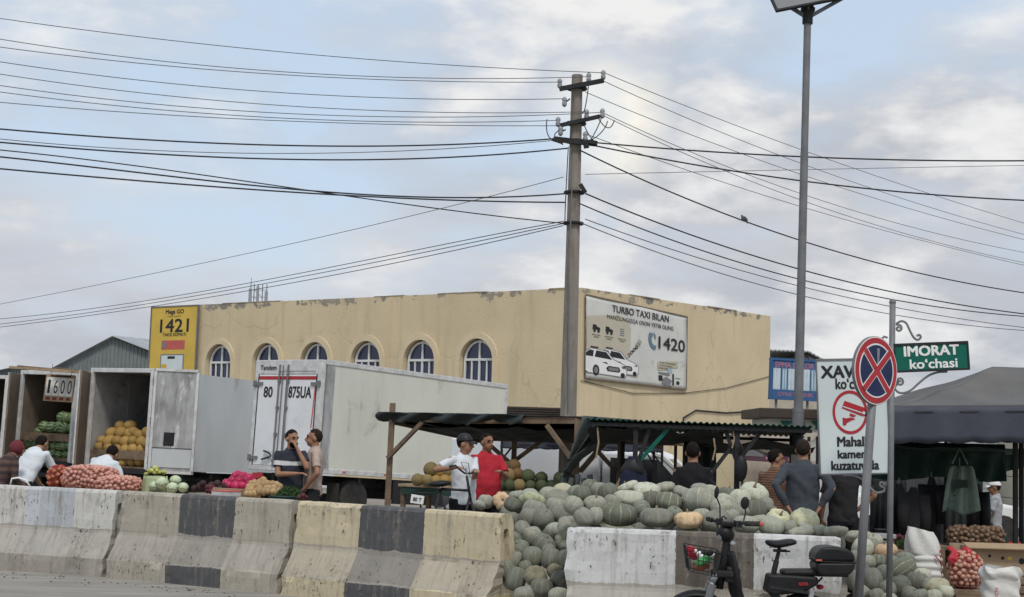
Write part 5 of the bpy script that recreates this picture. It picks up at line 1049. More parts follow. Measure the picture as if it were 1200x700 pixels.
def green_stall():
    A, B = at(687, 491, 19.8), at(952, 500, 19.4); ux = (B - A); dzz = ux.z; ux.z = 0; L = ux.length; ux.normalize(); bk = Vector((-ux.y, ux.x, 0)); t_ = thing('market_stall', 'stall with green corrugated sheet roof on dark steel posts behind the pumpkins', 'stall', (A.x, A.y, 0))
    P = lambda u, v, z: A + ux * u + bk * v + Vector((0, 0, z))
    def roof(u, v): return P(u * L, v * 2.8, u * dzz - .1 * v + .011 * math.sin(u * L * 2 * math.pi / .076))
    MB().grid(roof, 460, 2).build('roof', mat('green_sheet', (.02, .075, .05), (.014, .05, .037), 4, .55, dirt=(.05, .05, .04), dsc=4, dth=.6), t_, world=True, smooth=True, solid=.008)
    for v, z in ((.06, -.06), (2.7, -.16)): m = MB(); m.bar(P(0, v, z), P(L, v, z + dzz), .05, .045); m.build('beam', M['black'], t_, world=True)
    zt = A.z
    def post(px, v): u = (at(px, 520, 19.6).x - A.x) / ux.x; return u
    for px, v in ((745, .1), (863, .1), (935, 2.6), (715, 2.6), (800, 2.6)):
        u = post(px, v); m = MB(); m.bar(P(u, v, -zt), P(u, v, -.07), .06, .06); m.build('post', M['metal_dark'], t_, world=True)
    for (a, za, b_, zb, m_) in ((742, -.62, 785, -.07, 'sign_green'), (748, -.55, 762, -.07, 'metal_dark'), (863, -.5, 848, -.06, 'metal_dark'), (863, -.5, 893, -.06, 'metal_dark'), (820, -.85, 858, -.28, 'metal_dark'), (722, -.9, 742, -.5, 'wood_pale')):
        m = MB(); m.bar(P(post(a, 0), .12, za), P(post(b_, 0), .12, zb), .05, .05); m.build('brace', M[m_], t_, world=True)
    # rolled and sagging tarps tied under the roof
    def sag(u, v): x = .0 + u * 1.75; return P(x, .18 + v * 1.5, -.12 - .10 * math.sin(v * 3.1) - .14 * abs(math.sin(u * 7 + 1)) * v - .06 * noise.noise(Vector((u * 8, v * 4, 1))))
    MB().grid(sag, 50, 12).build('tarp', M['tarp_dark'], t_, world=True, smooth=True, solid=.01)
    def sag2(u, v): x = 1.2 + u * 1.75; return P(x, .9 + v * 1.7, -.18 - .12 * v - .1 * abs(math.sin(u * 5)) - .05 * noise.noise(Vector((u * 8, v * 4, 9))))
    MB().grid(sag2, 50, 10).build('tarp', M['tarp_dark'], t_, world=True, smooth=True, solid=.01)
    def drop(u, v): return P(1.22 + u * .42 + .02 * math.sin(v * 5), 1.25 + .05 * math.sin(u * 20), -.25 - v * 1.5)
    MB().grid(drop, 30, 10).build('dark_sheet', M['tarp_dark'], t_, world=True, smooth=True, solid=.01)
    for px, z0, z1 in ((700, -.1, -.5), (836, -.2, -.48), (858, -.1, -.32)): m = MB(); a = P(post(px, 0), .08, z0); m.tube([a, a + Vector((.02, 0, (z1 - z0) * .5)), a + Vector((-.01, 0, z1 - z0))], .012, 5); m.build('cord', M['wood_pale'], t_, world=True)
    # jacket and hat hung on the posts
    u = post(742, 0); c = P(u, .0, -.62); j = thing('hung_jacket', 'dark navy bundle of clothes hung on the stall post', 'jacket', c)
    def jac(u_, v): a = u_ * 2 * math.pi; r = (.13 + .05 * math.sin(v * 2.6)) * (1 + .12 * math.sin(3 * a + v * 4)) * (.35 + .65 * min(1, v * 4)); return c + Vector((math.cos(a) * r, math.sin(a) * r * .6 - .06, .16 - v * .72))
    MB().grid(jac, 24, 14).build('cloth', mat('navy_cloth', (.012, .016, .035), (.02, .024, .045), 8, .9, .4, 12), j, smooth=True); bg = MB().ball(c + Vector((.02, -.07, .0)), (.15, .09, .14), 18, 12); bg.v = [tuple(Vector(v) + Vector((1, .4, 1)) * .05 * noise.noise(Vector(v) * 9) + Vector((.3, 0, 1)) * .03 * noise.noise(Vector(v) * 22)) for v in bg.v]; bg.build('bag', M['black'], j, world=True, smooth=True)
    for o in j.children:
        if o.name.startswith('cloth'):
            for v in o.data.vertices: v.co -= c
    u = post(865, 0); c = P(u, .02, -.52); j2 = thing('hung_bag', 'black bag hanging from the right post of the green stall', 'bag', c); MB().ball((0.02, -.06, -.05), (.085, .06, .17), 14, 8).tube([(0, 0, .1), (.05, -.04, .2), (.0, 0, .28)], .012, 5).build('bag', M['black'], j2, smooth=True)
green_stall()
# tan awning, banner and ochre screen beyond the green stall
def quad_sag(name, label, cat, corners, m, sag=.1, nm='cloth', n=(24, 12), seed=0, thick=.01):
    a, b_, c, d = corners; ctr = (a + b_ + c + d) / 4; t_ = thing(name, label, cat, (ctr.x, ctr.y, 0))
    def fn(u, v): p = a.lerp(b_, u).lerp(d.lerp(c, u), v); return p + Vector((0, 0, -sag * math.sin(u * math.pi) * math.sin(v * math.pi) + .03 * noise.noise(Vector((u * 6 + seed, v * 6, 0)))))
    MB().grid(fn, *n).build(nm, m, t_, world=True, smooth=True, solid=thick); return t_
t_ = quad_sag('awning', 'faded tan awning with pale top behind the green roofed stall', 'awning', (at(790, 503, 23.5), at(950, 519, 23.0), at(960, 508, 26), at(800, 494, 26.5)), M['tarp_tan'], .12)
def av(u, v): p = at(790, 503, 23.5).lerp(at(950, 519, 23.0), u); return p + Vector((0, -.02 * math.sin(u * 40), -v * (.22 + .03 * math.sin(u * 30))))
MB().grid(av, 60, 4).build('valance', M['tarp_tan'], t_, world=True, smooth=True, solid=.008)
for px, Y in ((792, 23.6), (948, 23.1), (802, 26.4), (958, 25.9)): q = at(px, 512, Y); MB().tube([(q.x, Y, 0), (q.x, Y, q.z)], .025, 8).build('post', M['metal_dark'], t_, world=True)
def far_banner():
    c = at(903, 528, 27); t_ = thing('shop_banner', 'dark banner with pink and white lettering beyond the stalls', 'banner', c, 0); X, Z = Vector((.997, 0, -.03)).normalized(), ZUP
    s = 27 / 1800; MB().prism(rect(0, 0, 68 * s, 27 * s), c, X, Z, -.02).build('panel', mat('banner_plum', (.1, .04, .065), (.13, .07, .09), 1.5, .6), t_, world=True)
    flat('print', M['ink_grey'], c, X, Z, rect(-20 * s, -3 * s, 24 * s, 10 * s), t_); pk = mat('pink', (.6, .33, .42)); text('UZ. AVTO', pk, c, X, Z, -14 * s, 8 * s, 32 * s, 5.5 * s, t_, bold=.03); text('SU', pk, c, X, Z, 2 * s, -5 * s, 14 * s, 11 * s, t_, bold=.03); text('A', pk, c, X, Z, 25 * s, -5 * s, 8 * s, 11 * s, t_, bold=.03)
    for k in (-32, 32): MB().tube([c + X * k * s + Vector((0, .04, -c.z)), c + X * k * s + Vector((0, .04, .2))], .02, 6).build('post', M['metal_dark'], t_, world=True)
far_banner()
w0, w1 = at(826, 560, 30), at(862, 560, 30); k_ = thing('board_screen', 'pale yellow board screen standing behind the green stall', 'screen', (w0.x, 30, 0)); MB().prism([(0, 0), (.72, 0), (.72, 1.72), (0, 1.72)], (w0.x, 30, 0), (1, 0, 0), (0, 0, 1), -.05).build('panel', M['plaster'], k_, world=True)
w0 = at(866, 545, 29); k_ = thing('canvas_wall', 'beige canvas wall hanging behind the striped shirt person', 'wall', (w0.x, 29, 0)); MB().grid(lambda u, v: Vector((w0.x + u * 1.5, 29 + .03 * math.sin(u * 17), .0 + 1.5 * v)), 40, 6).build('canvas', M['tarp_tan'], k_, world=True, smooth=True, solid=.01)
# navy canopy behind the timber stall
def tent(label, x0, x1, y0, y1, zb, zt, ridge, val, mt, mv, legs=True, name='market_tent', slope=0.0):
    t_ = thing(name, label, 'tent', (x0, y0, 0)); cx0, cx1 = ridge; cy = (y0 + y1) / 2
    def panel(a, b_, c, d, n=18, sag=.12):
        m = MB()
        def fn(u, v):
            p = Vector(a).lerp(Vector(b_), u).lerp(Vector(d).lerp(Vector(c), u), v); return p - Vector((0, 0, sag * math.sin(v * math.pi) * (.4 + .6 * math.sin(u * math.pi)) + .05 * noise.noise(p * 1.7) * min(1, v * 3)))
        m.grid(fn, n, n).build('roof_panel', mt, t_, world=True, smooth=True, solid=.008)
    z0, z1 = zb, zb + slope
    F0, F1, B1, B0 = (x0, y0, z0), (x1, y0, z1), (x1, y1, z1), (x0, y1, z0); R0, R1 = (cx0, cy, zt), (cx1, cy, zt + slope * .6)
    panel(F0, F1, R1, R0); panel(B1, B0, R0, R1); panel(F1, B1, R1, R1); panel(B0, F0, R0, R0)
    for a, b_ in ((F0, F1), (F1, B1), (B1, B0), (B0, F0)):
        def fn(u, v, a=a, b_=b_): p = Vector(a).lerp(Vector(b_), u); nrm = Vector((b_[1] - a[1], a[0] - b_[0], 0)).normalized(); return p + nrm * (.015 * math.sin(u * 34) * v + .01) - Vector((0, 0, v * (val + .012 * math.sin(u * 50))))
        MB().grid(fn, 60, 5).build('valance', mv, t_, world=True, smooth=True, solid=.006)
    if legs:
        for x, y, z in (F0, F1, B1, B0): 
            m = MB(); m.bar((x, y, 0), (x, y, z), .04, .04); m.build('leg', M['metal_dark'], t_, world=True)
    fr = MB()
    for a, b_ in ((F0, F1), (F1, B1), (B1, B0), (B0, F0)): fr.bar(Vector(a) - Vector((0, 0, .08)), Vector(b_) - Vector((0, 0, .08)), .025, .025)
    for a in (F0, F1, B1, B0): fr.bar(Vector(a) - Vector((0, 0, .35)), Vector(a).lerp(Vector(R0 if a[0] == x0 else R1), .45) - Vector((0, 0, .12)), .02, .02)
    fr.build('frame', M['metal_dark'], t_, world=True); return t_
a, b_ = at(588, 522, 25.6), at(776, 525, 25.6); tent('low navy canopy seen under the timber stall roof in front of the white van', a.x, b_.x, 25.6, 27.0, 1.72, 2.0, (a.x + .6, b_.x - .6), .14, M['navy'], M['navy'])
# big grey and navy tent on the right
y0 = 18.3; a, b_ = at(1043, 476, y0), at(1330, 464, y0); pk = at(1166, 436, y0 + 1.5); tent('large pop-up tent with faded grey roof and navy valance at the right', a.x, b_.x, y0, y0 + 3.2, a.z, pk.z + .06, (pk.x, pk.x + 1.2), .44, M['canopy_grey'], M['navy'], slope=(b_.z - a.z) * .5)
for px, Y in ((1190, 18.9), (1197, 19.6), (1108, 21.3)):
    q = at(px, 600, Y); t_ = thing('tent_pole', {1190: 'dark steel pole under the right tent nearest the front', 1197: 'dark steel pole at the far right edge under the tent', 1108: 'thin dark pole behind the green hanging cloth'}[px], 'pole', (q.x, Y, 0)); MB().tube([(q.x, Y, 0), (q.x, Y, 2.2)], .035 if px > 1150 else .022, 8).build('shaft', M['metal_dark'], t_, world=True); MB().tube([(q.x, Y, 0), (q.x, Y, .02)], .09, 8).build('foot', M['metal_dark'], t_, world=True)
# dark green inner tarps
def dark_sheet(label, px0, px1, Y, y_top0, y_top1, y_bot0, y_bot1, m, name='hanging_sheet', cat='tarp', amp=.04, f=40, sc=.05):
    t_ = thing(name, label, cat, (at(px0, 540, Y).x, Y, 0))
    def fn(u, v): px = px0 + (px1 - px0) * u; yt = y_top0 + (y_top1 - y_top0) * u; yb = y_bot0 + (y_bot1 - y_bot0) * u + 2.5 * math.sin(u * 9); return at(px, yt + (yb - yt) * v, Y) + Vector((0, amp * math.sin(u * f + v * 2) * (.3 + v) + .05 * noise.noise(Vector((u * 5, v * 3, px0))), 0))
    MB().grid(fn, 70, 10).build('cloth', m, t_, world=True, smooth=True, solid=.008); return t_
quad_sag('tarp_roof', 'dark green tarp roof sagging under the big right tent', 'tarp', (at(1030, 523, 19.6), at(1230, 527, 19.6), at(1230, 531, 23), at(1030, 529, 23)), M['tarp_green'], .05)
dark_sheet('wide dark green tarp edge hanging below the right tent', 1020, 1178, 20.6, 517, 521, 560, 563, M['tarp_green'], amp=.05)
dark_sheet('darker green side tarp hanging at far right of the tents', 1150, 1260, 22.8, 524, 530, 552, 548, M['tarp_green'])
cloth('coat_grey', (.035, .036, .038)); cloth('coat_brown', (.035, .028, .024))
for (lab, px, w, yt, yb, Y, m) in (('pale green printed cloth hanging in the middle of the right tent', 1125, 44, 546, 600, 19.4, 'apron'), ('charcoal jacket hung at the far left under the right tent', 1054, 22, 570, 636, 19.1, 'coat_grey'), ('black jacket hung second from the left under the right tent', 1071, 24, 574, 642, 18.9, 'dark_cloth'), ('dark hooded coat hung beside the black jacket', 1092, 20, 562, 630, 19.8, 'black'), ('long dark garment hung to the right of the green cloth', 1146, 15, 570, 640, 20.2, 'black')):
    if m == 'apron': M['apron'] = mat('apron', (.24, .31, .25), (.18, .24, .2), 6, .8, .3, 10, dirt=(.05, .09, .06), dsc=3, dth=.58)
    c = at(px, yt, Y); s = Y / 1800; W_, H_ = w * s / 2, (yb - yt) * s; t_ = thing('hung_garment', lab, 'clothing', c, 0, 'clothes hung under the tent')
    if m == 'apron':
        def fn(u, v): x = (u - .5) * 2 * W_ * (.55 + .5 * v ** .7); return Vector((x, -.05 - .05 * math.sin(u * 15 + v), -H_ * v + .03 * math.sin(u * 8) * v))
        o = MB().grid(fn, 40, 16).build('cloth', M[m], t_, smooth=True, solid=.006)
        pr = mat('apron_print', (.03, .05, .04)); flat('print', pr, c + Vector((0, -.12, 0)), (1, 0, 0), (0, 0, 1), rect(-.02, -H_ * .38, .16, .1), t_); MB().tube([(-.1, 0, .02), (0, .02, .22), (.1, 0, .02)], .01, 5).build('strap', M[m], t_)
    else:
        def fn(u, v): a = u * 2 * math.pi; r = W_ * (.25 + .75 * min(1, (v + .02) * 3.2) ** .6) * (1 + .08 * math.sin(6 * a + 3 * v)); r *= 1 + .16 * noise.noise(Vector((math.cos(a) * 2 + px, math.sin(a) * 2, v * 5))) + .07 * math.sin(9 * a + 5 * v); return Vector((math.cos(a) * r, math.sin(a) * r * .45, -H_ * v * (1 + .03 * math.sin(5 * a)) - (.03 * (1 - v) * (1 if abs(math.cos(a)) > .7 else -1))))
        MB().grid(fn, 36, 18).build('cloth', M[m], t_, smooth=True)
        for sg in (-1, 1): MB().tube([(sg * W_ * .8, 0, -.1 * H_), (sg * W_ * 1.05, -.03, -.4 * H_), (sg * W_ * 1.0, -.06, -.75 * H_)], [(.09, .07), (.075, .06), (.06, .05)], 10).build('sleeve', M[m], t_, smooth=True)
    MB().tube([(0, .02, -.02), (0, .02, .1)], .008, 5).build('hanger', M['metal_grey'], t_)
dark_sheet('added light-blocking black cloth hanging deep under the right tent', 1098, 1152, 24.2, 556, 558, 660, 660, M['tarp_dark'])  # sheet added to block light from behind and keep the tent dark
dark_sheet('added light-blocking black cloth at the left corner deep under the right tent', 1020, 1062, 23.6, 556, 557, 655, 655, M['tarp_dark'])  # second added sheet, blocking light at the tent's left corner
for i, (px, Y, zb_, lab) in enumerate(((1052, 20.6, 0, 'dark plastic crate lowest in the stack under the hanging jackets'), (1053, 20.6, .34, 'dark plastic crate on top of the stack under the hanging jackets'), (1094, 20.9, 0, 'dark crate standing behind the white woven sack'))):
    t_ = thing('plastic_crate', lab, 'crate', (gx(px, Y), Y, zb_), .1 * i, 'crates under the right tent')
    for k in range(4): MB().box((0, 0, .04 + k * .085), (.56, .38, .06)).build('slat', M['black'], t_, bevel=.006)
    for x in (-.27, .27):
        for y in (-.18, .18): MB().box((x, y, .165), (.05, .05, .325)).build('corner_post', M['metal_dark'], t_)
# parked white car and pale kiosk far behind the right tents
def far_car():
    q = at(1082, 572, 29); t_ = thing('parked_car', 'white parked car glimpsed behind the clothes under the right tent', 'car', (q.x, 29, 0), R_(8))
    prof = [(-1.9, .3), (1.9, .3), (1.95, .7), (1.0, .85), (.45, 1.35), (-.9, 1.38), (-1.5, .95), (-1.95, .85)]; MB().prism(prof, (0, -.8, 0), (1, 0, 0), (0, 0, 1), -1.6).build('body', M['white_paint'], t_, bevel=.06)
    MB().prism([(-.85, .9), (.85, .88), (.42, 1.28), (-.8, 1.31)], (0, -.806, 0), (1, 0, 0), (0, 0, 1), .01).build('side_window', M['glass_dark'], t_)
    for x in (-1.2, 1.2):
        for y in (-.72, .72): ty = MB().lathe([(.18, -.1), (.3, -.1), (.31, 0), (.3, .1), (.18, .1)], (x, y, .31), 'y', 18).build('wheel', M['rubber'], t_); MB().lathe([(0, -.09), (.18, -.1), (.18, .1), (0, .09)], (x, y, .31), 'y', 12).build('rim', M['insul'], ty)
far_car()
kx = at(1196, 600, 30); t_ = thing('kiosk', 'cream panelled kiosk wall at the far right edge', 'kiosk', (kx.x, 30, 0)); 
for i in range(5): MB().box((1.0, 1.0, .25 + i * .42), (2.2, 2.0, .41)).build('panel', mat('kiosk_cream', (.5, .45, .36), (.42, .38, .3), 2, .7) if i == 0 else bpy.data.materials['kiosk_cream'], t_, bevel=.01)
q = at(1155, 600, 31); t_ = thing('kiosk', 'grey shutter kiosk behind the seated man in white cap', 'kiosk', (q.x, 31, 0))
for i in range(12): MB().box((0, .5, .09 + i * .17), (1.0, 1.0, .165)).build('slat', M['shed_roof'], t_, bevel=.008)
# ------------------------------------------------------------------ kiosk with blue window advertisement, right background
def blue_board():
    c = at(931, 445, 33.5); s = 33.5 / 1800; t_ = thing('advert_board', 'blue framed advertising board with pictures of windows behind the lamp post', 'sign', c); X = Vector((.98, .2, -.012)).normalized(); Z = Vector((.02, 0, 1)).normalized(); W_, H_ = 59 * s, 46 * s
    MB().prism(rect(0, 0, W_, H_), c, X, Z, -.05).build('panel', mat('board_blue', (.035, .095, .22), (.05, .12, .26), 2, .6), t_, world=True)
    rd = mat('letter_red', (.36, .16, .23)); text('EPMA DEKOR', rd, c, X, Z, 0, 16.5 * s, 48 * s, 6 * s, t_, bold=.03); text('OYNA VA ESHIK', rd, c, X, Z, 2 * s, -17.5 * s, 44 * s, 4.5 * s, t_, bold=.02)
    pa, pb = mat('pic_pale', (.55, .62, .66), (.4, .5, .57), 4), mat('pic_blue', (.3, .43, .53), (.2, .32, .42), 4)
    for x, w, m in ((-22, 9, pa), (-12.5, 6, pb), (-4, 8, pa), (6, 9, pb), (15, 8, pa), (24, 7, pb)):
        flat('print', m, c, X, Z, rect(x * s, 0, w * s, 25 * s), t_, proud=.003)
        for k in (-.25, .25): flat('print', M['board'], c, X, Z, rect((x + k * w) * s, 0, .9 * s, 22 * s), t_, proud=.006)
    f = MB()
    for q in (rect(0, H_ / 2, W_ + .06, .05), rect(0, -H_ / 2, W_ + .06, .05), rect(-W_ / 2, 0, .05, H_ - .05), rect(W_ / 2, 0, .05, H_ - .05)): f.prism(q, c - X.cross(Z) * .055, X, Z, .075)
    f.build('frame', bpy.data.materials['board_blue'], t_, world=True)
    for k in (-.36, .3): 
        p = c + X * (k * W_) - Z * (H_ / 2); m = MB(); m.bar(p + Vector((0, .08, .2)), Vector((p.x, p.y + .08, 2.6)), .05, .05); m.build('leg', M['metal_grey'], t_, world=True)
blue_board()
def kiosk():
    Y = 33.0; a, b_ = at(889, 484, Y), at(1046, 488, Y); t_ = thing('kiosk', 'white kiosk with brown fascia under the blue advertising board', 'kiosk', (a.x, Y, 0)); zt, zb = at(889, 478, Y).z, at(889, 489.5, Y).z; L = b_.x - a.x
    MB().box((a.x + L / 2, Y + 1.2, (zt + zb) / 2), (L, 2.6, zt - zb)).build('fascia', mat('brown_fascia', (.06, .045, .038), (.045, .035, .03), 3, .6), t_, world=True, bevel=.02)
    MB().box((a.x + L / 2 + .1, Y + 1.35, zb / 2), (L - .3, 2.2, zb - .01)).build('wall', mat('kiosk_white', (.52, .52, .48), (.45, .45, .41), 2, .8), t_, world=True)
    for k in range(4):
        px = 921 + k * 36; q = at(px, 497, Y + .23); s = Y / 1800
        flat('emblem', M['sign_green'], q, (1, 0, 0), (0, 0, 1), [(-7 * s, 3.5 * s), (7 * s, 3.5 * s), (4 * s, -1 * s), (1.5 * s, -1.5 * s), (1.2 * s, -5 * s), (3 * s, -6.5 * s), (-3 * s, -6.5 * s), (-1.2 * s, -5 * s), (-1.5 * s, -1.5 * s), (-4 * s, -1 * s)], t_, proud=.02)
        MB().box((at(px + 17, 500, Y).x, Y + .24, zb - .45), (.28, .03, .8)).build('window', M['glass_dark'], t_, world=True)
kiosk()
def back_house():
    Y = 68; t_ = thing('house', 'pale house with a blue grey metal roof behind the blue board', 'house', (at(900, 470, Y).x, Y, 0)); p = lambda x, y: at(x, y, Y)
    a, b_ = p(902, 425), p(1010, 432); MB().box(((a.x + b_.x) / 2, Y + 4, a.z / 2), (b_.x - a.x, 8, a.z - .02)).build('wall', mat('house_wall', (.45, .41, .34), (.38, .33, .27), 2, .9), t_, world=True)
    # gable: apex about (946,414)
    k = p(946, 413); e0, e1 = p(898, 429), p(990, 437); g = MB(); g.prism([(p(905, 428).x, a.z - .02), (p(985, 428).x, a.z - .02), (k.x, k.z - .12)], (0, Y + .1, 0), (1, 0, 0), (0, 0, 1), -.1); g.build('gable', M['glass_dark'], t_, world=True)
    tr = MB()
    for x in (925, 935, 946, 957, 967): q = p(x, 428); tr.bar((q.x, Y + .05, a.z), (k.x, Y + .05, k.z - .2), .05, .05)
    tr.build('truss', M['insul'], t_, world=True)
    kk = p(900, 412)
    for A_, B_ in ((k, e1), (Vector((kk.x, Y, k.z + .003)), k)):
        MB().grid(lambda u, v: Vector(A_).lerp(Vector(B_), u) + Vector((0, -.25 + 8.5 * v, .04 * abs(math.sin(u * 30)))), 60, 2).build('roof', M['shed_roof'], t_, world=True, solid=.05)
back_house()
def shutter():
    a, b_ = at(593, 476, 37), at(657, 476, 37.6); zt, zb = a.z, at(593, 490, 37).z; t_ = thing('awning', 'brown slatted roller awning glimpsed above the timber stall roof', 'awning', (a.x, 37, 0)); L = b_.x - a.x
    for i in range(5): h_ = (zt - zb) / 5; MB().box((a.x + L / 2, 37.3 + .02 * i, zt - h_ * (i + .5)), (L, .5, h_ * .93)).build('slat', bpy.data.materials['brown_fascia'], t_, world=True, bevel=.01)
    for x in (a.x + .1, b_.x - .1): MB().tube([(x, 37.5, 0), (x, 37.5, zb)], .04, 8).build('post', M['metal_dark'], t_, world=True)
shutter()
# ================================================================== pumpkins
def pump_mat(name, c1, c2, rib, ribw, seed, spots=None):
    m, nt, b = base_mat(name); b.inputs['Roughness'].default_value = .72; b.inputs['Specular IOR Level'].default_value = .25
    tc = nd(nt, 'ShaderNodeTexCoord').outputs['Object']; oi = nd(nt, 'ShaderNodeObjectInfo').outputs['Random']
    sh = nd(nt, 'ShaderNodeVectorMath', {0: tc, 1: nd(nt, 'ShaderNodeCombineXYZ', {0: mth(nt, 'MULTIPLY', oi, 40), 1: seed, 2: 0}).outputs[0]}, operation='ADD').outputs[0]
    sp = nd(nt, 'ShaderNodeSeparateXYZ', {0: tc}); ang = mth(nt, 'ARCTAN2', sp.outputs[1], sp.outputs[0])
    n1 = nd(nt, 'ShaderNodeTexNoise', {'Vector': sh, 'Scale': 9, 'Detail': 8, 'Roughness': .65}).outputs[0]
    n2 = nd(nt, 'ShaderNodeTexNoise', {'Vector': sh, 'Scale': 34, 'Detail': 6, 'Roughness': .7}).outputs[0]
    n3 = nd(nt, 'ShaderNodeTexNoise', {'Vector': sh, 'Scale': 3.5, 'Detail': 3}).outputs[0]
    c = mix(nt, ramp(nt, n1, [(.36, 0.), (.64, 1.)]), c1, c2)
    w = mth(nt, 'ABSOLUTE', mth(nt, 'SINE', mth(nt, 'ADD', mth(nt, 'MULTIPLY', ang, 5), mth(nt, 'MULTIPLY', mth(nt, 'SUBTRACT', n1, .5), 1.1))))
    wob = mth(nt, 'ADD', w, mth(nt, 'MULTIPLY', mth(nt, 'SUBTRACT', n2, .5), .35))
    c = mix(nt, mth(nt, 'MULTIPLY', ramp(nt, wob, [(ribw, 1.), (ribw + .12, 0.)]), ramp(nt, n3, [(.36, .25), (.58, 1.)])), c, rib)
    c = mix(nt, ramp(nt, n2, [(.58, 0.), (.68, .35)]), c, rib if spots is None else spots)
    c = mix(nt, mth(nt, 'MULTIPLY', ramp(nt, n3, [(.53, 0.), (.66, .6)]), .8), c, (.22, .18, .12))
    v = mth(nt, 'ADD', mth(nt, 'MULTIPLY', oi, .6), .68); c = nd(nt, 'ShaderNodeHueSaturation', {'Color': c, 'Value': v, 'Hue': mth(nt, 'ADD', mth(nt, 'MULTIPLY', oi, .03), .485)}).outputs[0]
    setc(nt, b, c); bump(nt, b, n2, .18, .01); return m
PM = {'grey': pump_mat('pumpkin_grey', (.28, .282, .23), (.2, .206, .168), (.42, .42, .345), .035, 1), 'green': pump_mat('pumpkin_green', (.12, .13, .102), (.175, .184, .146), (.34, .35, .28), .035, 2),
      'pale': pump_mat('pumpkin_pale', (.43, .43, .34), (.34, .345, .275), (.52, .51, .41), .04, 3), 'cream': pump_mat('pumpkin_cream', (.52, .48, .32), (.42, .42, .28), (.58, .56, .42), .06, 4), 'orange': pump_mat('pumpkin_orange', (.56, .4, .26), (.5, .33, .2), (.2, .13, .08), .015, 5, (.6, .5, .38)),
      'striped': pump_mat('pumpkin_striped', (.19, .2, .15), (.14, .155, .115), (.5, .5, .39), .09, 6), 'brown': pump_mat('pumpkin_brown', (.2, .175, .12), (.15, .14, .1), (.3, .27, .19), .03, 8), 'spotted': pump_mat('pumpkin_spotted', (.43, .45, .29), (.36, .4, .25), (.5, .5, .36), .06, 7, (.12, .16, .08))}
PSTEM = mat('pumpkin_stem', (.28, .22, .14), (.18, .14, .09), 20, .9)
def pump_mesh(ribs, flat_, rib_d, dim, seed, nu=40, nv=22):
    vs_ = []; fs_ = []; rnd = random.Random(seed); ph = [rnd.uniform(-.12, .12) for _ in range(ribs)]
    for i in range(1, nv):
        th = math.pi * i / nv
        for j in range(nu):
            a = 2 * math.pi * j / nu; rr = abs(math.sin(a * ribs / 2 + .3 * math.sin(a + seed))) ** .55; st = math.sin(th)
            r = 1 - rib_d * (1 - rr) * st ** .6; n_ = noise.noise(Vector((math.cos(a) * 1.3, math.sin(a) * 1.3, th * 1.1 + seed * 5))) * .10; r *= 1 + n_
            z = math.cos(th); dimp = dim * math.exp(-(st / .33) ** 2); zz = flat_ * (z * (1 - dimp)); vs_.append((r * st ** .9 * math.cos(a), r * st ** .9 * math.sin(a), zz * (1 + n_ * .5)))
    vs_ += [(0, 0, flat_ * (1 - dim * 1.02)), (0, 0, -flat_ * (1 - dim * 1.02))]; T = len(vs_) - 2
    for i in range(nv - 2):
        for j in range(nu): j2 = (j + 1) % nu; fs_.append((i * nu + j, (i + 1) * nu + j, (i + 1) * nu + j2, i * nu + j2))
    for j in range(nu): j2 = (j + 1) % nu; fs_.append((T, j, j2)); fs_.append((T + 1, (nv - 2) * nu + j2, (nv - 2) * nu + j))
    me = bpy.data.meshes.new('pumpkin'); me.from_pydata(vs_, [], fs_); me.polygons.foreach_set('use_smooth', [True] * len(me.polygons)); return me
SHAPES = [pump_mesh(10, .66, .14, .36, 1), pump_mesh(9, .74, .10, .3, 2), pump_mesh(12, .8, .075, .26, 3), pump_mesh(10, .9, .05, .16, 4), pump_mesh(8, .62, .17, .4, 5), pump_mesh(11, .7, .09, .34, 6), pump_mesh(10, 1.05, .035, .1, 7)]
PV = {}
def pmesh(k, colr):
    if (k, colr) not in PV: me = SHAPES[k].copy(); me.materials.append(PM[colr]); PV[(k, colr)] = me
    return PV[(k, colr)]
stem_me = None
def stem(parent, k):
    global stem_me
    f = [.66, .74, .8, .9, .62, .7, 1.05][k] * .72
    if stem_me is None:
        o = MB().tube([(0, 0, -.05), (0, 0, .08), (.03, .01, .2), (.09, .02, .28)], [.14, .085, .06, .075], 8).build('stem', PSTEM, None, smooth=True); stem_me = o.data; bpy.data.objects.remove(o)
    o = bpy.data.objects.new('stem', stem_me); COL.objects.link(o); o.parent = parent; o.location = (0, 0, f)
PUMPS = []
prnd = random.Random(21)
def pumpkin(c, r, colr, label, grp, k=None, rot=None, sc=None, st=None):
    k = prnd.randrange(7) if k is None else k
    if rot is None: rot = (prnd.gauss(0, .35), prnd.gauss(0, .35), prnd.uniform(0, 6.28))
    me = pmesh(k, colr); o = bpy.data.objects.new('pumpkin', me); COL.objects.link(o); o.location = c; o.rotation_euler = rot; o.scale = sc if sc else (r, r * prnd.uniform(.92, 1.05), r)
    tag(o, label, 'pumpkin', grp); PUMPS.append((Vector(c), r, o))
    if st or (st is None and prnd.random() < .3): stem(o, k)
    return o
FC = (R_(80), 0, 0)     # blossom end turned toward the road
G1, G2, G3 = 'pumpkins spilling through the gap between the barriers', 'pumpkins heaped behind the white barrier', 'pumpkins heaped at the foot of the sign posts'
NAMED = []
SHORT = {}
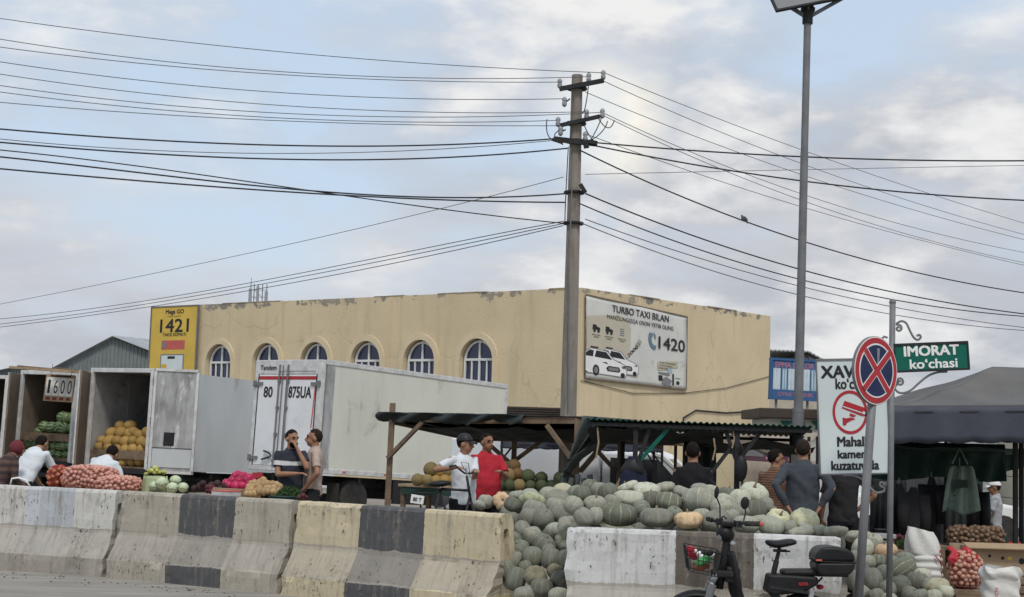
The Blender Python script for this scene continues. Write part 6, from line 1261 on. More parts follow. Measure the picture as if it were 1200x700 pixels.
def vis(lst, dfun, grp, dflt):
    for e in lst:
        x, y, rx, ry, colr = e[:5]; lab = e[5] if len(e) > 5 and e[5] else None; opt = e[6] if len(e) > 6 else {}
        d = dfun(x, y) + opt.get('dd', 0); s = d / 1800; c = at(x, y, d); a, b_ = rx * s * 1.09, ry * s * 1.09; lab = lab or dflt[colr] 
        k = opt.get('k'); rot = opt.get('rot')
        if rot is None and k is None:
            ratio = b_ / a; rt = prnd.gauss(0, .16)
            k = 4 if ratio < .62 else (0, 5)[prnd.random() < .5] if ratio < .72 else 1 if ratio < .8 else prnd.choice((2, 2, 1)) if ratio < .92 else prnd.choice((3, 6, 3))
            f = [.66, .74, .8, .9, .62, .7, 1.05][k]; rot = (prnd.gauss(.12, .22) if ratio < .9 else prnd.gauss(0, .6), rt, prnd.uniform(0, 6.28)); sc = (a, a, b_ / f * (1 if ratio < .9 else 1))
        else:
            k = 0 if k is None else k; r = (a + b_) / 2 if 'r' not in opt else opt['r']; sc = (r, r, r * opt.get('fz', 1))
            rot = rot or (0, 0, prnd.uniform(0, 6))
        o = pumpkin(c, max(a, b_), colr, lab or dflt[colr], grp, k, rot, sc, opt.get('st')); NAMED.append((x, y, colr, o, bool(len(e) > 5 and e[5]), grp))
gap = [(587.9, 586.9, 10.5, 9.5, 'orange', 'pale orange pumpkin with its dimple showing, left end of the heap', dict(k=4, rot=(R_(72), 0, R_(14)))), (569, 588, 9, 8, 'grey', 'grey pumpkin lying left of the pale orange one with a dimple'), (562, 592, 7, 5, 'grey'), (601.8, 592, 11, 9, 'green'), (621, 580.5, 10.5, 7, 'grey'), (606, 581, 9.5, 6, 'grey'), (624, 588.6, 15.5, 8.5, 'spotted', 'pale yellow green speckled pumpkin at the top left of the gap'), (642.5, 581, 10.5, 10, 'grey'), (659.7, 575.7, 12, 8, 'cream', 'cream pumpkin at the top of the gap heap below the dark melons'), (653, 585, 14, 9.5, 'grey'), (675.8, 581.5, 11.5, 11.5, 'green', 'dark grey green round pumpkin standing at the top right of the gap heap'), (652, 593, 12.5, 9, 'grey'), (626.5, 597.5, 14.5, 10.5, 'grey'), (620, 607, 11, 11.5, 'grey'), (637, 609, 12, 12, 'grey'), (656.5, 602, 14, 11, 'grey'), (674, 604, 12, 12, 'grey'), (686, 609, 13, 12, 'grey'), (691, 592, 8, 8, 'grey'),
 (654, 623, 15.5, 10.3, 'grey'), (661.5, 635, 11, 11.5, 'green', 'ribbed pumpkin showing its dark navel beside the chipped end of the white barrier', dict(k=4, rot=(R_(84), 0, R_(-8)))), (624, 629, 11, 11, 'pale'), (637, 637, 13.8, 10, 'green'), (612.5, 622, 10, 12, 'grey'), (610, 645, 11, 11.5, 'green'), (624, 654, 12.4, 12.8, 'green'), (646, 655, 11.5, 12.5, 'green'), (665.5, 658, 12.7, 13.5, 'green'), (627.5, 675.4, 14.4, 11.6, 'brown', 'brownish dark pumpkin with a stem scar, low in the middle of the gap', dict(k=5, rot=(R_(50), 0, R_(20)))), (651, 670, 9.6, 8.8, 'brown', 'small brownish pumpkin wedged low in the gap'), (657.6, 682, 13, 12, 'green'), (635, 689, 12.5, 11, 'green'), (605, 679, 11, 14, 'green'), (602, 658, 11, 12, 'grey'), (614.7, 697, 12.5, 9.5, 'grey'), (655.4, 699, 12, 10, 'grey'), (616, 665, 7.5, 8, 'green'), (677, 665, 9, 10, 'green'), (680, 630, 9, 11, 'grey'), (643, 646, 8, 8, 'green'), (593, 640, 10, 11, 'green'), (594, 668, 10, 12, 'green'), (676, 645, 8, 9, 'grey'), (603, 632, 8, 9, 'green'), (600, 610, 9, 9, 'grey')]
vis(gap, lambda x, y: 14.25 + (700 - y) * .0155 + max(0, 630 - x) * .008 + (max(0, 598 - y) * .035), G1, {'grey': 'grey pumpkin in the heap spilling through the gap between barriers', 'green': 'dark grey green pumpkin in the heap spilling through the gap', 'pale': 'pale ribbed grey pumpkin in the upper left of the gap', 'cream': 'cream pumpkin in the gap heap', 'orange': 'orange pumpkin in the gap heap', 'spotted': 'speckled pumpkin in the gap heap'})
back = [(724, 601.4, 24, 15, 'striped', 'large dark ribbed pumpkin with pale lines, front left on the white barrier', dict(k=0, rot=(R_(6), 0, .4), fz=.98, r=.173)), (769, 605.2, 20.5, 12.6, 'grey', 'smooth flattened grey pumpkin second in the front row on the white barrier', dict(k=2, rot=(0, 0, 1), r=.15, fz=.78)), (806.4, 608.2, 17, 11, 'orange', 'pale orange pumpkin with dark cracks in the front row on the white barrier', dict(k=0, rot=(R_(-4), 0, 2), r=.124)), (840, 609, 16, 11.4, 'grey', 'grey pumpkin in the front row behind the scooter mirrors'), (874, 613, 15.5, 10, 'grey', 'flat grey pumpkin in the front row right of the scooter handlebar'), (904, 615, 14.5, 9.5, 'grey', 'grey pumpkin in front of the yellowish one near the right end of the barrier'), (913, 607.5, 15.5, 12.5, 'cream', 'yellowish cream pumpkin standing behind a grey one, right half of the barrier', dict(k=4, rot=(R_(35), 0, .3), r=.118, dd=.25, fz=1.1)), (943.5, 608, 17.5, 12.8, 'cream', 'large cream ribbed pumpkin with dimpled top at the right end of the barrier', dict(k=4, rot=(R_(28), R_(6), 0), r=.13, dd=.1, fz=1.15)), (936, 620, 17, 6.5, 'pale', 'flat pale pumpkin in front of the large cream one'), (977, 622.4, 15.5, 5.8, 'pale', 'low flat pale pumpkin alone at the barrier right end'), (698, 603, 8.5, 9.5, 'grey'), (684, 605, 10, 11, 'grey'),
 (698, 590.7, 13, 9.5, 'pale', None), (713, 577.6, 11, 11.5, 'green'), (737, 584.3, 20.5, 11.8, 'pale', 'smooth broad pale green pumpkin in the second row above the dark ribbed one', dict(k=2, rot=(0, R_(4), 1), r=.155, fz=.72)), (784, 588, 17, 12.8, 'striped', 'grey green pumpkin with white meridian lines, second row', dict(k=2, rot=(R_(6), R_(14), .9), r=.128, fz=.95)), (820, 588, 24, 16, 'grey', 'biggest smooth grey pumpkin in the middle of the second row', dict(k=1, rot=(R_(14), R_(16), 2), r=.185, fz=.95)), (848, 594, 15, 13.5, 'pale', None), (758, 574.5, 15.5, 8.5, 'pale'), (763, 585, 10.5, 10, 'green'), (692, 572, 11.5, 9.5, 'green'), (702, 575, 9.5, 9.5, 'grey'), (735, 571, 13, 6, 'pale'), (834, 575, 9, 6.5, 'pale'), (853, 580, 12, 9, 'green'), (867, 586, 12, 12, 'pale'), (883, 578.4, 18.5, 14.2, 'pale', 'big pale grey ribbed pumpkin with stem scar on top of the heap', dict(k=0, rot=(R_(24), 0, .2), r=.147, fz=1.06, st=True)), (885, 598, 15, 12.5, 'green'), (866, 600, 12, 9, 'grey'), (901, 598, 10, 6, 'grey'), (897, 591, 9, 8, 'grey'), (800, 577, 11, 7, 'grey'), (752, 596, 10, 9, 'green'), (790, 601, 10, 8, 'green'), (822, 604, 11, 9, 'grey'), (857, 604, 9, 8, 'grey'), (718, 588, 10, 8, 'grey'), (672, 592, 11, 10, 'grey'), (778, 571, 12, 6, 'pale'), (820, 571.5, 10, 5, 'grey'), (925, 616, 9, 7, 'grey'), (958, 620, 9, 6, 'grey'), (890, 609, 10, 7, 'grey'), (682, 579, 10, 9, 'green')]
back = [(e[0], e[1] + (1.6 if e[1] > 600 else .6), e[2] * 1.0, e[3] * 1.04, *e[4:]) for e in back]
vis(back, lambda x, y: 13.14 + max(0, 614 - y) * .038, G2, {'grey': 'grey pumpkin lying behind and between the larger ones on the white barrier', 'green': 'mottled dark green pumpkin in the rear of the heap behind the white barrier', 'pale': 'pale grey green pumpkin in the rear rows of the heap behind the white barrier'})
right_ = [(1007, 629, 15.5, 7.5, 'pale', 'flat pale pumpkin topmost beside the leaning sign post'), (1011, 643, 12.5, 12, 'pale'), (1021, 642, 9.5, 11, 'grey'), (1038, 646, 13, 9, 'orange', 'pale orange pumpkin between the two sign posts'), (1030, 658, 10, 8, 'striped', 'small dark pumpkin with an orange patch below the pale orange one'), (1016, 659.5, 10.5, 8.5, 'grey'), (1011, 674, 10, 13.5, 'green'), (1022, 680, 11.5, 14, 'grey'), (1036, 673, 10, 10.5, 'green'), (1058, 668.5, 15.5, 13.5, 'striped', 'long pale green striped squash right of the street sign post', dict(k=6, rot=(R_(20), R_(50), .4), r=.115, fz=1.2)), (1061, 656.5, 11, 10.3, 'green', 'round dark green pumpkin topmost right of the street sign post', dict(k=3, rot=(0, .2, 1), r=.092)), (1054.5, 687, 11.5, 12.5, 'green'), (1026, 699, 10.5, 9, 'grey'), (1010, 695, 9, 9, 'grey'), (1075, 682, 13.2, 12.2, 'green', 'round dark grey pumpkin right of the striped squash', dict(k=3, rot=(.1, .2, 1), r=.107)), (1081, 674, 9.5, 8, 'pale'), (1098.6, 688.5, 14, 10, 'cream', 'cream pumpkin at the right foot of the heap'), (1077, 698, 11, 7, 'green'), (1094, 699, 9, 8, 'pale'), (1108, 694, 9, 8, 'pale'), (1040, 690, 9, 10, 'green'), (1003, 655, 9, 10, 'grey'), (1046, 660, 8, 8, 'green'), (1066, 697, 9, 9, 'green'), (1042, 703, 9, 8, 'grey'), (1002, 680, 9, 12, 'grey'), (1025, 634, 9, 7, 'pale'), (1088, 686, 8, 8, 'grey')]
vis(right_, lambda x, y: 13.75 + (700 - y) * .026, G3, {'grey': 'grey pumpkin in the heap at the foot of the sign posts', 'green': 'dark green pumpkin in the heap at the foot of the sign posts', 'pale': 'pale pumpkin in the heap at the foot of the sign posts', 'cream': 'cream pumpkin', 'orange': 'orange pumpkin'})
def fill():
    base = list(PUMPS); Mi = CM.inverted(); n = 0
    def px(p):
        q = Mi.to_3x3() @ (p - Vector((0, 0, CAM_H))); return 600 + FPX * q.x / -q.z, 350 - FPX * q.y / -q.z
    B4a, B4b, B3a, B3b = Vector((.51, 12.95, 0)), Vector((2.74, 12.62, 0)), Vector((-2.25, 16.52, 0)), Vector((-.03, 14.82, 0))
    for z in (.9, .76, .62, .38, .15):
        for ix in range(-4, 19):
            for iy in range(0, 20):
                x = -.9 + ix * .25 + (.14 if iy % 2 else 0); y = 13.1 + iy * .2; p = Vector((x + prnd.uniform(-.04, .04), y + prnd.uniform(-.04, .04), z + prnd.uniform(-.03, .03))); r = prnd.uniform(.135, .16)
                top = [q for q in base if (Vector((q[0].x, q[0].y)) - Vector((p.x, p.y))).length < .42]
                if not top or max(q[0].z for q in top) < z + .1: continue
                if min((q[0] - p).length - q[1] - r for q in PUMPS) < -.07: continue
                def clear(A, B_, w): u = (B_ - A).normalized(); nrm = Vector((-u.y, u.x, 0)); t = (p - A).dot(u); s = (p - A).dot(nrm); return t < -.1 or t > (B_ - A).length + .1 or s > w + r * .93
                if not clear(B4a, B4b, .3 if z < .5 else .1) or not clear(B3a, B3b, .3 if z < .5 else .1): continue
                if p.x < -.2 and p.y < 15.3: continue
                X, Y = px(p); Rp = r * FPX / p.y; bad = False
                # keep it behind what shows in the photograph
                near = [q for q in base if (Vector(px(q[0])) - Vector((X, Y))).length < Rp + 4]
                if near and min(q[0].y for q in near) > p.y - .16: continue
                if X - Rp < 578 and Y < 640: continue
                if n > 145: return
                pumpkin(p, r, prnd.choice(('grey', 'green', 'grey')), 'grey green pumpkin deep in the heap under the top rows', 'pumpkins deep inside the heap', st=False); n += 1
def relabel():
    short = {}
    for x, y, c, o, nm, g in NAMED:
        if nm:
            w = o['label'].split(); short[o.name] = o['label']
    cut = lambda l: ' '.join(re_cut(l))
    used = set(o['label'] for *_, o, nm, g in [(n[0], n[1], n[2], n[3], n[4], n[5]) for n in NAMED] if nm)
    word = {'grey': 'grey', 'green': 'dark grey green', 'pale': 'pale grey', 'cream': 'cream', 'orange': 'pale orange', 'striped': 'streaked', 'spotted': 'speckled'}
    for x, y, c, o, nm, g in NAMED:
        if nm: continue
        anch = sorted([(math.hypot(x - a[0], y - a[1]), a) for a in NAMED if a[4] and a[5] == g], key=lambda t: t[0])
        for d, a in anch[:4]:
            dx, dy = x - a[0], y - a[1]; v = 'above' if dy < 0 else 'below'; h_ = 'left' if dx < 0 else 'right'
            di = v if abs(dy) > 2.2 * abs(dx) else h_ + ' of' if abs(dx) > 2.2 * abs(dy) else v + ' and ' + h_ + ' of'
            far = '' if d < 20 else 'a bit ' if d < 36 else 'well '
            l = '%s pumpkin %s%s the %s' % (word[c], far, di, SHORTN.get(a[3]['label'], 'one'))
            if l not in used and len(l.split()) <= 16: break
        else: continue
        used.add(l); o['label'] = l
def re_cut(l): return l.split()
SHORTN = {'pale orange pumpkin with its dimple showing, left end of the heap': 'pale orange one left of the gap', 'grey pumpkin lying left of the pale orange one with a dimple': 'leftmost grey one', 'pale yellow green speckled pumpkin at the top left of the gap': 'speckled yellow green one', 'cream pumpkin at the top of the gap heap below the dark melons': 'cream one topping the gap', 'dark grey green round pumpkin standing at the top right of the gap heap': 'dark round one topping it', 'ribbed pumpkin showing its dark navel beside the chipped end of the white barrier': 'ribbed one with dark navel', 'brownish dark pumpkin with a stem scar, low in the middle of the gap': 'brownish one low in the gap', 'small brownish pumpkin wedged low in the gap': 'small brownish one in the gap',
 'large dark ribbed pumpkin with pale lines, front left on the white barrier': 'large dark ribbed one', 'smooth flattened grey pumpkin second in the front row on the white barrier': 'flattened smooth grey one', 'pale orange pumpkin with dark cracks in the front row on the white barrier': 'cracked pale orange one', 'grey pumpkin in the front row behind the scooter mirrors': 'one behind the scooter mirrors', 'flat grey pumpkin in the front row right of the scooter handlebar': 'flat one by the scooter handlebar', 'grey pumpkin in front of the yellowish one near the right end of the barrier': 'one before the yellowish one', 'yellowish cream pumpkin standing behind a grey one, right half of the barrier': 'yellowish cream one', 'large cream ribbed pumpkin with dimpled top at the right end of the barrier': 'large cream ribbed one', 'flat pale pumpkin in front of the large cream one': 'flat one before the large cream one', 'low flat pale pumpkin alone at the barrier right end': 'lone flat one', 'smooth broad pale green pumpkin in the second row above the dark ribbed one': 'smooth broad pale green one', 'grey green pumpkin with white meridian lines, second row': 'one with white meridian lines', 'biggest smooth grey pumpkin in the middle of the second row': 'biggest smooth one', 'big pale grey ribbed pumpkin with stem scar on top of the heap': 'big ribbed one topping the heap',
 'flat pale pumpkin topmost beside the leaning sign post': 'flat one beside the leaning post', 'pale orange pumpkin between the two sign posts': 'orange one between the posts', 'small dark pumpkin with an orange patch below the pale orange one': 'dark one with orange patch', 'long pale green striped squash right of the street sign post': 'striped squash', 'round dark green pumpkin topmost right of the street sign post': 'dark one topmost by the post', 'round dark grey pumpkin right of the striped squash': 'dark one right of the squash', 'cream pumpkin at the right foot of the heap': 'cream one at the right foot'}
relabel()
fill()
print('pumpkins', len(PUMPS))
# ================================================================== melons and watermelons
ROWS = {}
def rowlab(lab, z, y, i): return '%s from the left, %s %s' % (ORD[i], lab, ROWS.setdefault((lab, z, y), ROWWORD[min(len([k for k in ROWS if k[0] == lab]), 9)]))
ROWWORD = ['first layer', 'second layer', 'third layer', 'fourth layer', 'fifth layer', 'sixth layer', 'seventh layer', 'eighth layer', 'ninth layer', 'tenth layer']
ORD = ['first', 'second', 'third', 'fourth', 'fifth', 'sixth', 'seventh', 'eighth', 'ninth', 'tenth', 'eleventh', 'twelfth', 'thirteenth', 'fourteenth']
MM = {'gold': mat('melon_gold', (.4, .25, .075), (.31, .2, .07), 7, .6, .15, 60, dirt=(.22, .16, .07), dsc=9, dth=.56, rnd=.14), 'brown': mat('melon_brown', (.26, .19, .085), (.19, .145, .065), 9, .7, .3, 70, dirt=(.12, .1, .05), dsc=12, dth=.54, rnd=.2), 'dgreen': mat('melon_green', (.055, .075, .038), (.085, .1, .052), 9, .7, .3, 70, dirt=(.15, .14, .075), dsc=12, dth=.56, rnd=.2), 'rust': mat('melon_rust', (.2, .11, .045), (.14, .09, .045), 9, .7, .3, 70)}
def wm_mat():
    m, nt, b = base_mat('watermelon_skin'); b.inputs['Roughness'].default_value = .45; tc = nd(nt, 'ShaderNodeTexCoord').outputs['Object']; sp = nd(nt, 'ShaderNodeSeparateXYZ', {0: tc}); n = nd(nt, 'ShaderNodeTexNoise', {'Vector': tc, 'Scale': 9, 'Detail': 6}).outputs[0]
    a = mth(nt, 'ADD', mth(nt, 'MULTIPLY', mth(nt, 'ARCTAN2', sp.outputs[2], sp.outputs[1]), 10), mth(nt, 'MULTIPLY', mth(nt, 'SUBTRACT', n, .5), 3.4)); c = mix(nt, ramp(nt, mth(nt, 'SINE', a), [(.0, 0.), (.45, 1.)]), (.2, .27, .12), (.03, .07, .03)); setc(nt, b, c); return m
MM['water'] = wm_mat(); MEL = {}
def melon(c, r, kind, label, grp, rot=None, sc=None):
    if kind not in MEL:
        mb = MB().ball((0, 0, 0), 1, 20, 14); vv = []
        for v in mb.v: v = Vector(v); vv.append(v * (1 + .035 * noise.noise(v * 2)))
        mb.v = vv; o = mb.build('melon', MM[kind], None, smooth=True); MEL[kind] = o.data; bpy.data.objects.remove(o)
    o = bpy.data.objects.new('watermelon' if kind == 'water' else 'melon', MEL[kind]); COL.objects.link(o); o.location = c; o.rotation_euler = rot or (prnd.uniform(-.5, .5), prnd.uniform(-.5, .5), prnd.uniform(0, 6)); o.scale = sc or (r * prnd.uniform(1.0, 1.12), r * prnd.uniform(.95, 1.05), r); tag(o, label, 'watermelon' if kind == 'water' else 'melon', grp); return o
def mel_list(l, Y, grp, labs, up=0):
    cnt = {}
    for e in l:
        x, y, r, kind = e[:4]; d = Y + (e[5] if len(e) > 5 else 0); rw = 'back row' if len(e) > 5 and e[5] > .3 else 'upper row' if len(e) > 5 else 'lower row'; cnt[kind, rw] = cnt.get((kind, rw), -1) + 1; melon(at(x, y, d), r * d / 1800, kind, e[4] if len(e) > 4 and e[4] else '%s from the left, %s %s' % (ORD[cnt[kind, rw]], labs[kind], rw), grp)
mel_list([(489.5, 562.5, 7.4, 'brown', 'leftmost melon at the end of the timber counter'), (500.8, 563, 6.9, 'brown'), (511, 563.5, 6.6, 'gold'), (521.5, 563.2, 6.8, 'gold'), (531, 563, 7, 'gold'), (505, 550.5, 9, 'brown', 'large brown melon on top of the golden stack', .1), (515.5, 553.5, 7.2, 'gold', None, .1), (525.5, 554, 6.8, 'brown', 'brown melon on top of the stack next to the white tee shirt', .1), (495, 563, 6.5, 'brown', None, .35), (516, 563, 6.5, 'gold', None, .35)], 22.35, 'golden melons on the timber counter', {'brown': 'brownish melon by the bicycle,', 'gold': 'golden melon by the bicycle,'}, True)
mel_list([(585.5, 569, 7, 'dgreen'), (597.5, 569, 6.9, 'dgreen'), (608.5, 568.8, 7.4, 'brown', 'brownish green melon in the lower row of the dark stack'), (621.5, 569.5, 6.6, 'dgreen'), (634.5, 569.5, 7.2, 'dgreen'), (648, 569.8, 7.3, 'dgreen'), (664, 571, 7, 'dgreen'), (596, 557.5, 9, 'brown', 'large brownish melon in the middle of the dark stack', .1), (606.5, 555.5, 7.2, 'rust', 'rust brown melon in the middle of the dark melon stack', .1), (618.5, 558.3, 8.5, 'dgreen', None, .1), (634.5, 560, 7.2, 'dgreen', None, .1), (657.5, 561.3, 9, 'dgreen', 'large dark green melon at the right end of the stack', .1), (592, 548, 7.5, 'dgreen', None, .2), (602, 546, 8, 'rust', 'topmost rust brown melon of the dark stack', .2), (590, 569, 6.8, 'dgreen', None, .4), (603, 569, 7, 'dgreen', None, .4), (615, 569, 7, 'dgreen', None, .4), (628, 569, 7, 'dgreen', None, .4), (641, 570, 7, 'dgreen', None, .4)], 21.75, 'dark green melons on the timber counter', {'dgreen': 'dark green melon beside the red tee shirt,', 'brown': 'brownish melon in the dark stack,', 'rust': 'rust melon'}, True)
def tloc(t, v): return mw(t) @ Vector(v)
def truck_fruit(tr, w, kind, rows, r, grp, lab):
    for (z, y, x0, x1, n) in rows:
        for i in range(n):
            x = x0 + (x1 - x0) * i / max(1, n - 1); rr = r * prnd.uniform(.9, 1.12); melon(tloc(tr, (x + prnd.uniform(-.02, .02), y + prnd.uniform(-.05, .05), z + prnd.uniform(-.02, .03))), rr, kind, ('%s %s from the left in %s' % (ORD[i], lab, ROWN.pop(0) if i == 0 else ROWN_[0])) if False else rowlab(lab, z, y, i), grp, sc=(rr * prnd.uniform(1.05, 1.35), rr, rr) if kind != 'water' else (rr * 1.12, rr, rr))
tf = 'golden melon in the grey box truck,'
truck_fruit(tC, 1.92, 'gold', [(.17, .24, -1.7, -.2, 7), (.44, .25, -1.72, -.2, 7), (.62, .3, -1.75, -.3, 7), (.8, .42, -1.6, -.4, 5), (.98, .6, -1.5, -1.2, 2), (.82, .5, -1.35, -.15, 4), (.64, .65, -1.6, -.25, 6), (.4, .6, -1.6, -.2, 6)], .135, 'melons inside the open grey truck', tf)
tw = 'striped watermelon on the upper board of the truck,'
truck_fruit(tB, 1.87, 'water', [(.88, .2, -1.15, -.25, 5)], .145, 'watermelons inside the brown lined truck', tw)
truck_fruit(tB, 1.87, 'water', [(1.12, .3, -.72, -.3, 3)], .14, 'watermelons inside the brown lined truck', 'striped watermelon on top under the 1600 sign,')
truck_fruit(tB, 1.87, 'water', [(.42, .2, -1.65, -.2, 8), (.2, .2, -1.65, -.2, 8), (.72, .45, -1.6, -.2, 7)], .115, 'watermelons inside the brown lined truck', 'striped watermelon between the truck boards,')
# ================================================================== market tables behind the barriers
def ptable(label, a, b_, z, dep=.7):
    A, B_ = Vector((*a, 0)), Vector((*b_, 0)); u = (B_ - A).normalized(); L = (B_ - A).length; t_ = thing('market_table', label, 'table', A, math.atan2(u.y, u.x), 'produce tables behind the barriers')
    for k in range(5): MB().box((L / 2, .08 + k * dep / 5, z - .02), (L, dep / 5 - .01, .04)).build('plank', M['wood_pale'], t_, bevel=.004)
    for x in (.08, L - .08):
        for y in (.06, dep - .06): MB().box((x, y, (z - .04) / 2), (.07, .07, z - .04)).build('leg', M['wood'], t_)
    return t_
ptable('timber table under the pink onion sacks', (gx(50, 19.3), 18.75), (gx(172, 18.5), 18.2), .92); ptable('timber table under the cabbages and beets', (gx(176, 18.4), 18.15), (gx(262, 17.9), 17.5), .92); ptable('timber table under the radishes potatoes and dill', (gx(266, 17.8), 17.45), (gx(364, 17.2), 16.85), .92)
def net_sack(label, c, size, n, onion, net, rz=0, seed=0, tilt=0, grp=None, r=.027):
    t_ = thing('net_sack', label, 'sack', c, rz, grp); rnd = random.Random(seed); sx, sy, sz = (k / 2 for k in size)
    def P(u, v, k=1.0):
        a, th = u * 2 * math.pi, v * math.pi; se = lambda w, e: math.copysign(abs(w) ** e, w)
        x = se(math.cos(a), .75) * se(math.sin(th), .7); y = se(math.sin(a), .75) * se(math.sin(th), .7); z = se(math.cos(th), .8); b_ = 1 + .09 * noise.noise(Vector((x * 2 + seed, y * 2, z * 2)))
        return Vector((x * sx * b_ * k, y * sy * b_ * k, sz + z * sz * b_ * k))
    MB().grid(lambda u, v: P(u, v, .86), 24, 12).build('bag', mat('net_fill%d' % seed, tuple(k * .55 for k in onion), tuple(k * .4 for k in onion), 16, .9), t_, smooth=True)
    o = MB()
    pts = []; tries = 0
    while len(pts) < n and tries < n * 30:
        tries += 1; p = P(rnd.random(), math.acos(rnd.uniform(-.75, 1)) / math.pi, .93)
        if all((p - q).length > r * 1.55 for q in pts): pts.append(p)
    for p in pts: o.ball(p, (r * rnd.uniform(.9, 1.15), r, r * rnd.uniform(.85, 1)), 8, 6, Matrix.Rotation(rnd.random() * 3, 3, 'X'))
    ob = o.build('onions', mat('onion%d' % seed, onion, tuple(k * .72 for k in onion), 22, .5, dirt=(.5, .36, .26), dsc=14, dth=.58), t_, smooth=True); ob['kind'] = 'stuff'
    nb = MB().grid(lambda u, v: P(u + v * .12, v, 1.0), 46, 24).build('net', M[net], t_); w = nb.modifiers.new('w', 'WIREFRAME'); w.thickness = .0022; w.use_even_offset = False
    return t_
PK = (.62, .33, .26); cl = lambda px, Y, z: (gx(px, Y), Y, z)
net_sack('dark red net sack of onions at the left end of the sack pile', cl(70, 19.15, .92), (.25, .4, .3), 60, (.45, .16, .09), 'red', .1, 1, grp='net sacks of onions')
net_sack('large pink net sack of onions on top, left of the first barrier joint', cl(107, 18.95, .93), (.74, .45, .30), 260, PK, 'red_light', -.3, 2, grp='net sacks of onions')
net_sack('long low pink net sack of onions nearest the barrier joint', cl(141, 18.62, .92), (.58, .42, .2), 170, PK, 'red_light', -.35, 3, grp='net sacks of onions')
MB().tube([at(12, 569, 18.8), at(14, 561, 18.8), at(22, 560, 18.8), at(30, 563, 18.8), at(35, 570, 18.8)], .012, 6).build('bag_handle', M['white_print'], None, smooth=True); tag(bpy.data.objects['bag_handle'], 'white loop of a bag handle rising behind the leftmost barrier', 'handle')
# cabbages: each a head with overlapping veined leaves
M['cabbage'] = mat('cabbage', (.5, .55, .38), (.42, .5, .33), 8, .6, .2, 30, rnd=.15); M['cabbage_leaf'] = mat('cabbage_leaf', (.36, .45, .25), (.52, .57, .42), 14, .6, .2, 30)
def cabbage(label, c, r):
    t_ = thing('cabbage', label, 'cabbage', c, prnd.uniform(0, 6), 'cabbages behind the barriers'); MB().ball((0, 0, 0), r, 18, 12).build('head', M['cabbage'], t_, smooth=True)
    for i in range(7):
        a = i * .9; tilt = .55 + .12 * (i % 3); Rm = Matrix.Rotation(a, 3, 'Z') @ Matrix.Rotation(tilt, 3, 'Y')
        def fn(u, v): th, ph = (v * 1.0), (u - .5) * 1.9; q = Vector((math.cos(ph) * math.sin(th + .1), math.sin(ph) * math.sin(th + .1) * (1 - .3 * v), math.cos(th + .1))); return Rm @ (q * r * (1.03 + .02 * i / 7 + .06 * v * v + .012 * math.sin(u * 22) * v))
        MB().grid(fn, 10, 6).build('leaf', M['cabbage_leaf'], t_, smooth=True, solid=.003)
for lab, px, py, r, Y in (('pale large cabbage in the middle of the cabbage pile', 190, 566.5, 7.2, 18.35), ('small cabbage at the right end of the cabbage pile', 214.5, 571.5, 5.8, 18.0), ('pale cabbage at the front right near the dark beets', 202, 572, 6.5, 18.05), ('cabbage behind the two pale ones', 205.5, 563.5, 6.3, 18.25), ('cabbage at the left beside the onion sacks', 181, 570, 6, 18.4)): cabbage(lab, at(px, py, Y), r * Y / 1800)
c = Vector(cl(183, 18.55, .92)); t_ = thing('vegetable_bag', 'pale bag heaped with yellow green peppers behind the cabbages', 'bag', c); MB().grid(lambda u, v: Vector((math.cos(u * 6.283) * (.15 + .02 * math.sin(u * 30)) * (1 - .15 * v), math.sin(u * 6.283) * .13 * (1 - .15 * v), .22 * v)), 30, 6).build('bag', mat('bag_green', (.38, .42, .25), (.3, .34, .2), 8, .7), t_, smooth=True, solid=.006)
for i in range(26): a, q = prnd.uniform(0, 6.28), prnd.uniform(0, .14); o = MB().ball((0, 0, 0), (.028, .022, .022), 8, 6).build('pepper', bpy.data.materials.get('pepper') or mat('pepper', (.48, .46, .1), (.4, .42, .12), 9, .4, rnd=.2), t_, smooth=True); o.location = (math.cos(a) * q, math.sin(a) * q, .24 + .07 * (1 - q / .14) + prnd.uniform(-.02, .02)); o.rotation_euler = (a, q, a)
def heap(name, cat, label, grp, spots, m, r, sq=1.0, n=10, per=0):
    src = None
    for i_, p in enumerate(spots):
        lab_ = '%s from the left, %s %s' % (ORD[i_ % per], label, ROWWORD[min(i_ // per, 9)].replace('layer', 'row')) if per else label
        if src is None: src = MB().ball((0, 0, 0), r, n, n - 3).build(name, m, None, smooth=True); o = src
        else: o = src.copy(); COL.objects.link(o)
        o.location = p; k = prnd.uniform(.85, 1.15); o.scale = (k * prnd.uniform(.95, 1.2), k, k * sq); o.rotation_euler = (prnd.uniform(0, 3), prnd.uniform(0, 3), prnd.uniform(0, 3)); tag(o, lab_, cat, grp)
def box_open(name, label, cat, c, rz, size, m, wall=.012):
    t_ = thing(name, label, cat, c, rz); x, y, z = size; MB().box((0, 0, wall / 2), (x, y, wall)).build('base', m, t_)
    for q, s in (((0, -y / 2, z / 2), (x, wall, z)), ((0, y / 2, z / 2), (x, wall, z)), ((-x / 2, 0, z / 2), (wall, y - wall, z)), ((x / 2, 0, z / 2), (wall, y - wall, z))): MB().box((q[0], q[1], q[2] + wall), s).build('side', m, t_, bevel=.003)
    return t_
M['radish'] = mat('radish', (.42, .03, .09), (.34, .02, .07), 8, .35, rnd=.2); M['beet'] = mat('beet', (.12, .03, .04), (.08, .025, .03), 10, .6, rnd=.3); M['beet_dark'] = mat('beet_dark', (.035, .02, .022), (.06, .03, .03), 10, .6, rnd=.3); M['potato'] = mat('potato', (.42, .29, .15), (.34, .22, .11), 12, .7, .2, 40, rnd=.15)
Y = 17.75; box_open('cardboard_box', 'shallow cardboard box of red radishes behind the charcoal block', 'box', cl(279, Y, .92), -.5, (.42, .34, .12), M['card'])
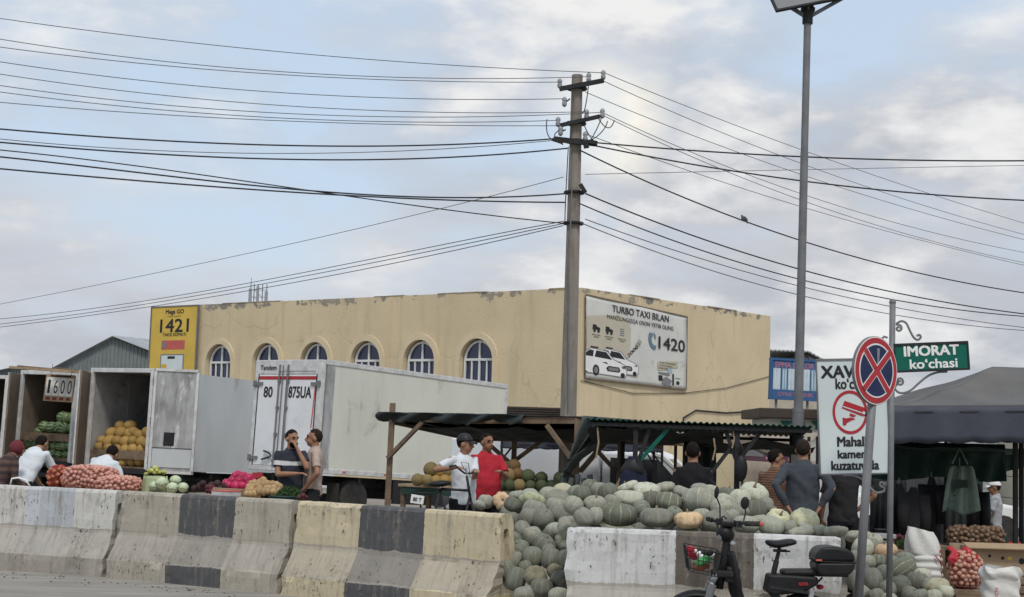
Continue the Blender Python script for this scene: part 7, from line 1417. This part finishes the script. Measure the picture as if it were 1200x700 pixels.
heap('radish', 'radish', 'pinkish red radish behind the second barrier,', 'radishes in the pile', [at(px, py, Y + dd) for px, py, dd in [(268, 569, 0), (276, 570, -.05), (284, 570, -.05), (291, 568, 0), (272, 563, .05), (280, 564, .02), (288, 563, .05), (275, 558, .1), (283, 559, .1), (291, 561, .12), (297, 566, .1), (265, 566, .12), (279, 556, .15), (286, 557, .15)]], M['radish'], .05, per=5)
heap('beet', 'beetroot', 'dark purple beet right of the cabbages,', 'beets behind the barrier', [at(228 + i * 5 + (i % 2) * 2, 573 - (i % 3) * 3, 17.95 - i * .03) for i in range(8)], M['beet_dark'], .045, per=8); heap('carrot', 'carrot', 'reddish root beside the white box,', 'red roots behind the barrier', [at(243 + (i % 4) * 4, 575 - (i // 4) * 4, 17.8) for i in range(8)], M['beet'], .035, per=4)
t_ = thing('carton', 'flat pale carton lying on the table beside the radishes', 'box', cl(267, 17.45, .92), -.55); MB().box((0, 0, .05), (.27, .2, .1)).build('carton', M['frame_white'], t_, bevel=.006); MB().box((0, 0, .105), (.275, .205, .012)).build('lid', M['red_light'], t_)
sp = []
for i in range(28): k = i % 8; px = 288 + k * 5.2 + prnd.uniform(-1.2, 1.2); row = i // 8; sp.append(at(px + row * 2, 578.5 - row * 4.0 - (2.5 if 2 < k < 7 else 0) + prnd.uniform(-.8, .8), 17.35 + row * .09))
heap('potato', 'potato', 'yellowish potato by the two standing men,', 'potatoes in the heap', sp, M['potato'], .042, per=8)
def dill(label, c, w, h, n, seed):
    rnd = random.Random(seed); t_ = thing('herb_bunch', label, 'herbs', c); mb = MB(); st = MB()
    for i in range(n):
        a = rnd.uniform(0, 6.28); q = math.sqrt(rnd.random()); p = Vector((math.cos(a) * q * w, math.sin(a) * q * w * .7, h * (1 - q * q * .6) * rnd.uniform(.35, 1))); d = Vector((rnd.gauss(0, 1), rnd.gauss(0, 1), rnd.gauss(.6, 1))).normalized(); s = d.orthogonal().normalized(); mb.add([p, p + d * .02 + s * .006, p + d * .045, p + d * .02 - s * .006], [(0, 1, 2, 3)])
        if i % 14 == 0: st.tube([(p.x * .3, p.y * .3, 0), p], .003, 4)
    o = mb.build('leaves', mat('dill%d' % seed, (.045, .085, .025), (.025, .055, .018), 20, .7), t_); o['kind'] = 'stuff'; st.build('stalks', bpy.data.materials['dill%d' % seed], t_)
dill('dark green bunch of dill in front of the man in the polo', cl(341, 17.25, .93), .15, .17, 1500, 1)
t_ = thing('plastic_tray', 'dark green plastic tray beside the dill bunch', 'tray', cl(333, 17.1, .92), -.6); MB().box((0, 0, .035), (.24, .18, .07)).build('tray', M['tarp_green'], t_, bevel=.01); MB().box((0, 0, .075), (.26, .2, .012)).build('rim', M['tarp_green'], t_, bevel=.004)
heap('tomato', 'tomato', 'small red vegetable at the right end of the produce table', 'red vegetables by the third barrier', [at(351 + i * 4, 583 - (i % 2) * 2, 16.95) for i in range(3)], M['beet'], .026)
# ================================================================== goods under the right tent
def white_sack():
    Y = 17.9; c = Vector(cl(1083, Y, 0)); zt = at(1080, 617, Y).z; t_ = thing('woven_sack', 'tall white woven sack with open twisted neck right of the pumpkins', 'sack', (c.x, Y, 0))
    def fn(u, v):
        a = u * 6.283; fold = .012 * math.sin(v * 60 + 1.5 * math.sin(a)) * (1 if v < .62 else .2); r = .2 * (1.05 - .1 * (v * 2 - .6) ** 2) + fold
        if v > .62: k = (v - .62) / .38; r = .2 * (1 - .42 * k ** 1.8) * (1 + (.05 + .1 * k) * math.sin(5 * a + k * 3)) + .02 * k
        x = math.cos(a) * r - max(0, v - .6) * .12; z = zt * (v if v < .62 else .62 + (v - .62)) - (max(0, v - .62) * .16 * (.5 + .5 * math.cos(a))); return Vector((x, math.sin(a) * r * .82, z))
    MB().grid(fn, 44, 60).build('sack', mat('sack_white', (.64, .63, .6), (.55, .54, .51), 5, .7, .3, 30, dirt=(.45, .43, .38), dsc=3, dth=.6), t_, smooth=True)
    for i in range(9): z = .07 + i * .062; MB().box((.185 - .003 * i, -.105, z), (.014, .008, .035), Matrix.Rotation(-.9, 3, 'Z')).build('print', M['red'], t_)
    MB().tube([(.08, -.185, zt * .62), (.14, -.16, zt * .55), (.17, -.13, zt * .48)], .007, 5).build('stitching', M['red'], t_)
white_sack()
def plank_bench():
    a, b_ = cl(1118, 16.6, 0), cl(1175, 16.6, 0); z = at(1120, 691, 16.6).z; t_ = thing('plank_bench', 'low weathered plank bench carrying the red onion bag', 'bench', (a[0], 16.6, 0)); 
    for k in range(3): MB().box(((b_[0] - a[0]) / 2 - .15, .1 + k * .17, z - .03), (.95, .16, .06)).build('plank', M['wood'], t_, bevel=.006)
    for x in (-.2, .7): MB().box((x * .8, .25, (z - .06) / 2), (.08, .4, max(.05, z - .06))).build('leg', M['wood'], t_)
    return z
zb = plank_bench()
net_sack('bright red net bag of small pink onions on the plank bench', cl(1131, 16.75, zb), (.36, .3, .40), 150, (.56, .3, .22), 'red', .2, 7, r=.028)
o_ = thing('net_cloth', 'loose red net top flopping over the onion bag', 'net', cl(1125, 16.8, zb + .3)); MB().grid(lambda u, v: Vector(((u - .5) * .30 + .03 * math.sin(v * 9), -.16 * math.sin(v * 2.4) - .01 + .03 * noise.noise(Vector((u * 6, v * 6, 2))), .12 * (1 - v * 1.7) + .03 * math.sin(u * 11))), 22, 14).build('net', M['red'], o_, smooth=True, solid=.004)
def rice_bag():
    Y = 15.9; c = cl(1172, Y, 0); zt = at(1170, 664, Y).z; t_ = thing('woven_sack', 'white printed sack with rolled down rim at the bottom right', 'sack', (c[0], Y, 0))
    def fn(u, v):
        a = u * 6.283; se = lambda w: math.copysign(abs(w) ** .6, w); r = .185 + .008 * math.sin(v * 22 + 3 * a); 
        if v > .78: r += .022 * math.sin((v - .78) / .22 * math.pi) + .012 * math.sin(7 * a + 20 * v)
        return Vector((se(math.cos(a)) * r, se(math.sin(a)) * r * .75, zt * v + (.015 * math.sin(4 * a) if v > .9 else 0)))
    MB().grid(fn, 48, 40).build('sack', bpy.data.materials['sack_white'], t_, smooth=True); MB().ball((0, 0, zt * .86), (.16, .12, .06), 14, 8).build('grain', M['wood_pale'], t_, smooth=True)
    g = mat('print_green', (.1, .2, .17), (.35, .42, .4), 14, .7)
    for i in range(7): flat('print', g, (.0, -.152, 0), (1, 0, 0), (0, 0, 1), [(.02 + .02 * (i % 3), zt * (.1 + .09 * i)), (.15, zt * (.13 + .085 * i)), (.14, zt * (.16 + .085 * i)), (.05, zt * (.14 + .09 * i))], t_, proud=.001)
    flat('print', M['red'], (0, -.152, 0), (1, 0, 0), (0, 0, 1), rect(-.045, zt * .4, .012, zt * .7), t_, proud=.001); text('GURUCH', M['red'], c[:2] + (0,), (0, 0, 1), (-1, 0, 0), zt * .4, .085, zt * .45, .035, t_, proud=.156)
rice_bag()
def right_counter():
    Y = 18.6; z = at(1150, 642, Y).z; x0, x1 = gx(1105, Y), gx(1290, Y); t_ = thing('market_table', 'timber counter with a long cardboard front under the right tent', 'table', (x0, Y, 0)); L = x1 - x0
    for k in range(4): MB().box((L / 2, .1 + k * .2, z - .02), (L, .19, .04)).build('plank', M['wood'], t_, bevel=.005)
    for x in (.1, L - .1): MB().box((x, .4, (z - .04) / 2), (.07, .5, z - .04)).build('leg', M['wood'], t_)
    c = thing('cardboard_box', 'long brown cardboard box with round holes in front of the counter', 'box', (gx(1185, 17.9), 17.9, at(1150, 674, 17.9).z), 0)
    w, h = 1.05, .33; MB().box((0, .12, h / 2), (w, .24, h)).build('box', M['card'], c, bevel=.008); MB().box((-.02, -.02, h + .005), (w * .98, .2, .012), Matrix.Rotation(.25, 3, 'X')).build('flap', M['card'], c)
    for x, zz, r in ((-.1, .2, .02), (.12, .17, .035), (.06, .1, .013), (.2, .1, .016), (-.25, .22, .018)): MB().lathe([(0, 0), (r, 0), (r, .004), (0, .004)], (x, -.003, zz), 'y', 14).build('hole', M['ink'], c)
    MB().box((-.02, -.002, .2), (.05, .006, .035), Matrix.Rotation(.2, 3, 'Y')).build('sticker', bpy.data.materials['banner_yellow'], c)
    b = thing('wooden_crate', 'low plank crate carrying the long cardboard box', 'crate', (gx(1150, 17.9), 17.9, 0)); zz = at(1150, 674, 17.9).z
    for i in range(3): MB().box((.35, .12, zz * (i + .5) / 3), (1.3, .3, zz / 3 - .012)).build('board', M['wood'], b, bevel=.005)
    w1 = thing('wooden_rail', 'pale horizontal board above the cardboard box under the right tent', 'board', (x0, 18.4, 0)); a, b2 = at(1112, 641, 18.4), at(1172, 645, 18.4); MB().bar(a, b2, .03, .1).build('board', M['wood_pale'], w1, world=True, bevel=.004)
    for px in (1114, 1168): q = at(px, 645, 18.43); MB().bar((q.x, 18.43, 0), (q.x, 18.43, q.z), .05, .03).build('leg', M['wood'], w1, world=True)
    for i, (px, w_) in enumerate(((1125, .3), (1147, .3), (1163, .26))): net_sack(('left', 'middle', 'right')[i] + ' brown net sack of potatoes on the counter under the green cloth', cl(px, 18.9, z), (w_, .3, .24), 60, (.22, .14, .09), 'wood', 0, 20 + i, grp='potato sacks on the right counter', r=.03)
    heap('tomato', 'tomato', 'red tomato on the far right counter,', 'tomatoes at the far right', [at(1183 + (i % 5) * 5, 645 - (i // 5) * 3.5, 18.75 + (i // 5) * .08) for i in range(13)], mat('tomato', (.5, .05, .03), (.4, .04, .03), 6, .35, rnd=.2), .03, per=5)
    # steel scales with a tray left of the white sack
    sc = thing('weighing_scale', 'small steel weighing scale behind the street sign post', 'scale', cl(1032, 17.0, 0)); zz = at(1030, 628, 17).z; MB().box((0, 0, zz), (.3, .24, .05)).build('tray', M['insul'], sc, bevel=.01); MB().box((0, 0, zz - .09), (.26, .2, .1)).build('body', M['metal_grey'], sc, bevel=.01); MB().box((0, .02, (zz - .14) / 2), (.5, .4, zz - .15)).build('stand', M['wood'], sc, bevel=.01)
right_counter()
t_ = thing('produce_crate', 'dark crate of red and green vegetables behind the white sack', 'crate', cl(1068, 18.6, 0)); MB().box((0, 0, .3), (.7, .45, .6)).build('crate', M['wood'], t_, bevel=.01); zz = .62
heap('tomato', 'tomato', 'dark red vegetable in the crate behind the white sack', 'vegetables behind the white sack', [(gx(1068, 18.6) + prnd.uniform(-.28, .28), 18.6 + prnd.uniform(-.18, .1), .63 + prnd.uniform(0, .06)) for i in range(22)], M['beet'], .035)
dill('green herbs at the front of the crate behind the white sack', cl(1064, 18.38, .56), .17, .1, 700, 4)
# ================================================================== electric scooter in front of the white barrier
def scooter():
    D = 12.12; s = D / 1800; t_ = thing('electric_scooter', 'black electric scooter with saddle top box and front basket by the white barrier', 'scooter', (gx(885, D), D, 0)); bp = M['black_plastic']
    P = lambda x, y, dy=0: at(x, y, D + dy); XA = Vector((1, 0, 0))
    def V(x, y, dy=0): p = at(x, y, D); return p + Vector((0, dy, 0))
    gy = 775
    R = .262
    # wheels lie in the scooter's plane (axis along y)
    for nm, px in (('front', 819), ('rear', 943)):
        c = V(px, 0); c = Vector((gx(px, D), D, R)); ty = MB().lathe([(R - .075, -.02), (R - .05, -.035), (R - .012, -.03), (R, 0), (R - .012, .03), (R - .05, .035), (R - .075, .02)], c, 'y', 36).build('wheel', M['rubber'], t_, world=True, smooth=True)
        rm = MB(); rm.lathe([(R - .095, -.022), (R - .07, -.026), (R - .07, .026), (R - .095, .022), (R - .095, -.022)], c, 'y', 36); rm.lathe([(0, -.05), (.045, -.05), (.045, .05), (0, .05)], c, 'y', 16)
        for i in range(10): a = i * math.pi / 5; d = Vector((math.cos(a), 0, math.sin(a))); rm.bar(c + d * .04, c + d * (R - .085), .02, .016)
        rm.build('rim', M['metal_grey'], ty)
        a0, a1 = (R_(35), R_(165)) if nm == 'front' else (R_(20), R_(120)); Rf = R + .035; N_ = 22
        def fn(u, v): a = a0 + (a1 - a0) * u; w = (v - .5) * .13; rr = Rf - abs(v - .5) ** 2 * .16; return c + Vector((math.cos(a) * rr, w, math.sin(a) * rr))
        MB().grid(fn, N_, 8).build('fender', bp, t_, world=True, smooth=True, solid=.006)
    cf = Vector((gx(819, D), D, R)); hd = V(846.5, 640)
    # fork, steering column
    f = MB(); k = V(838, 676)
    for dy in (-.075, .075): f.tube([cf + Vector((0, dy, 0)), Vector((k.x, D + dy, k.z)) - Vector((.03, 0, .03))], [.017, .02], 8); f.tube([Vector((k.x - .03, D + dy, k.z - .03)), Vector((k.x, D + dy, k.z + .03))], .026, 8)
    f.build('fork', M['insul'], t_, world=True, smooth=True)
    for dy in (-.075, .075): MB().tube([V(829, 700, dy), V(834, 684, dy)], .03, 10).build('shock', M['metal_grey'], t_, world=True)
    MB().tube([V(842, 690), V(849, 655), V(853, 628), V(855, 615)], [.035, .036, .032, .028], 10).build('steering_column', bp, t_, world=True, smooth=True)
    MB().box(V(846, 672), (.16, .2, .05)).build('fork_crown', M['metal_dark'], t_, world=True, bevel=.012)
    # front shield: tapering curved shell
    def sh(u, v):
        y = 646 + (705 - 646) * v; x0 = 851 + 9 * v; wv = .055 + .05 * math.sin(min(1, v * 1.25) * math.pi * .75); a = (u - .5) * 2; p = V(x0 + 4 * a * a, y); return p + Vector((.03 * a * a, a * wv, 0))
    MB().grid(sh, 12, 14).build('leg_shield', bp, t_, world=True, smooth=True, solid=.03)
    MB().tube([V(856, 660), V(861, 690), V(872, 720), V(890, 738), V(915, 738), V(935, 720)], [(.04, .04), (.05, .045), (.05, .05), (.05, .05), (.05, .05), (.04, .04)], 10).build('frame', bp, t_, world=True, smooth=True)
    MB().box(V(884, 724), (.34, .24, .035)).build('footboard', M['rubber'], t_, world=True, bevel=.01)
    MB().box(V(857.5, 673.5), (.11, .15, .12), Matrix.Rotation(.12, 3, 'Y')).build('glove_box', M['black'], t_, world=True, bevel=.012)
    # cockpit and headlight
    hb = MB(); hb.ball(V(850, 625.5), (.075, .07, .062), 14, 10, Matrix.Rotation(.35, 3, 'Y')); hb.box(V(853, 614), (.10, .12, .04)); hb.build('cockpit', bp, t_, world=True, smooth=True, bevel=.008)
    hl = V(844.2, 626); MB().ball(hl, (.028, .052, .06), 16, 10).build('headlight', M['insul'], t_, world=True, smooth=True); MB().ball(hl + Vector((-.02, 0, .012)), (.014, .022, .022), 10, 8).build('lamp_lens', M['chrome'], t_, world=True, smooth=True); MB().ball(V(857.5, 636.5, -.06), (.022, .015, .018), 10, 8).build('indicator', M['insul'], t_, world=True, smooth=True)
    # handlebar: near grip to the right (bars turned), far grip to the left
    nb, fb, cb = V(884, 613, -.16), V(838.5, 611, .2), V(856, 614.5)
    MB().tube([fb, fb.lerp(cb, .5) + Vector((0, 0, -.01)), cb, cb.lerp(nb, .4) + Vector((0, 0, .01)), nb], .013, 8).build('handlebar', M['metal_dark'], t_, world=True, smooth=True)
    for g0, g1 in ((cb.lerp(nb, .55) + Vector((0, 0, .004)), nb + (nb - cb) * .12), (fb + (fb - cb) * .25, fb)): MB().tube([g0, g1], .02, 10).build('grip', M['rubber'], t_, world=True, smooth=True)
    MB().ball(nb + (nb - cb) * .13, .02, 8, 6).build('grip_end', M['red_light'], t_, world=True)
    lv = MB(); lv.tube([cb.lerp(nb, .3), cb.lerp(nb, .5) + Vector((-.03, -.03, .012)), nb + Vector((-.03, -.03, -.012))], .006, 5); lv.tube([cb.lerp(fb, .5), fb + Vector((-.05, -.02, .02))], .006, 5); lv.box(cb.lerp(nb, .3), (.05, .06, .05)); lv.box(cb.lerp(fb, .6), (.05, .06, .05)); lv.build('brake_lever', M['metal_dark'], t_, world=True)
    cbl = MB()
    for q in (((846, 612), (840, 603), (838, 616), (846, 632)), ((852, 609), (846, 600), (843, 609), (848, 630)), ((860, 612), (864, 604), (858, 618), (853, 640))): cbl.tube([V(q[0][0] * (1 - u) ** 3 + 3 * q[1][0] * u * (1 - u) ** 2 + 3 * q[2][0] * u * u * (1 - u) + q[3][0] * u ** 3, q[0][1] * (1 - u) ** 3 + 3 * q[1][1] * u * (1 - u) ** 2 + 3 * q[2][1] * u * u * (1 - u) + q[3][1] * u ** 3, .02) for u in np.linspace(0, 1, 10)], .006, 5)
    cbl.build('cable', M['black'], t_, world=True)
    for st, top, (rx, rz), dy in (((847, 609), (842.8, 578), (.019, .05), .15), ((869, 610), (870.6, 589), (.034, .049), -.1)):
        a = V(*st, dy); b_ = V(*top, dy); o = MB().tube([a, a.lerp(b_, .5) + Vector((.012, 0, 0)), b_ - Vector((0, 0, rz * .7))], .006, 6).build('mirror_stem', M['metal_dark'], t_, world=True)
        MB().ball(b_, (rx, .016, rz), 18, 10, Matrix.Rotation(.1, 3, 'Y')).build('mirror', bp, t_, world=True, smooth=True)
    MB().tube([V(842.5, 568, .16), V(838, 566, .16), V(835, 562, .16)], .006, 5).build('aerial', M['metal_dark'], t_, world=True)
    # wire basket with bright bunting
    bk = MB(); w = .004; cs = [(803, 639), (843, 648), (834, 674), (806, 669)]
    def ring(k, z): 
        q = [V(x + (820 - x) * k, y, d) for (x, y), d in (((803, 640 + z), -.12), ((842, 647 + z), -.12), ((842, 645 + z), .13), ((803, 638 + z), .13))]; bk.tube(q, w, 5, closed=True); return q
    r0, r1, r2 = ring(0, 0), ring(.08, 13), ring(.2, 28)
    for a, b_ in ((0, 1), (1, 2), (2, 3), (3, 0)):
        for u in np.linspace(0, 1, 7)[:-1]: bk.tube([r0[a].lerp(r0[b_], u), r1[a].lerp(r1[b_], u), r2[a].lerp(r2[b_], u)], .0025, 4)
    for u in np.linspace(0, 1, 7): bk.tube([r2[0].lerp(r2[1], u), r2[3].lerp(r2[2], u)], .0025, 4)
    bk.tube([V(842, 648, -.06), V(850, 652, -.02)], .007, 5); bk.tube([V(838, 674, .0), V(845, 668, 0)], .007, 5); bk.build('basket', M['metal_dark'], t_, world=True)
    # saddle, post, pillion pad
    sd = V(915, 637.5)
    def sf(u, v):
        a = v * 2 * math.pi; x = (u - .5) * 2; k = math.sqrt(max(0, 1 - abs(x) ** 3.2)); wd = (.055 + .055 * u) * k; ht = (.033 if math.sin(a) > 0 else .028) * k; return sd + Vector((x * .126, math.cos(a) * wd, math.sin(a) * ht + .014 * x * x - .008 * math.sin(u * 6)))
    MB().grid(sf, 24, 16).build('saddle', M['black_plastic'], t_, world=True, smooth=True, weld=True)
    ps = MB(); ps.tube([V(913.5, 642), V(907, 671)], .0155, 10); ps.tube([V(910, 657), V(906.5, 672)], .022, 10); ps.box(V(914, 645.5), (.1, .05, .02)); ps.tube([V(918, 646, -.03), V(925, 646, -.03)], .007, 6); ps.build('seat_post', M['metal_dark'], t_, world=True)
    sd2 = V(936, 670.5); MB().box(sd2, (.28, .17, .05), Matrix.Rotation(-.03, 3, 'Y')).build('pillion_seat', bp, t_, world=True, bevel=.022)
    # rear body
    body = [(899, 672), (918, 672.5), (956, 675), (957, 684), (938, 694), (905, 696.5), (895, 693), (897.5, 681)]; z0 = V(925, 684); m = MB(); q = [((V(x, y) - z0).x, (V(x, y) - z0).z) for x, y in body]; m.prism(q, z0 + Vector((0, .1, 0)), (1, 0, 0), (0, 0, 1), .2); m.build('rear_body', bp, t_, world=True, bevel=.02)
    MB().box(V(922, 690, -.103), (.3, .008, .022), Matrix.Rotation(.12, 3, 'Y')).build('trim', M['metal_dark'], t_, world=True); text('NOVA', M['red'], V(938.5, 683, -.1055), (1, 0, .05), (0, 0, 1), 0, 0, .07, .026, t_, bold=.03)
    sw = MB(); sw.bar(V(905, 694, -.05), Vector((gx(943, D), D - .05, R)), .03, .05); sw.bar(V(905, 694, .05), Vector((gx(943, D), D + .05, R)), .03, .05); sw.build('swing_arm', M['metal_dark'], t_, world=True)
    for dy in (-.09, .09): MB().tube([V(949, 690, dy), Vector((gx(945, D), D + dy, R + .05))], .02, 8).build('shock', M['insul'], t_, world=True)
    rk = MB(); rk.tube([V(950, 673, -.06), V(958, 674, -.06), V(992, 674.5, -.06)], .008, 6); rk.tube([V(950, 673, .06), V(958, 674, .06), V(992, 674.5, .06)], .008, 6); rk.tube([V(952, 686, -.06), V(962, 676, -.06)], .008, 6); rk.build('rack', M['metal_dark'], t_, world=True)
    MB().ball(V(961, 688), (.03, .05, .02), 10, 8).build('tail_light', M['red'], t_, world=True, smooth=True)
    MB().tube([V(905, 700, -.08), V(897, 745, -.14), V(893, 774, -.18)], .009, 6).build('kickstand', M['metal_grey'], t_, world=True)
    tb = [(951.5, 650), (954, 644), (960, 640), (972, 639.5), (988, 642), (996, 647), (998.5, 656), (997, 666), (991, 673), (975, 674.5), (957, 673.5), (952.5, 667)]
    c = V(975, 657.5); top = thing('top_box', 'black rounded luggage box fixed on the rear rack of the scooter', 'box', c) if False else None
    def shell(nm, pts, hw, m, bev): k = MB(); q = [((V(x, y) - c).x, (V(x, y) - c).z) for x, y in pts]; k.prism(q, c + Vector((0, hw, 0)), (1, 0, 0), (0, 0, 1), 2 * hw); return k.build(nm, m, t_, world=True, bevel=bev, smooth=False)
    lid = [(951.2, 656.6), (951.5, 650), (954, 644), (960, 640), (972, 639.5), (988, 642), (996, 647), (998.5, 656.5), (975, 656.8)]; low = [(951.8, 657.6), (975, 657.8), (998.5, 657.5), (997, 666), (991, 673), (975, 674.5), (957, 673.5), (952.5, 667)]
    o1 = shell('top_box_lid', lid, .155, bp, .045); o2 = shell('top_box_base', low, .15, bp, .03)
    for o in (o1, o2): 
        o.modifiers['b'].segments = 4; o.data.polygons.foreach_set('use_smooth', [True] * len(o.data.polygons)); w_ = o.modifiers.new('w', 'WEIGHTED_NORMAL'); w_.keep_sharp = False
    MB().box(c + Vector((0, 0, .003)), (.31, .296, .007)).build('seam', M['rubber'], t_, world=True); MB().box(V(955, 654.8, -.158), (.045, .008, .012)).build('latch', M['red_light'], t_, world=True)
    return V
V = scooter()
bn = thing('flower_bunch', 'bunch of red green and white wrapped goods lying in the scooter basket', 'goods', V(821, 664)); cols = [mat('bunch_red', (.45, .03, .06)), mat('bunch_green', (.08, .3, .1)), M['white_print'], M['black'], mat('bunch_orange', (.3, .1, .05))]
for i, (x, y, c, rr) in enumerate(((808, 643, 0, .03), (811, 648, 0, .032), (813, 653, 0, .026), (816, 657, 2, .022), (819, 658, 1, .036), (825, 656, 1, .034), (830, 654, 1, .026), (824, 648, 3, .03), (830, 647, 3, .03), (817, 648, 2, .02), (820, 665, 4, .035), (827, 664, 4, .03), (812, 645, 2, .018), (833, 650, 2, .02), (821, 652, 2, .022))):
    p = V(x, y, -.08 + .04 * (i % 4)); rnd = random.Random(i); mb = MB().ball(p, (rr * 1.3, rr, rr * .8), 10, 7, Matrix.Rotation(rnd.uniform(-.6, .6), 3, 'Y')); mb.v = [tuple(Vector(v) + Vector((1, 1, 1)) * .01 * noise.noise(Vector(v) * 40)) for v in mb.v]; mb.build('packet', cols[c], bn, world=True, smooth=True)
# ================================================================== bicycle held by the man in the white shirt
def bicycle():
    D = 19.0; t_ = thing('bicycle', 'old black bicycle held by the man in the white tee shirt', 'bicycle', (gx(530, D), D, 0)); V = lambda x, y, dy=0: at(x, y, D) + Vector((0, dy, 0)); R = .33
    for px in (503, 575):
        c = Vector((gx(px, D) , D, R)); ty = MB().lathe([(R - .035, -.015), (R - .01, -.02), (R, 0), (R - .01, .02), (R - .035, .015)], c, 'y', 40).build('wheel', M['rubber'], t_, world=True, smooth=True); r = MB(); r.lathe([(R - .05, -.012), (R - .035, -.014), (R - .035, .014), (R - .05, .012)], c, 'y', 40); r.lathe([(0, -.04), (.022, -.04), (.022, .04), (0, .04)], c, 'y', 10)
        for i in range(18): a = i * math.pi / 9; r.tube([c + Vector((0, .02 * (-1) ** i, 0)), c + Vector((math.cos(a) * (R - .04), 0, math.sin(a) * (R - .04)))], .0022, 4)
        r.build('rim', M['chrome'], ty); 
        MB().grid(lambda u, v: c + Vector((math.cos(R_(20) + u * 2.2) * (R + .025), (v - .5) * .05, math.sin(R_(20) + u * 2.2) * (R + .025))), 18, 3).build('mudguard', M['black'], t_, world=True, solid=.004)
    hd, hl, st, bb = V(547, 558), V(549, 575), V(516, 573), Vector((gx(538, D), D, .29)); rw, fw = Vector((gx(503, D), D, R)), Vector((gx(575, D), D, R))
    f = MB()
    for p, q in ((hl, st), (hl - Vector((-.02, 0, .06)), bb), (st, bb), (st, rw), (bb, rw), (hd, hl - Vector((-.03, 0, .12))), (hl - Vector((-.03, 0, .12)), fw)): f.tube([p, q], .016, 8)
    f.build('frame', M['black'], t_, world=True, smooth=True)
    MB().tube([V(546, 549), V(548, 560)], .013, 8).build('stem', M['chrome'], t_, world=True)
    MB().tube([V(527, 547, -.02), V(534, 545.5, -.1), V(540, 551, -.12), V(545, 555, 0), V(552, 555, .12), V(560, 552, .18)], .012, 8).build('handlebar', M['black'], t_, world=True, smooth=True)
    MB().tube([V(545, 552, .05), V(540, 542, .03), V(549, 543, .0), V(551, 560, 0)], .005, 5).build('cable', M['black'], t_, world=True)
    sd = V(515, 567); MB().ball(sd, (.15, .085, .04), 14, 8, Matrix.Rotation(-.1, 3, 'Y')).build('saddle', M['black_plastic'], t_, world=True, smooth=True); MB().tube([sd, st], .013, 8).build('seat_post', M['chrome'], t_, world=True)
    rk = MB(); 
    for dy in (-.06, .06): rk.tube([V(489, 578, dy), V(513, 578, dy)], .008, 6); rk.tube([V(491, 578, dy), rw + Vector((0, dy, 0))], .007, 6)
    rk.build('rack', M['metal_dark'], t_, world=True)
    c = at(489, 585.5, D - .1); pl = MB().box(c, (.16, .01, .105), Matrix.Rotation(.12, 3, 'Y')).build('plate', M['white_print'], t_, world=True, bevel=.004); text('80 T', M['ink'], c + Vector((0, -.006, 0)), (1, 0, -.1), (.1, 0, 1), 0, 0, .1, .045, t_, bold=.02)
bicycle()
bake_all()
